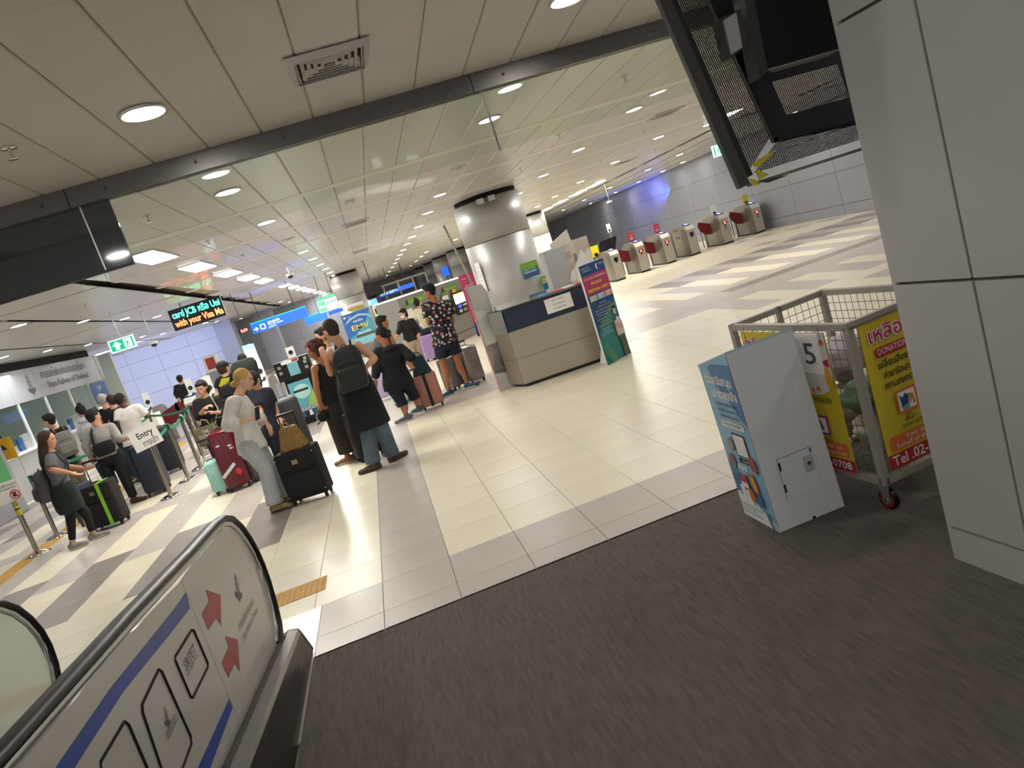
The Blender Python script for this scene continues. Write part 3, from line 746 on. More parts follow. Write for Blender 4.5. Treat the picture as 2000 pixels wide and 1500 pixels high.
for i, (x, y) in enumerate(((cx0 + .03, cy0 + .03), (cx1 - .06, cy0 + .06), (cx0 + .06, cy1 - .06), (cx1 - .06, cy1 - .06))):
    w = MB().prism([(x - .02, y - .035, cz0), (x - .02, y + .035, cz0), (x - .02, y + .02, .055), (x - .02, y - .02, .055)], (0.004, 0, 0)).obj('caster_fork', M_alu, cart)
    MB().prism([(x + .016, y - .035, cz0), (x + .016, y + .035, cz0), (x + .016, y + .02, .055), (x + .016, y - .02, .055)], (0.004, 0, 0)).obj('fork_plate', M_alu, w)
    MB().tube((x - .013, y, .062), (x + .013, y, .062), 0.056, n=22).obj('wheel', M_rubber, w)
    MB().tube((x - .0155, y, .062), (x - .0135, y, .062), 0.047, n=22).obj('wheel_rim', mat('wheel_red', '7A2426', .5), w)
    MB().tube((x - .018, y, .062), (x - .0145, y, .062), 0.028, n=18).obj('wheel_disc', M_alu, w)
    MB().tube((x - .024, y, .062), (x + .024, y, .062), 0.008, n=10).obj('axle', M_chrome, w)
def banner(o, ux, w_, h_, name):
    t = MB().prism([V(o), V(o) + V(ux) * w_, V(o) + V(ux) * w_ + Z3 * h_, V(o) + Z3 * h_], V(ux).cross(Z3) * 0.002).obj(name, M_yel, cart)
    return Sheet(V(o) + V(ux).cross(Z3) * 0.002, ux, Z3, w_, h_, t, lift=0.0016)
# banner on the short side, facing the camera
B = banner((cx0 + .035, cy0 - .022, .225), X3, .60, .775, 'banner')
B.rect(0, 0, 1, .10, M_red); B.text(.04, .02, 'Tel .02-360-7650', .075, M_white, w=.86, bold=.001)
B.rrect(.05, .115, .98, .215, .02, M_or); B.text(.22, .172, 'Your donations used on', .035, M_white, w=.66); B.text(.11, .128, 'behalf of the Camillian Home', .035, M_white, w=.84)
B.text(.06, .865, 'เหลือ-ขอ', .10, M_white, w=.62, bold=.006); B.text(.06, .865, 'เหลือ-ขอ', .10, M_pink, w=.62, bold=.0015)
B.rrect(.10, .755, .72, .82, .02, M_red); B.text(.13, .772, 'DONATIONS NEEDED', .045, M_white, w=.56)
B.text(.10, .685, 'เปลี่ยนสิ่งของเหลือใช้', .05, M_ink, w=.60, bold=.0008); B.text(.14, .61, 'ค่ายารักษาโรค ให้เด็กๆ', .05, M_ink, w=.58, bold=.0008); B.text(.12, .54, 'สถานสงเคราะห์เด็กพิการ', .05, M_ink, w=.60, bold=.0008)
B.rect(.20, .345, .42, .50, M_or, 'picture_frame'); B.rect(.22, .36, .40, .485, M_paper, 'picture')
B.poly([(.235, .47), (.265, .445), (.30, .47), (.33, .45), (.315, .37), (.245, .37)], mat('print_navy', '2F4A78', .5), 'picture'); B.poly([(.33, .46), (.38, .45), (.39, .38), (.365, .375), (.36, .42), (.335, .38)], mat('print_tan', 'B48C5A', .5), 'picture')
B.poly([(.245, .385), (.32, .395), (.325, .365), (.25, .362)], mat('print_aqua', '5BA3B0', .5), 'picture')
B.disc(.305, .325, .008, M_or); B.text(.24, .285, 'เสื้อผ้า', .035, M_ink, w=.12); B.text(.19, .245, 'ทุกเพศ-ทุกวัย', .035, M_ink, w=.24)
B.rect(.50, .345, .72, .50, M_green, 'picture_frame'); B.rect(.52, .36, .70, .485, M_paper, 'picture'); B.poly([(.56, .37), (.55, .44), (.60, .475), (.65, .44), (.64, .37)], mat('print_gold', 'C9992E', .5), 'picture')
B.disc(.61, .325, .008, M_green); B.text(.54, .285, 'กระเป๋า', .035, M_ink, w=.14); B.text(.50, .245, 'รองเท้า หมวก', .035, M_ink, w=.24)
# banner on the long side, facing left
L = banner((cx0 - .022, 4.03, .20), -Y3, .72, .79, 'banner')
L.rect(0, 0, 1, .085, M_red); L.text(.40, .018, '092-708-0708', .06, M_white, w=.56, bold=.001)
L.rrect(.03, .105, .97, .205, .02, M_or); L.text(.20, .16, 'used for children or sold on', .035, M_white, w=.70); L.text(.20, .118, 'for the children\'s care expenses', .035, M_white, w=.74)
L.text(.03, .87, 'เหลือ-ขอ', .09, M_white, w=.40, bold=.006); L.text(.03, .87, 'เหลือ-ขอ', .09, M_pink, w=.40, bold=.0015)
L.poly([(.50 + .0, 1.0)] + [(.78 + .27 * math.cos(a), .80 + .25 * math.sin(a)) for a in [math.pi * (0.78 + k * .09) for k in range(14)] if .50 <= .78 + .27 * math.cos(a) <= 1.0] + [(1.0, .72), (1.0, 1.0)], mat('print_white', 'C9C8C4', .6), 'print_ground')
L.disc(.545, .80, .026, M_or); L.disc(.96, .93, .018, M_or); L.poly([(.93, .80), (.99, .82), (.99, .76), (.94, .77)], M_pink)
L.poly([(.93, .74), (.96, .78), (.98, .72), (.99, .62), (.94, .60), (.92, .68)], mat('print_bear', 'D69A33', .5)); L.poly([(.60, .61), (.68, .62), (.67, .585), (.61, .58)], MATS['print_red2']); L.disc(.76, .585, .012, M_or); L.disc(.82, .60, .014, M_or)
L.text(.42, .50, 'เพื่อเด็กพิการลาดกระบัง', .045, M_ink, w=.50)
L.rrect(.30, .42, .50, .475, .015, M_purple); L.text(.40, .435, 'ทาง', .035, M_white, w=.07)
L.rect(.36, .275, .54, .40, mat('print_bluepic', '4F79B4', .5), 'picture'); L.poly([(.40, .36), (.46, .39), (.52, .33), (.47, .29)], MATS['print_red2'], 'picture')
L.rect(.64, .26, .84, .40, M_purple, 'picture_frame'); L.rect(.66, .275, .82, .385, M_paper, 'picture'); L.poly([(.68, .36), (.75, .38), (.79, .30), (.71, .285)], M_green, 'picture')
L.disc(.50, .245, .008, M_ink); L.disc(.74, .235, .008, M_ink); L.text(.66, .215, 'อุปกรณ์การเรียน', .028, M_ink, w=.18)
num = MB().prism([V((cx0 - .030, 3.53, .765)), V((cx0 - .030, 3.36, .755)), V((cx0 - .030, 3.36, .985)), V((cx0 - .030, 3.53, .995))], (-.001, 0, 0)).obj('number_sheet', M_paper, cart)
text('5', .17, mat('print_greyink', '55575C', .6), (cx0 - .0312, 3.495, .815), -Y3, Z3, num, w=.085, name='numeral', bold=.001)
for y in (3.34, 3.98): MB().path([(cx0 - .03, y, 1.02), (cx0 - .045, y - .02, .96), (cx0 - .03, y, .93)], .002, n=5).obj('cable_tie', M_black, cart)
settle(cart, (cx0, cy0, 0)); cart.rotation_euler = (0, 0, math.radians(6))
# bags of clothes lying in the trolley
random.seed(3)
for i, (x, y, z, r, c, lab) in enumerate(((2.45, 3.45, .32, .16, 'C9C6C0', 'white plastic bag of clothes at the bottom of the wire trolley'), (2.5, 3.85, .36, .2, '9A9188', 'grey bag of clothes in the middle of the wire trolley'), (2.38, 3.5, .52, .12, '5E7F66', 'green bag lying on the white one in the wire trolley'),
                                     (2.62, 3.92, .64, .18, 'A89FA6', 'pale lilac bundle of clothes heaped at the back of the wire trolley'), (2.60, 3.55, .55, .15, 'D4CBB4', 'cream bundle of clothes heaped in the wire trolley'))):
    bm = bmesh.new(); bmesh.ops.create_icosphere(bm, subdivisions=3, radius=r)
    for v in bm.verts:
        n_ = 1 + .16 * math.sin(v.co.x * 31 + i) * math.cos(v.co.y * 27) + .1 * math.sin(v.co.z * 45 + i)
        v.co = v.co * n_; v.co.z *= .72
    for f in bm.faces: f.smooth = True
    me = bpy.data.meshes.new('clothes_bag'); bm.to_mesh(me); bm.free()
    o = link('clothes_bag', me, mat('bag_' + c, c, .6, bump=.3, bscale=20)); o.location = (x, y, z); tag(o, lab, 'bag', 'bundles in the wire trolley')

# ------------------------------------------------------------------ screen housing hung by the pillar
M_house = mat('housing_grey', '3B3A39', .45, .2); M_houseb = mat('housing_black', '141312', .6)
hs = root('screen_housing', (0, 0, 0), 'black open screen housing with perforated sides and yellow tape, hung beside the near pillar', 'screen housing')
A0 = at(1465, 358, 2.78); A1 = at(1690, 286, 2.78); A2 = at(1286, -60, 2.78); A3 = at(1500, -130, 2.78)
B0 = at(1513, 278, 3.12); B1 = at(1700, 228, 3.12); B2 = at(1358, -60, 3.12); B3 = at(1560, -130, 3.12)
def bar(a, b_, w, d, m_, nm, par=hs):
    a, b_ = V(a), V(b_); dr = (b_ - a).normalized(); s_ = dr.cross(Y3).normalized() * w
    return MB().hexa([a - s_ * 0, a + s_, b_ + s_, b_, a + V((0, d, 0)), a + s_ + V((0, d, 0)), b_ + s_ + V((0, d, 0)), b_ + V((0, d, 0))]).obj(nm, m_, par)
bar(A2, A0, -.048, .03, M_house, 'outer_bar'); bar(A0, A1, -.012, .03, mat('housing_edge', '6E6761', .6), 'lower_bar')
def perf(p00, p10, p01, p11, nu, nv, nm='perforated_sheet'):
    "real grid of narrow strips between four corners"
    mb = MB(); L2 = lambda a, b_, t: a.lerp(b_, t)
    nn = (p10 - p00).cross(p01 - p00).normalized() * .0012
    for i in range(nu + 1):
        t = i / nu; d = (p10 - p00) / nu * .23
        a, b_ = L2(p00, p10, t), L2(p01, p11, t); mb.add([a - d, a + d, b_ + d, b_ - d], [(0, 1, 2, 3)])
    for j in range(nv + 1):
        t = j / nv; d = (p01 - p00) / nv * .23
        a, b_ = L2(p00, p01, t), L2(p10, p11, t); mb.add([a - d + nn, b_ - d + nn, b_ + d + nn, a + d + nn], [(0, 1, 2, 3)])
    o = mb.obj(nm, M_houseb, hs); o['kind'] = 'stuff'; return o
sidein = .06
C0 = A0 + (A2 - A0).normalized() * .05 + V((.03, .03, .0)); C2 = A2 + V((.03, .03, 0))
bar(A2 + V((.028, .01, 0)), A0 + V((.028, .01, .03)), -.03, .02, M_houseb, 'inner_lip')
perf(C0, B0 + V((-.02, 0, .03)), C2, B2 + V((-.02, 0, 0)), 15, 110)
D0 = A0 + V((.05, .03, .035)); perf(D0, A1 + V((.0, .03, .035)), B0 + V((.01, 0, 0)), B1, 46, 13)
bar(B2, B0, .02, .02, M_houseb, 'inner_bar'); bar(B0, B1, .02, .02, M_houseb, 'inner_bar')
# back plate with a window of perforated sheet
W0, W1, W2, W3 = at(1536, 225, 3.14), at(1660, 190, 3.14), at(1507, 160, 3.14), at(1636, 125, 3.14)
def quad(a, b_, c, d, nm, m_, th=.006): return MB().prism([a, b_, c, d], (0, th, 0)).obj(nm, m_, hs)
e0, e1, e2, e3 = B0 + V((0, .02, 0)), B1 + V((0.1, .02, -.03)), B2 + V((0, .02, 0)), B3 + V((.1, .02, 0))
quad(e0, e1, W1, W0, 'back_plate', M_houseb); quad(e0, W0, W2, e2, 'back_plate', M_houseb); quad(W2, W3, e3, e2, 'back_plate', M_houseb); quad(W1, e1, e3, W3, 'back_plate', M_houseb)
perf(W0, W1, W2, W3, 34, 22)
t0, t1, t2, t3 = at(1500, 138, 2.9), at(1640, 98, 2.9), at(1466, -40, 2.9), at(1600, -80, 2.9)
MB().prism([t0, t1, t3, t2], (0, .09, 0)).obj('screen', M_black, hs)
MB().prism([t0, t1, t1 + Z3 * .006, t0 + Z3 * .006], (0, -.004, 0)).obj('screen_edge', M_alu, hs)
MB().prism([t0, t2, t2 - V((.045, 0, 0)), t0 - V((.045, 0, .02))], (0, .09, 0)).obj('screen_side', M_house, hs)
q0, q1, q2, q3 = at(1429, 106, 2.86), at(1450, 92, 2.86), at(1438, 24, 2.86), at(1413, 40, 2.86)
MB().prism([q0, q1, q2, q3], (0, .01, 0)).obj('junction_box', mat('junction_white', '9B9B98', .5), hs)
MB().prism([q0 + V((-.012, .01, -.012)), q1 + V((.03, .01, -.0)), q2 + V((.03, .01, .012)), q3 + V((-.012, .01, .012))], (0, .06, 0)).obj('junction_back', M_house, hs)
M_tape = mat('tape_yellow', 'B5A82C', .4); 
for qd in (((1466, 322), (1500, 300), (1516, 293), (1480, 328)), ((1463, 348), (1478, 352), (1484, 360), (1468, 362)), ((1475, 330), (1482, 352), (1496, 344), (1502, 341))):
    MB().prism([at(x, y, 2.775) for x, y in qd], (0, -.003, 0)).obj('hazard_tape', M_tape, hs)
MB().prism([at(x, y, 2.776) for x, y in ((1484, 356), (1505, 348), (1540, 342), (1500, 357))], (0, -.004, 0)).obj('loose_tape', M_house, hs)
settle(hs, (1.75, 2.9, 1.83))
# ------------------------------------------------------------------ service counter
M_navy = mat('counter_navy', '1B2740', 0.35, coat=0.3); M_cstl = mat('counter_steel', 'A39C8E', 0.34, 0.6, var=.04, scale=2, stretch=(1, 1, 14))
ct = root('service_counter', (0, 0, 0), 'steel service counter with a dark navy band, in front of the thick round column', 'counter')
o_ = [(1.72, 10.08), (3.12, 9.98), (3.16, 11.2), (1.60, 11.3), (1.585, 10.42)]
def ring(z0, z1, ins, m_, nm):
    c = V((2.4, 10.6, 0)); q = [V((x, y, z0)) + (c - V((x, y, 0))).normalized() * ins for x, y in o_]
    return MB().prism(q, (0, 0, z1 - z0)).obj(nm, m_, ct)
ring(0, .05, .05, M_black, 'plinth'); ring(.05, .42, 0, M_cstl, 'panel_lower'); ring(.42, .426, .006, M_groove, 'joint'); ring(.426, .83, 0, M_cstl, 'panel_upper')
ring(.83, 1.13, .018, M_navy, 'band'); ring(1.13, 1.155, .005, M_black, 'rim'); ring(1.155, 1.175, -.0, mat('counter_glass', '4B4F52', .08, coat=.6), 'glass_top')
MB().hexa([V(p) for p in ((1.57, 10.42, .83), (1.70, 10.06, .83), (1.715, 10.07, .83), (1.585, 10.43, .83), (1.57, 10.42, 1.16), (1.70, 10.06, 1.16), (1.715, 10.07, 1.16), (1.585, 10.43, 1.16))]).obj('corner_shield', M_alu, ct)
nt_ = Sheet((2.34, 10.015, .905), (1, -.075, 0), Z3, .40, .21, ct); nt_.rect(0, 0, 1, 1, M_paper, 'notice')
for k, b_ in enumerate(('ช่องกั้น', 'กรุณาเข้าแถว', 'รอ กรุณารอคิว')): nt_.text(.5, .74 - .27 * k, b_, .035, M_ink, w=.45, align='CENTER')
settle(ct, (2.4, 10.6, 0))
lf = root('leaflet_tray', (0, 0, 0), 'pink and white leaflets lying on the counter top', 'leaflets')
for i, (x, y, c) in enumerate(((2.45, 10.25, '3FA7B5'), (2.62, 10.22, 'D04A63'), (2.8, 10.2, 'E9E6E2'), (2.97, 10.2, 'C94A55'))):
    MB().box((x - .1, y - .12, 1.175), (x + .09, y + .14, 1.182 + .002 * i)).obj('leaflet', mat('leaf_' + c, c, .5), lf)
settle(lf, (2.7, 10.2, 1.175))
# ------------------------------------------------------------------ tall sign board by the counter
M_teal = mat('print_teal', '2E7C79', .45); M_navyp = mat('print_navyblue', '254B7E', .45); M_mag = mat('print_pink', 'B03A68', .45); M_lime = mat('print_lime', 'E2D94C', .5); M_gold = mat('print_goldtext', 'D8C77A', .5)
sb = root('sign_board', (0, 0, 0), 'tall blue, pink and green sign board asking to prepare cash, standing beside the counter', 'sign')
s0 = V((2.83, 9.545, 0)); s1 = V((3.31, 9.882, 0)); su = (s1 - s0).normalized(); sw = (s1 - s0).length; sh = 1.43
sn = su.cross(Z3)
MB().prism([s0, s1, s1 + Z3 * sh, s0 + Z3 * sh], -sn * .03).obj('board', M_white, sb)
MB().prism([s0 - sn * .03 - sn * .25 + su * .2, s0 - sn * .03 + su * .2, s0 - sn * .03 + su * .2 + Z3 * .6], su * .015).obj('stand_leg', M_white, sb)
T = Sheet(s0 + sn * .0005, su, Z3, sw, sh, sb, lift=.0015)
T.rect(0, 0, 1, .60, M_teal, 'print_ground'); T.poly([(0, .60), (0, .25), (.15, .38), (.45, .47), (1, .60)], M_navyp); T.rect(0, .60, 1, .715, M_navyp); T.rect(0, .70, 1, .89, M_mag); T.rect(0, .89, 1, 1, M_navyp)
T.text(.05, .955, 'THANK YOU FOR', .03, M_white, w=.32); T.text(.08, .93, 'TRAVELING WITH US', .03, M_white, w=.36); T.disc(.68, .945, .03, M_white, r2=.042); T.disc(.71, .94, .02, M_navyp, r2=.035); T.text(.76, .955, 'TRAIN', .03, M_white, w=.2)
T.text(.06, .845, 'FOR YOUR CONVENIENCE,', .045, M_white, w=.86); T.text(.28, .79, 'PLEASE', .055, M_lime, w=.42, bold=.001); T.text(.08, .725, 'PREPARE CASH !', .055, M_lime, w=.88, bold=.001)
for k, c in enumerate(('BFC4B4', 'A9C4DD', 'E0A0A0')):
    u = .06 + .31 * k; T.rect(u, .635, u + .28, .69, mat('note_' + c, c, .5), 'banknote'); T.disc(u + .19, .662, .020, M_white); T.text(u + .165, .650, 'B', .035, M_ink, w=.05, bold=.001)
T.text(.5, .592, 'WE ACCEPT', .022, M_white, w=.28, align='CENTER'); T.text(.5, .56, 'ONLY 20, 50, 100', .032, M_gold, w=.55, align='CENTER'); T.text(.5, .525, 'THAI BAHT BANKNOTES', .032, M_gold, w=.82, align='CENTER'); T.text(.5, .498, 'FOR TRAIN TICKET PURCHASING.', .022, M_white, w=.80, align='CENTER')
T.rect(.15, .476, .62, .479, M_white, 'rule')
for k, b_ in enumerate(('CURRENCY EXCHANGE', 'IS AVAILABLE', 'AT EXCHANGE BOOTHS.')): T.text(.36, .44 - .03 * k, b_, .026, M_gold, w=(.55, .34, .55)[k], align='CENTER')
for k, b_ in enumerate(('FOR DETAILS', 'PLEASE CONTACT', 'ANY OF OUR STAFF IN STATION')): T.text(.34, .34 - .026 * k, b_, .018, M_white, w=(.3, .34, .52)[k], align='CENTER')
for k in range(7): T.poly([(.02 + .42 * (1 - j / 8) * (1 - k * .08) + 0, .0 + .22 * (1 - k * .09) * math.sin(j * math.pi / 16)) for j in range(9)] + [(.035 + .42 * (1 - j / 8) * (1 - k * .08), .004 + .22 * (1 - k * .09) * math.sin(j * math.pi / 16)) for j in range(8, -1, -1)], mat('print_green2', '5AA36F', .5))
M_skinp = mat('print_skin', 'D0A68C', .6)
T.poly([(.74, .0), (.98, .0), (.96, .22), (.74, .22)], mat('print_trouser', '5C5A56', .6)); T.poly([(.70, .22), (.98, .22), (.99, .34), (.93, .40), (.80, .41), (.72, .34)], mat('print_shirt', 'C7C4C0', .6)); T.poly([(.66, .23), (.74, .21), (.74, .38), (.68, .38)], M_skinp); T.poly([(.74, .30), (.95, .27), (.95, .31), (.78, .35)], M_skinp)
T.disc(.80, .465, .032, M_skinp, r2=.045); T.poly([(.73, .48), (.75, .52), (.84, .53), (.88, .49), (.84, .50), (.76, .495)], M_ink)
settle(sb, (s0 + s1) / 2)
# ------------------------------------------------------------------ white leaflet stand left of the counter
ls = root('leaflet_stand', (0, 0, 0), 'tall white leaflet stand with two pockets and a pink edge, beside the counter', 'stand')
M_lw = mat('stand_white', 'C9C9C2', .4)
MB().prism([V((1.42, 10.62, 0)), V((1.70, 10.70, 0)), V((1.70, 10.70, 1.5)), V((1.66, 10.69, 1.60)), V((1.42, 10.62, 1.62))], (-.02, .025, 0)).obj('back_panel', M_lw, ls)
MB().prism([V((1.40, 10.42, 0)), V((1.42, 10.66, 0)), V((1.42, 10.66, 1.62)), V((1.40, 10.58, 1.60)), V((1.40, 10.52, 1.1)), V((1.40, 10.45, .5))], (-.008, 0, 0)).obj('side_panel', mat('stand_pink', 'D88A94', .4), ls)
MB().prism([V((1.69, 10.5, 0)), V((1.70, 10.70, 0)), V((1.70, 10.70, 1.5)), V((1.70, 10.66, 1.1)), V((1.69, 10.58, .5))], (.008, 0, 0)).obj('side_panel', M_lw, ls)
for z, h in ((0.0, .28), (.72, .55)):
    MB().hexa([V(p) for p in ((1.405, 10.46, z), (1.685, 10.52, z), (1.685, 10.66, z), (1.41, 10.6, z), (1.405, 10.50, z + h), (1.685, 10.58, z + h * .8), (1.685, 10.66, z + h * .8), (1.41, 10.6, z + h))]).obj('pocket', M_lw, ls)
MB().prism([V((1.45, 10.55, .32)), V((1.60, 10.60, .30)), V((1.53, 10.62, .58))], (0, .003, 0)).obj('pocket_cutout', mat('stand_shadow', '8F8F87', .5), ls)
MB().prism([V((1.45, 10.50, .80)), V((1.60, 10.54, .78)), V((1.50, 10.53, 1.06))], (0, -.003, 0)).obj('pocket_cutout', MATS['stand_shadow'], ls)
settle(ls, (1.55, 10.6, 0))
# notices on the thick column (flat frames held on its face)
def poster(name, label, c, w, h, ux, m_, lines=(), group=None, cat='poster'):
    ux = V(ux).normalized(); n = ux.cross(Z3)
    t = MB().prism([V(c) - ux * w / 2 - Z3 * h / 2, V(c) + ux * w / 2 - Z3 * h / 2, V(c) + ux * w / 2 + Z3 * h / 2, V(c) - ux * w / 2 + Z3 * h / 2], -n * .006).obj(name, m_)
    tag(t, label, cat, group); return t, Sheet(V(c) - ux * w / 2 - Z3 * h / 2 + n * .0005, ux, Z3, w, h, t)
M_pg = mat('poster_green', '6FA23C', .45); M_pb = mat('poster_blue', '27598E', .45); M_pt = mat('poster_teal', '2C7E77', .45)
p_, s_ = poster('poster', 'small green and blue notice on the thick column above the counter', (3.30, 14.42, 1.48), .36, .31, (1, .1, 0), M_pg)
s_.rect(0, 0, 1, .62, M_pt); s_.rect(0, 0, 1, .35, M_pb); s_.text(.1, .74, 'กรุณาแตะบัตร', .05, M_lime, w=.7); s_.text(.1, .52, 'กรุณารอที่เส้น', .05, M_white, w=.7); s_.text(.06, .3, 'ไม่มีธนบัตร', .06, M_white, w=.8, bold=.001); s_.disc(.86, .15, .02, M_mag)
p_, s_ = poster('poster', 'smaller green notice low on the thick column, half behind the counter', (3.58, 14.58, 1.12), .22, .28, (1, .45, 0), M_pg)
s_.rect(0, 0, 1, .45, M_pb); s_.text(.1, .7, 'กรุณา', .05, M_white, w=.6); s_.text(.1, .5, 'รอที่นี่', .05, M_white, w=.6)
p_, s_ = poster('notice', 'white paper notice taped to the outer edge of the thick column', (2.335, 14.79, 1.63), .17, .62, (1, -2.1, 0), M_paper)
for k in range(5): s_.text(.15, .82 - .15 * k, 'ประกาศ แจ้ง', .03, M_ink, w=.6)
# boards behind the sign: grey box, picture board, white curved holders
gb = rbox('display_plinth', (3.28, 12.96, 0), (3.66, 13.3, 1.74), .01, mat('plinth_grey', 'A0A09F', .5)); tag(gb, 'plain grey display plinth between the thick column and the picture board', 'plinth')
pb = root('picture_board', (0, 0, 0), 'pale picture board printed with a soft drink scene behind the sign board', 'board')
MB().hexa([V(p) for p in ((3.62, 13.25, 0.1), (4.1, 13.25, 0.1), (4.1, 13.29, 0.1), (3.62, 13.29, 0.1), (3.54, 13.25, 1.83), (3.93, 13.25, 2.0), (3.93, 13.29, 2.0), (3.54, 13.29, 1.83))]).obj('board', mat('board_pale', 'C8BFB4', .4, var=.12, scale=6), pb)
Q = Sheet((3.64, 13.249, .9), X3, Z3, .36, .95, pb)
Q.rrect(.15, .60, .62, .75, .03, mat('board_print', 'B9A99B', .5)); Q.disc(.40, .26, .07, mat('board_brown', '8E6A55', .5, var=.3, scale=20)); Q.rect(.74, .42, .92, .66, mat('board_grey', '8C8A86', .5)); Q.text(.2, .82, 'ready', .09, mat('board_txt', 'A89E94', .5), w=.5)
MB().box((3.75, 13.2, 0), (3.9, 13.35, .12)).obj('foot', M_black, pb)
settle(pb, (3.8, 13.27, 0))
pb2 = rbox('blank_board', (4.02, 13.45, .0), (4.33, 13.49, 1.78), .004, mat('board_beige', 'B9ADA2', .5)); tag(pb2, 'plain beige board standing behind the white leaflet holders', 'board')
for i, (x, lab) in enumerate(((3.86, 'white curved leaflet holder next to the grey plinth'), (3.98, 'white curved leaflet holder just behind the sign board'))):
    h_ = root('leaflet_holder', (x, 12.9 - .05 * i, 0), lab, 'holder', 'white curved holders')
    pr = [(-.22, .0), (.14, .0), (.17, .9), (.16, 1.50), (.11, 1.56), (.02, 1.42), (-.08, 1.30), (-.19, 1.22), (-.25, 1.08), (-.25, .85)]
    MB().prism([V((a, 0, b)) for a, b in pr], (0, .05, 0)).obj('side', mat('holder_white', 'D3D0CB', .35), h_)
    MB().prism([V((a * .86 - .03, -.001, b * .9 + .02)) for a, b in pr], (0, -.01, 0)).obj('front', MATS['holder_white'], h_)
# ------------------------------------------------------------------ ticket gates
M_gst = mat('gate_steel', '857F75', .38, .55, var=.03, scale=2); M_gfr = mat('gate_front', 'B2AD9F', .35, .45); M_gdk = mat('gate_dark', '6E675E', .35, .5)
M_flap = mat('flap_red', '6E1018', .45, coat=.3); M_rled = mat('led_red', (1.0, .08, .07), .5, emit=9); M_rdr = mat('reader_black', '16181D', .15, coat=.6)
M_bled = mat('led_blue', (.15, .25, 1.0), .5, emit=3)
def gate(flap=True, led=True, card=None, wheel=False, tape=False, L=1.35, W=.30, flapside=-1):
    g = root('ticket_gate', (0, 0, 0))
    prof = [(0, .05), (0, .86), (.10, .98), (.36, 1.04), (L * .72, 1.03), (L * .9, .96), (L, .84), (L, .05)]
    MB().prism([V((-W / 2, y, z)) for y, z in prof], (W, 0, 0)).obj('body', M_gst, g)
    MB().box((-W / 2 - .012, .02, 0), (W / 2 + .012, L - .02, .05)).obj('plinth', M_black, g)
    MB().box((-W / 2 - .004, -.012, .06), (W / 2 + .004, .0, .86)).obj('front_plate', M_gfr, g)
    MB().prism([V((-W / 2 - .004, -.012, .86)), V((W / 2 + .004, -.012, .86)), V((W / 2 + .004, .09, .992)), V((-W / 2 - .004, .09, .992))], (0, -.01, .008)).obj('sloped_plate', mat('gate_top', 'E4E2DC', .25, .3), g)
    MB().prism([V((-W / 2 - .003, y, z)) for y, z in ((.05, .07), (.05, .80), (.25, .92), (.42, .92), (.48, .55), (.48, .07))], (.002, 0, 0)).obj('side_panel', M_gdk, g)
    MB().prism([V((-.10, .12, 1.0)), V((.10, .12, 1.0)), V((.10, .34, 1.045)), V((-.10, .34, 1.045))], (0, -.005, .022)).obj('card_reader', M_rdr, g)
    MB().prism([V((-.05, .18, 1.04)), V((.05, .18, 1.04)), V((.05, .28, 1.058)), V((-.05, .28, 1.058))], (0, 0, .004)).obj('reader_light', M_bled, g)
    if flap:
        f = [(0, 0), (-.40, .16), (-.46, .03), (-.42, -.12), (-.28, -.30), (-.05, -.36), (0, -.34)]
        MB().prism([V((-W / 2, .72, .80)) + V((a, 0, b)) for a, b in f], (0, .02, 0)).obj('flap', M_flap, g)
        MB().prism([V((-W / 2, .72, .80)) + V((a, -.001, b)) for a, b in ((0, 0), (-.40, .16), (-.40, .145), (0, -.04))], (0, -.006, 0)).obj('flap_rib', mat('flap_edge', '4E0A10', .5), g)
    MB().prism([V((-.07, -.013, .77)), V((.07, -.013, .77)), V((.07, -.013, .66)), V((0, -.013, .58)), V((-.07, -.013, .66))], (0, -.004, 0)).obj('indicator', M_rdr, g)
    if led:
        for a, b in ((-1, -1), (1, 1)):
            MB().prism([V((-.045 * a, -.018, .755)), V((-.030 * a, -.018, .755)), V((.045 * a, -.018, .655)), V((.030 * a, -.018, .655))], (0, -.002, 0)).obj('cross_light', M_rled, g)
    if wheel:
        MB().box((-.035, -.014, .50), (.04, -.013, .565)).obj('sticker', mat('sticker_blue', '26395E', .5), g)
        MB().tube((0, -.015, .525), (0, -.0165, .525), .014, n=12).obj('sticker_mark', M_white, g)
    if card:
        cm = {'red': mat('card_red', 'B4202B', .5), 'white': M_paper, 'yellow': mat('card_yellow', 'D8C21E', .5)}[card]
        MB().tube((0, .5, 1.03), (0, .5, 1.09), .02, n=8).obj('card_stand', M_black, g)
        MB().box((-.095, .495, 1.08), (.095, .505, 1.37)).obj('card', cm, g)
        if card == 'red':
            text('กรุณาใช้', .05, M_white, (-.06, .494, 1.27), X3, Z3, g, w=.12)
            MB().path([(.048 * math.cos(t * .524), .492, 1.17 + .048 * math.sin(t * .524)) for t in range(12)], .007, n=5, closed=True).obj('no_entry_ring', M_white, g)
            MB().box((-.04, .490, 1.165), (.04, .493, 1.175)).obj('no_entry_bar', M_white, g)
        else:
            MB().box((-.05, .490, 1.085), (.05, .494, 1.14)).obj('card_print', M_black, g)
    if tape:
        for k in range(7): MB().prism([V((-W / 2 - .005, .62 + .03 * (k % 2) + (.22 if k > 3 else 0), .95 - .13 * (k % 4 if k > 3 else k))) + V((0, a, b)) for a, b in ((0, 0), (.10, .03), (.10, -.03), (0, -.06))], (.002, 0, 0)).obj('hazard_tape', M_tape if k % 2 else M_black, g)
    MB().path([(-W / 2 - .02, L - .1, .05), (-W / 2 - .02, L - .1, .80), (-W / 2 - .02, L - .02, .86), (-W / 2 - .02, L + .12, .86), (-W / 2 - .02, L + .18, .78), (-W / 2 - .02, L + .18, .02)], .018, n=6).obj('guard_rail', M_gst, g)
    return g
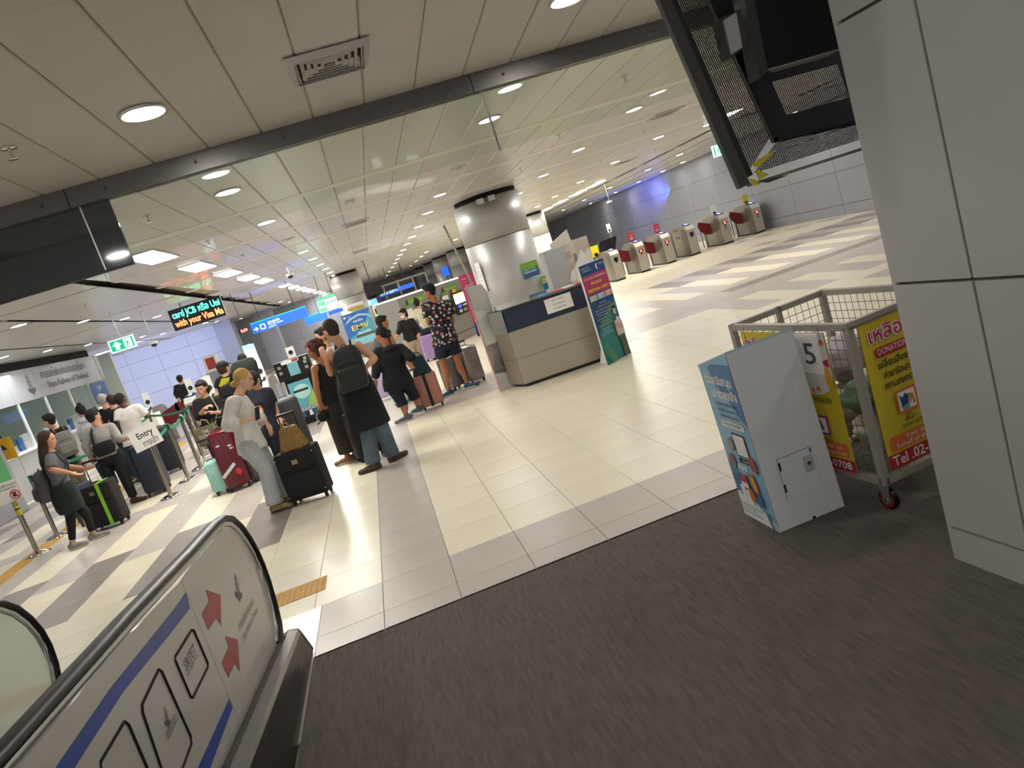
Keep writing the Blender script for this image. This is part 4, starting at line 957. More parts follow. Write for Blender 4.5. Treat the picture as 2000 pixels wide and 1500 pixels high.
gl = [(13.22, dict(card='yellow', wheel=True), 'ticket gate with a yellow card on top, last in the row beside the grey wall'),
      (12.0, dict(card='white', wheel=True), 'ticket gate with white card on top and wheelchair sticker, second from the grey wall'),
      (10.76, dict(flap=False, led=False, tape=True), 'unlit ticket gate wrapped with yellow hazard tape, its flap closed away'),
      (9.85, dict(card='red'), 'ticket gate under a red notice card, next to the taped gate'),
      (8.90, dict(card='red'), 'ticket gate under a red notice card, next to the screen and the plain gate'),
      (8.00, dict(flap=False, led=False), 'plain ticket gate without flap or light, just behind the sign board')]
for x, kw, lab in gl:
    g = gate(**kw); g.location = (x, 22.6, 0); tag(g, lab, 'ticket gate', 'ticket gates by the grey wall')
mon = root('gate_screen', (0, 0, 0), 'black screen on a stand with a yellow card, behind the plain ticket gate', 'screen')
MB().hexa([V(p) for p in ((7.93, 23.9, .95), (8.55, 23.9, .97), (8.55, 24.0, .97), (7.93, 24.0, .95), (8.05, 23.9, 1.38), (8.72, 23.9, 1.40), (8.72, 24.0, 1.40), (8.05, 24.0, 1.38))]).obj('panel', M_black, mon)
MB().box((7.66, 23.86, .93), (7.95, 23.88, 1.31)).obj('card', MATS['card_yellow'], mon); MB().box((7.76, 23.84, .95), (7.88, 23.86, 1.06)).obj('card_print', M_black, mon)
MB().tube((8.3, 23.95, 0), (8.3, 23.95, .96), .03).obj('stand', M_black, mon); MB().box((7.66, 23.88, .9), (8.3, 23.92, .96)).obj('bracket', M_black, mon)
settle(mon, (8.3, 23.95, 0))
gs = root('wall_notice', (0, 0, 0), 'small white notice on the grey wall above the red-carded gates', 'notice')
c_ = at(1189, 445, 24.6); MB().box((c_.x - .07, 24.6, c_.z - .16), (c_.x + .07, 24.61, c_.z + .14)).obj('sheet', M_paper, gs); MB().box((c_.x - .03, 24.59, c_.z - .13), (c_.x + .03, 24.6, c_.z - .05)).obj('print', M_black, gs)
MB().tube((c_.x, 24.62, 0), (c_.x, 24.62, c_.z), .012).obj('stand_pole', M_alu, gs); MB().lathe([(.14, 0), (.14, .02)], (c_.x, 24.62, 0)).obj('stand_base', M_alu, gs)
settle(gs, (c_.x, 24.62, 0)); gs['label'] = 'small white notice on a thin pole behind the ticket gates'; gs['category'] = 'notice'
# ------------------------------------------------------------------ signs under the ceiling
def hang(par, pts, zt=CZ, r=.01):
    for p in pts: MB().tube(p, (p[0], p[1], zt), r, n=6).obj('hanger', M_black, par)
M_exitg = mat('exit_green', (.0, .32, .16), .5, emit=1.1); M_exitw = mat('exit_white', (.85, 1.0, .97), .5, emit=1.6)
def exit_sign(c, w, label, mirror=False):
    t = root('exit_sign', c, label, 'exit sign'); h = w * .5
    MB().box((-w / 2, -.02, -h / 2), (w / 2, .02, h / 2)).obj('case', M_exitw, t)
    MB().box((-w / 2 - .006, -.026, h / 2), (w / 2 + .006, .026, h / 2 + .03)).obj('case_top', M_white, t)
    F = Sheet((-w / 2, -.0205, -h / 2), X3, Z3, w, h, t)
    F.rect(.04, .08, .96, .94, M_exitg); mu = (lambda u: 1 - u) if mirror else (lambda u: u)
    F.poly([(mu(a), b) for a, b in ((.30, .86), (.12, .52), (.22, .52), (.22, .18), (.38, .18), (.38, .52), (.48, .52))], M_exitw, 'arrow')
    F.rect(min(mu(.58), mu(.88)), .16, max(mu(.58), mu(.88)), .86, M_exitw, 'door_print')
    F.disc(mu(.70), .74, w * .026, M_exitg)
    for a in (((.62, .58), (.72, .66), (.78, .62), (.74, .40), (.68, .42), (.70, .55)), ((.68, .42), (.62, .20), (.66, .20), (.73, .40)), ((.72, .42), (.80, .34), (.86, .36), (.86, .32), (.80, .28), (.70, .38)), ((.74, .62), (.84, .52), (.82, .48), (.74, .56))):
        F.poly([(mu(u), v) for u, v in a], M_exitg)
    MB().tube((0, 0, h / 2 + .03), (0, 0, CZ - c[2]), .011, n=6).obj('hanger', M_alu, t)
    return t
c_ = (at(210, 665, 15) + at(268, 678, 15)) / 2; exit_sign((c_.x, 15, 2.56), .47, 'green lit exit sign with arrow and running figure, hanging beside the message board')
c_ = (at(1389, 285, 18) + at(1432, 297, 18)) / 2; exit_sign((c_.x, 18, 2.78), .57, 'green lit exit sign hanging near the grey wall by the screen housing', True)
mb_ = root('message_board', (0, 0, 0), 'black hanging LED message board with green and red running text', 'message board')
x0, x1, z0, z1 = -4.42, -3.21, 2.61, 3.10
MB().box((x0, 17.98, z0), (x1, 18.08, z1)).obj('case', M_black, mb_)
M_lg = mat('led_green', (.05, 1.0, .55), .5, emit=5); M_lr = mat('led_orange', (1.0, .13, .04), .5, emit=6)
text('card JCB หรือ Uni', .25, M_lg, (x0 + .06, 17.975, z0 + .28), X3, Z3, mb_, w=1.10, bold=.004, sy=.86)
text('with your Visa Ma', .25, M_lr, (x0 + .06, 17.975, z0 + .07), X3, Z3, mb_, w=1.12, bold=.004, sy=.86)
hang(mb_, [(x0 + .3, 18.03, z1), (x1 - .3, 18.03, z1)])
settle(mb_, (-3.8, 18.03, z0))
M_bsign = mat('sign_blue', (.01, .10, .75), .5, emit=.9); M_bsg = mat('sign_cyan', (.0, .45, .55), .5, emit=.7); M_swh = mat('sign_white', (.85, .93, 1.0), .5, emit=1.6)
def blue_sign(x0, x1, z0, z1, Y, label, words=True):
    t = root('direction_sign', (0, 0, 0), label, 'direction sign'); r = .05
    MB().box((x0, Y, z0), (x1, Y + .12, z1)).obj('case', M_bsign, t); MB().box((x0, Y - .003, z1), (x1, Y + .12, z1 + .03)).obj('case_top', M_bsg, t)
    F = Sheet((x0, Y - .0005, z0), X3, Z3, x1 - x0, z1 - z0, t)
    if words:
        F.poly([(.03, .45), (.07, .45), (.07, .62), (.115, .40), (.07, .18), (.07, .35), (.03, .35)], M_swh, 'arrow')
        F.rrect(.15, .2, .24, .72, .02, M_swh, 'icon'); F.rrect(.165, .27, .225, .64, .01, M_bsign, 'icon')
        F.text(.29, .56, 'ไปรถไฟฟ้า', .09, M_swh, w=.22); F.text(.29, .34, 'To all trains', .07, M_swh, w=.26); F.text(.29, .14, 'platform', .05, M_swh, w=.13)
    hang(t, [(x0 + .3, Y + .06, z1 + .03), (x1 - .3, Y + .06, z1 + .03)]); settle(t, ((x0 + x1) / 2, Y + .06, z0)); return t
blue_sign(-3.42, -1.77, 2.02, 2.31, 22, 'long blue lit direction sign with a white arrow, beyond the message board')
blue_sign(.62, 2.36, 1.93, 2.18, 36, 'far blue lit sign between the two round columns')
blue_sign(-2.9, -1.9, 1.75, 2.1, 33, 'small cyan lit sign far behind the long blue direction sign', False)
for i, (px, py, w, h, Y, lab) in enumerate(((760, 560, .75, .38, 35, 'black hanging screen at the start of the far blue sign'), (790, 548, .72, .38, 35, 'black hanging screen at the end of the far blue sign'), (729, 568, .55, .4, 24, 'black hanging screen beside the yellow-noticed column'))):
    c_ = at(px, py, Y); t = root('hanging_screen', (c_.x, Y, c_.z), lab, 'screen')
    MB().box((-w / 2, 0, -h / 2), (w / 2, .08, h / 2)).obj('screen', M_black, t); MB().tube((0, .04, h / 2), (0, .04, CZ - c_.z), .014, n=6).obj('hanger', M_black, t)
for i, (px, py, w, h, Y, lab) in enumerate(((728, 590, .30, .18, 24, 'small cyan lit screen on the far wall beside the column'), (870, 530, .35, .5, 40, 'blue lit strip sign between the far round columns'), (487, 692, .26, .62, 24, 'tall lit advert panel with a blue top behind the man in the cap'), (497, 690, .14, .62, 24.1, 'narrow white lit advert strip beside the tall advert panel'))):
    c_ = at(px, py, Y); t = root('lit_panel', (c_.x, Y, 0), lab, 'lit panel')
    MB().box((-w / 2, 0, c_.z - h / 2), (w / 2, .06, c_.z + h / 2)).obj('panel', M_bsign if i == 1 else mat('lit_cyan', (.25, .62, 1.0), .5, emit=1.4), t)
    if i > 1: MB().box((-w / 2 + .01, -.002, c_.z - h / 2 + .01), (w / 2 - .01, 0, c_.z + h / 2 - .16)).obj('advert', M_swh, t)
    MB().tube((0, .03, 0.0), (0, .03, c_.z - h / 2), .02, n=6).obj('stand', M_black, t)
# green and white information screen
gsn = root('information_screen', (0, 0, 0), 'hanging lit screen with a green price panel and blue strip below, beside the column', 'screen')
x0, x1, z0, z1 = -1.56, -.90, 1.99, 2.49; Y = 24
MB().box((x0, Y, z0), (x1, Y + .08, z1)).obj('case', M_black, gsn); F = Sheet((x0, Y - .0005, z0), X3, Z3, x1 - x0, z1 - z0, gsn)
M_sg = mat('screen_green', (.10, .62, .20), .5, emit=1.1); M_sw = mat('screen_white', (.72, .88, .86), .5, emit=1.2); M_sd = mat('screen_print', (.18, .28, .32), .5, emit=.4)
F.rect(.02, .03, .98, .80, M_sw, 'screen_area'); F.rect(.02, .84, .98, .97, M_sg, 'screen_bar'); F.rect(.04, .06, .40, .74, M_sg, 'price_panel'); F.text(.08, .30, '59.69', .12, M_sw, w=.28, bold=.002)
for k in range(4): F.rect(.50 + .12 * k, .45, .56 + .12 * k, .66 - .04 * (k % 2), M_sd, 'figure_print')
F.rect(.50, .18, .90, .32, mat('screen_aqua', (.45, .75, .8), .5, emit=1.0), 'screen_print')
MB().box((x0 + .25, Y + .01, z0 - .13), (x1 + .05, Y + .07, z0 - .02)).obj('blue_strip', M_bsign, gsn)
hang(gsn, [(x0 + .2, Y + .04, z1), (x1 - .1, Y + .04, z1)]); settle(gsn, (-1.2, Y + .04, z0))
ck = root('digital_clock', (-3.31, 20, 2.12), 'small black digital clock with red digits hanging beside the long blue sign', 'clock')
MB().box((-.13, 0, 0), (.13, .06, .12)).obj('case', M_black, ck); text('0:59', .11, M_rled, (-.08, -.002, .02), X3, Z3, ck, w=.18, bold=.002, name='numeral'); MB().tube((0, .03, .12), (0, .03, CZ - 2.12), .008, n=6).obj('hanger', M_black, ck)

# ------------------------------------------------------------------ ceiling fittings
M_vent = mat('vent_plastic', 'B9B5B1', .5); M_ventd = mat('vent_dark', '2E2C2A', .8)
def vent(x, y, s, label, dark=True):
    t = root('ceiling_vent', (x, y, CZ), label, 'vent')
    for k in range(6):
        a = s * (1 - .155 * k) / 2; b = a - s * .045; z = -.014 + .003 * k
        if k == 0: b = a - s * .09
        for q in (((-a, -a), (a, -a), (b, -b), (-b, -b)), ((a, -a), (a, a), (b, b), (b, -b)), ((a, a), (-a, a), (-b, b), (b, b)), ((-a, a), (-a, -a), (-b, -b), (-b, b))):
            zz = (z, z, z - .012, z - .012) if k else (z + .012, z + .012, z - .012, z - .012)
            MB().prism([V((q[i][0], q[i][1], zz[i])) for i in range(4)], (0, 0, .003)).obj('louver', M_vent, t)
    MB().box((-s / 2 + .03, -s / 2 + .03, -.002), (s / 2 - .03, s / 2 - .03, .004)).obj('duct', M_ventd, t)
    return t
vent(.245, 4.38, .48, 'large square ceiling vent with stepped louvres in front of the steel rail')
for x, y, lab in ((.25, 12.75, 'square ceiling vent beyond the hanging glass, in line with the large one'), (5.3, 10.9, 'square ceiling vent with a loose cable over the cream floor'), (.25, 19.5, 'small far ceiling vent in front of the column with the yellow notice'), (-5.1, 11.2, 'ceiling vent among the dark ceiling gaps over the queue'), (7.2, 17.6, 'ceiling vent far over the ticket gates')):
    t = root('ceiling_vent', (x, y, CZ), lab, 'vent')
    MB().box((-.24, -.24, -.012), (.24, .24, .004)).obj('frame', M_vent, t)
    for k in range(4): MB().box((-.19, -.17 + .1 * k, -.016), (.19, -.13 + .1 * k, -.012)).obj('slat', M_ventd if k % 2 else M_vent, t)
def sprinkler(x, y, lab):
    t = root('sprinkler', (x, y, CZ), lab, 'sprinkler', 'ceiling sprinklers')
    MB().lathe([(.042, 0), (.038, -.006), (.012, -.01)], n=16).obj('rosette', M_chrome, t); MB().tube((0, 0, -.01), (0, 0, -.055), .009, n=8).obj('stem', M_chrome, t)
    MB().lathe([(.004, -.055), (.026, -.056), (.026, -.060), (.004, -.061)], n=14).obj('deflector', M_chrome, t); return t
sp = sprinkler(-1.5, 4.35, 'chrome ceiling sprinkler near the dark glass, in front of the steel rail')
for i, (x, y) in enumerate(((-1.6, 7.11), (-1.62, 9.72), (-1.64, 12.37), (3.15, 7.14), (3.16, 9.71), (3.15, 12.18), (5.5, 12.3), (5.6, 15.0), (-4.15, 12.4), (-4.2, 15.3), (7.7, 16.9), (-6.5, 14.0))):
    copytree(sp, (x, y, CZ), label='chrome ceiling sprinkler, ' + ('first behind the dark glass', 'second behind the dark glass', 'third behind the dark glass', 'first behind the glass joint post', 'second behind the glass joint post', 'third behind the glass joint post, by the thick column', 'before the gates, nearer one', 'before the gates, farther one', 'among the dark ceiling gaps, nearer one', 'among the dark ceiling gaps, farther one', 'over the gates beside the oblong lights', 'over the ticket office queue')[i])
for i, (px, py, lab) in enumerate(((683, 393, 'white round smoke detector beyond the hanging glass, above the far vent'), (568, 536, 'white smoke detector near the line of oblong lights'))):
    c_ = fl(px, py, CZ); t = root('smoke_detector', (c_.x, c_.y, CZ), lab, 'smoke detector')
    MB().lathe([(.07, .0), (.07, -.02), (.055, -.045), (.03, -.05)], n=20).obj('body', M_white, t); MB().box((-.02, -.056, -.04), (.02, -.05, -.03)).obj('slot', M_ventd, t)
for i, (px, py, lab) in enumerate(((895, 327, 'flat round ceiling speaker beyond the hanging glass, near the far vent'), (563, 467, 'flat round ceiling speaker over the queue'), (290, 422, 'round ceiling plate beside a sprinkler'))):
    if i == 2: continue
    c_ = fl(px, py, CZ); t = root('ceiling_speaker', (c_.x, c_.y, CZ), lab, 'speaker')
    MB().lathe([(.115, .0), (.11, -.008), (.09, -.010)], n=24).obj('rim', M_vent, t); MB().lathe([(.09, -.009), (.0005, -.011)], n=24).obj('grille', mat('speaker_grille', '8F8A7E', .6), t)
def dome(px, py, Y, lab, drop=.25):
    c_ = at(px, py, Y); t = root('security_camera', (c_.x, Y, c_.z), lab, 'camera')
    MB().tube((0, 0, .06), (0, 0, CZ - c_.z), .012, n=8).obj('stem', M_alu, t); MB().lathe([(.085, .06), (.09, .02), (.085, .0)], n=20).obj('housing', M_white, t); MB().ell((0, 0, 0), (X3, Y3, Z3), (.07, .07, .065)).obj('dome', M_rdr, t)
dome(301, 672, 17, 'round security camera hanging on a pole beside the exit sign'); dome(1191, 396, 24, 'white security camera hanging by the grey wall above the gates'); dome(567, 539, 17, 'small dome camera under the ceiling near the oblong lights')
pl_ = root('ceiling_pole', (0, 0, 0), 'thin grey pole between ceiling and ticket machine beside the thick column', 'pole')
pa = at(874, 463, 20); MB().tube((pa.x + .25, 20, 1.4), (pa.x, 20, CZ), .03, n=8).obj('pole', mat('pole_grey', '8C8A80', .5), pl_); settle(pl_, (pa.x, 20, 1.4))
for y_, x_ in ((14.32, 2.72), (14.30, 2.95)):
    t = root('spotlight', (x_, y_, 3.06), 'small box lamp clipped to the top of the thick column, ' + ('outer' if x_ < 2.8 else 'inner') + ' one of two', 'spotlight')
    MB().box((-.07, -.03, -.06), (.07, .09, .04)).obj('housing', M_alu, t); MB().box((-.055, -.032, -.05), (.055, -.03, .03)).obj('lens', mat('lens_grey', 'BDBDB6', .2), t)
# ------------------------------------------------------------------ ticket office at the left
M_fas = mat('fascia_grey', '9A9A9C', .45, .1); M_off = mat('office_wall', 'C9D2CB', .6); M_offg = mat('office_glass', (.90, .96, .95), .02, trans=1.0, ior=1.12, spec=.6)
fa = root('office_fascia', (0, 0, 0), 'long grey fascia with railway emblem and name over the ticket office windows', 'fascia')
FX = -8.8
MB().box((FX - .35, 12.0, 2.16), (FX - .02, 25.1, 2.98)).obj('core', M_groove, fa)
for k in range(9):
    y0 = 12.0 + k * 1.456; MB().box((FX - .02, y0 + .004, 2.16), (FX, y0 + 1.452, 2.98)).obj('fascia_panel', M_fas, fa)
MB().box((FX - .3, 12.0, 2.98), (FX - .1, 25.1, 3.195)).obj('shadow_gap', M_blackm, fa)
MB().box((FX - .35, 25.1, 2.16), (FX + .02, 25.35, 2.98)).obj('end_panel', M_fas, fa)
M_letg = mat('letter_grey', '4C4C50', .4, .3)
a_ = atx(57, 748, FX + .004); emblem((FX + .004, a_.y, 2.42), .42, fa, (0, 1, 0), Z3, M_letg, lift=.001)
text('การรถไฟแห่งประเทศไทย', .30, M_letg, (FX + .006, a_.y + .75, 2.64), Y3, Z3, fa, w=3.0, bold=.003); text('State Railway of Thailand', .24, M_letg, (FX + .006, a_.y + .95, 2.36), Y3, Z3, fa, w=2.8, bold=.003)
settle(fa, (FX, 18.5, 2.16))
of = root('ticket_office', (0, 0, 0), 'glazed ticket office with counters, white frames and a lit ceiling under the grey fascia', 'ticket office')
MB().box((-13.2, 10, 0), (-13.1, 27, 3.2)).obj('back_wall', M_off, of); MB().box((-13.2, 26.9, 0), (-8.9, 27.0, 3.0)).obj('end_wall', M_off, of); MB().box((-13.2, 10, 2.9), (-9.3, 27, 2.95)).obj('office_ceiling', M_off, of)
MB().box((-10.6, 20.4, 0), (-10.45, 21.2, 2.9)).obj('blue_pillar', mat('office_blue', '7FA8E8', .4), of)
for y in (16.4, 17.9, 19.4, 20.9, 22.4, 23.9, 25.1): MB().box((FX - .06, y - .025, 1.05), (FX, y + .025, 2.16)).obj('window_post', M_white, of)
for y in (16.4, 17.9, 19.4, 20.9, 22.4, 23.9): MB().box((FX - .035, y + .03, 1.25), (FX - .025, y + 1.46 if y < 23 else y + 1.17, 2.15)).obj('pane', M_offg, of)
for k, y in enumerate((16.4, 17.9, 19.4, 20.9, 22.4, 23.9)):
    MB().box((FX - .65, y + .01, 0), (FX + .22, y + 1.49 if y < 23 else y + 1.2, 1.02)).obj('counter_unit', mat('office_counter', 'A9ABAC', .4), of)
    MB().box((FX - .68, y + .005, 1.02), (FX + .28, y + 1.495 if y < 23 else y + 1.2, 1.06)).obj('counter_top', M_white, of)
    MB().box((FX - .5, y + .45, 1.06), (FX - .42, y + .95, 1.42)).obj('monitor', M_black if k % 2 else M_white, of)
    MB().box((FX - .2, y + 1.05, 1.06), (FX - .15, y + 1.28, 1.38)).obj('notice_card', (M_paper, mat('card_blue', '35639A', .5))[k % 2], of)
    MB().box((FX + .02, y + .15, 1.06), (FX + .14, y + .3, 1.2 + .05 * (k % 2))).obj('leaflet_box', mat('office_box', '8C98A8', .5), of)
for y in (17, 20, 23): MB().box((-11.2, y, 2.86), (-10.9, y + 1.2, 2.9)).obj('ceiling_light', mat('office_tube', (.95, 1.0, .97), .5, emit=9), of)
MB().box((FX - .9, 16.0, 2.02), (FX - .86, 16.9, 2.14)).obj('lit_sign', mat('lit_green', (.3, .9, .5), .5, emit=2), of)
settle(of, (FX, 20, 0))
bp = at(193, 770, 24.6); t, F = poster('poster', 'dark blue office poster under the far end of the grey fascia', (FX + .05, 24.4, 1.80), 1.25, .66, Y3, mat('poster_dark', '2B4F80', .4))
F.text(.5, .6, '1 M', .22, M_white, w=.2, align='CENTER'); F.text(.5, .25, 'ประชาสัมพันธ์', .14, M_white, w=.6, align='CENTER')
ol = struct(MB().box((-8.15, 6.0, 0), (-7.95, 16.1, 2.16)).obj('wall_front', M_wallg), 'low grey panelled wall beside the yellow tactile line')
for k in range(7):
    for z0, z1 in ((.02, .55), (.56, 2.15)): MB().box((-7.95, 6.02 + 1.44 * k, z0), (-7.935, 6.02 + 1.44 * k + 1.425, z1)).obj('wall_panel', M_wallg, ol)
gstrip = root('notice_board', (0, 0, 0), 'narrow purple and green notice strip on the end of the grey wall', 'notice')
MB().box((-7.934, 15.4, .72), (-7.925, 15.95, 1.3)).obj('lower_part', mat('strip_green', '3E8D4C', .5), gstrip); MB().box((-7.934, 15.4, 1.3), (-7.925, 15.95, 1.62)).obj('upper_part', mat('strip_purple', '3D3A78', .5), gstrip); settle(gstrip, (-7.93, 15.7, .7))
ysn = root('warning_sign', (0, 0, 0), 'yellow hanging warning sign at the corner of the ticket office', 'sign')
c_ = at(13, 878, 16.5); MB().box((c_.x - .19, 16.5, c_.z - .22), (c_.x + .15, 16.51, c_.z + .25)).obj('board', mat('sign_yellow', 'D9A520', .5), ysn); MB().prism([V((c_.x - .12, 16.499, c_.z)), V((c_.x + .02, 16.499, c_.z)), V((c_.x - .05, 16.499, c_.z + .13))], (0, -.003, 0)).obj('triangle', M_black, ysn); MB().box((c_.x - .03, 16.5, c_.z + .25), (c_.x, 16.51, 2.17)).obj('strap', M_black, ysn); settle(ysn, (c_.x, 16.5, c_.z))

# ------------------------------------------------------------------ ticket machines
M_tvm = mat('machine_grey', '8E8D88', .4, .45, var=.03, scale=2)
tv = root('ticket_machine', (0, 0, 0), 'long grey ticket machine with green header signs and two lit screens', 'ticket machine')
e0, e1 = V((.72, 18.9, 0)), V((3.14, 21.5, 0)); eu_ = (e1 - e0).normalized(); L_ = (e1 - e0).length; en = eu_.cross(Z3); H_ = 1.72
MB().prism([e0, e1, e1 + Z3 * H_, e0 + Z3 * H_], -en * .8).obj('body', M_tvm, tv)
MB().prism([e0 + Z3 * H_, e1 + Z3 * H_, e1 + Z3 * (H_ + .035), e0 + Z3 * (H_ + .035)], -en * .9 + en * 0).obj('lit_edge', mat('edge_lit', (1, .98, .9), .5, emit=.9), tv)
K = Sheet(e0, eu_, Z3, L_, H_, tv, lift=.004)
K.rect(0, .13, 1, .145, M_groove, 'joint')
def tvm_unit(u):
    K.rect(u, .86, u + .20, .94, M_pg, 'header_sign'); K.rect(u - .015, .865, u, .93, M_black, 'header_end'); K.text(u + .03, .88, 'จำหน่ายตั๋ว Ticket', .05, M_white, w=.14)
    K.rect(u + .10, .80, u + .15, .86, MATS['card_yellow'], 'card'); K.rect(u + .07, .42, u + .27, .80, M_black, 'front_panel')
    K.rect(u + .09, .60, u + .24, .77, mat('screen_lit', (.72, .85, .95), .5, emit=1.5), 'screen'); K.rect(u + .09, .745, u + .24, .77, mat('screen_top', (1.0, .45, .15), .5, emit=1.2), 'screen_bar')
    K.rect(u + .11, .53, u + .16, .58, mat('slot_blue', (.08, .12, .8), .5, emit=.8), 'card_slot'); K.rect(u + .18, .54, u + .24, .57, M_paper, 'label'); K.rect(u + .11, .45, u + .15, .50, M_paper, 'label'); K.rect(u + .17, .45, u + .22, .50, M_alu, 'coin_slot')
    K.rect(u + .29, .40, u + .36, .47, M_paper, 'label'); K.rect(u + .27, .34, u + .37, .39, M_groove, 'ticket_slot'); K.rect(u - .06, .60, u + .02, .80, M_paper, 'notice'); K.rect(u - .05, .80, u + .01, .85, M_pg, 'label')
tvm_unit(.10); tvm_unit(.56)
settle(tv, (1.9, 20.2, 0))
pk = root('banner_stand', (0, 0, 0), 'pink and blue upright banner at the end of the ticket machine', 'banner')
k0 = at(940, 665, 20.2); MB().box((k0.x - .06, 20.15, 0), (k0.x + .40, 20.2, 1.78)).obj('board', mat('banner_pink', 'B03866', .5), pk)
F = Sheet((k0.x - .06, 20.149, 0), X3, Z3, .46, 1.78, pk); F.rect(0, 0, 1, .22, mat('banner_blue', '2A2A7A', .5)); F.disc(.62, .52, .17, M_paper, r2=.15); F.disc(.66, .54, .06, M_ink, r2=.10); F.text(.1, .92, 'TRAIN', .05, M_white, w=.35); F.text(.25, .80, 'มา จอง', .09, M_white, w=.5); F.text(.2, .72, 'บัตร EMV', .08, M_gold, w=.6); F.text(.4, .1, 'Av.', .08, M_white, w=.25)
settle(pk, (k0.x + .17, 20.17, 0))
# column with posters
t, F = poster('poster', 'blue payment poster with large yellow letters on the round column', (-.58, 26.6, 1.10), 1.04, 1.20, X3, mat('emv_blue', '2D62A0', .45))
F.poly([(0, 0), (1, 0), (1, .95), (.8, .7), (.45, .4), (0, .25)], mat('emv_teal', '4C93A5', .45)); F.rect(0, 0, 1, .22, mat('emv_aqua', '7FB9C4', .45))
F.poly([(.02, .70), (.25, .86), (.6, .92), (.9, .84), (1, .74), (1, .68), (.88, .79), (.6, .86), (.3, .80)], mat('emv_sweep', '9BB8CC', .45))
F.disc(.10, .91, .04, M_white); F.text(.16, .90, 'TRAIN', .04, M_white, w=.16); F.text(.34, .70, 'แตะบัตร', .12, M_white, w=.34, bold=.002); F.text(.20, .47, 'EMV', .26, mat('emv_yellow', 'E3CC3E', .5), w=.62, bold=.002); F.text(.36, .32, 'เดินทางกับ', .12, M_white, w=.46, bold=.002); F.rect(.30, .22, 1, .29, M_ink); F.text(.34, .235, 'สะดวก ง่าย ได้ทุกที่', .05, M_gold, w=.6)
t['label'] = 'blue poster board with large yellow letters EMV standing at the round column'
for x_ in (-.95, -.2): MB().box((x_ - .02, 26.6, 0), (x_ + .02, 26.64, .52)).obj('leg', M_alu, t)
t, F = poster('notice', 'yellow and white notice above the blue poster on the round column', (-.50, 27.13, 1.88), .62, .22, X3, M_paper)
F.rect(0, 0, 1, .42, M_tape); F.text(.1, .42, 'โปรดระวัง', .12, MATS['print_red2'], w=.8)
t = root('info_box', (0, 0, 0), 'small white framed black screen on a narrow stand beside the yellow-noticed column', 'screen')
c_ = at(738, 607, 24); MB().box((c_.x - .15, 24, c_.z - .16), (c_.x + .15, 24.06, c_.z + .16)).obj('frame', M_white, t); MB().box((c_.x - .09, 23.996, c_.z - .09), (c_.x + .09, 24, c_.z + .09)).obj('screen', M_groove, t); MB().box((c_.x - .14, 24.0, c_.z + .22), (c_.x + .16, 24.04, c_.z + .50)).obj('top_notice', mat('notice_plum', '3E2A48', .5), t); MB().box((c_.x - .1, 24.02, 0), (c_.x + .1, 24.05, c_.z + .5)).obj('stand', M_tvm, t)
MB().box((c_.x - .14, 23.98, c_.z - .62), (c_.x + .18, 24.0, c_.z - .2)).obj('lower_notice', M_pb, t); MB().box((c_.x - .14, 23.97, c_.z - .86), (c_.x + .12, 23.98, c_.z - .56)).obj('pink_notice', M_mag, t); settle(t, (c_.x, 24.02, 0))
# glass lift / barrier beyond
gb_ = root('glass_enclosure', (0, 0, 0), 'glass and steel enclosure behind the masked woman, beside the ticket machine', 'enclosure')
for x in (.15, .75, 1.35, 1.95, 2.5): MB().box((x - .03, 29, 0), (x + .03, 29.06, 2.3)).obj('post', M_gst, gb_)
for z in (.9, 1.05, 1.7, 2.3): MB().box((.15, 29, z - .03), (2.5, 29.05, z + .03)).obj('rail', M_gst, gb_)
for x in (.15, .75, 1.35, 1.95): MB().box((x + .04, 29.02, .1), (x + .56, 29.03, 2.25)).obj('pane', M_offg, gb_)
MB().box((.15, 28.97, .78), (2.0, 28.99, .9)).obj('green_band', mat('band_green', '7DA764', .5), gb_); settle(gb_, (1.2, 29, 0))
# ------------------------------------------------------------------ payment gate panel with poster, left gates
kp = root('payment_panel', (0, 0, 0), 'black payment panel with a round-cornered blue crowd poster and card readers, at the gates', 'payment panel')
x0 = -2.02
MB().hexa([V(p) for p in ((x0, 14.3, .0), (x0 + .56, 14.3, .0), (x0 + .56, 14.9, .0), (x0, 14.9, .0), (x0, 14.3, .95), (x0 + .56, 14.3, .95), (x0 + .56, 14.9, 1.0), (x0, 14.9, 1.0))]).obj('body', M_black, kp)
MB().box((x0 - .07, 14.25, .93), (x0 + .60, 14.5, 1.30)).obj('upper_panel', M_black, kp)
F = Sheet((x0 - .07, 14.249, .0), X3, Z3, .67, 1.30, kp)
F.rect(.17, .10, .80, .66, mat('kiosk_poster', '5E9FAE', .4), 'poster'); F.disc(.50, .50, .16, mat('kiosk_pale', 'A9D0CE', .4), r2=.14); F.rrect(.26, .50, .70, .535, .015, M_ink); F.poly([(.62, .38), (.80, .50), (.80, .24), (.55, .27)], mat('kiosk_green', '8FB35A', .4))
F.rect(.17, .10, .80, .20, M_ink, 'print')
for k in range(6): F.disc(.22 + .105 * k, .225 + .012 * (k % 2), .028, mat('face_print', 'B48F80', .6)); F.poly([(.17 + .105 * k, .12), (.27 + .105 * k, .12), (.255 + .105 * k, .20), (.185 + .105 * k, .20)], (M_white, M_navyp, M_ink)[k % 3])
F.rect(.36, .76, .66, .96, mat('kiosk_card', '6FA9B5', .4), 'poster'); F.rect(.22, .95, .72, .995, M_paper, 'label'); F.rect(.52, .955, .70, .99, M_red, 'label')
for a, b_ in ((.08, .82), (.08, .90), (.82, .80), (.82, .88), (.85, .93)): F.rect(a, b_, a + .09, b_ + .045, M_alu, 'slot')
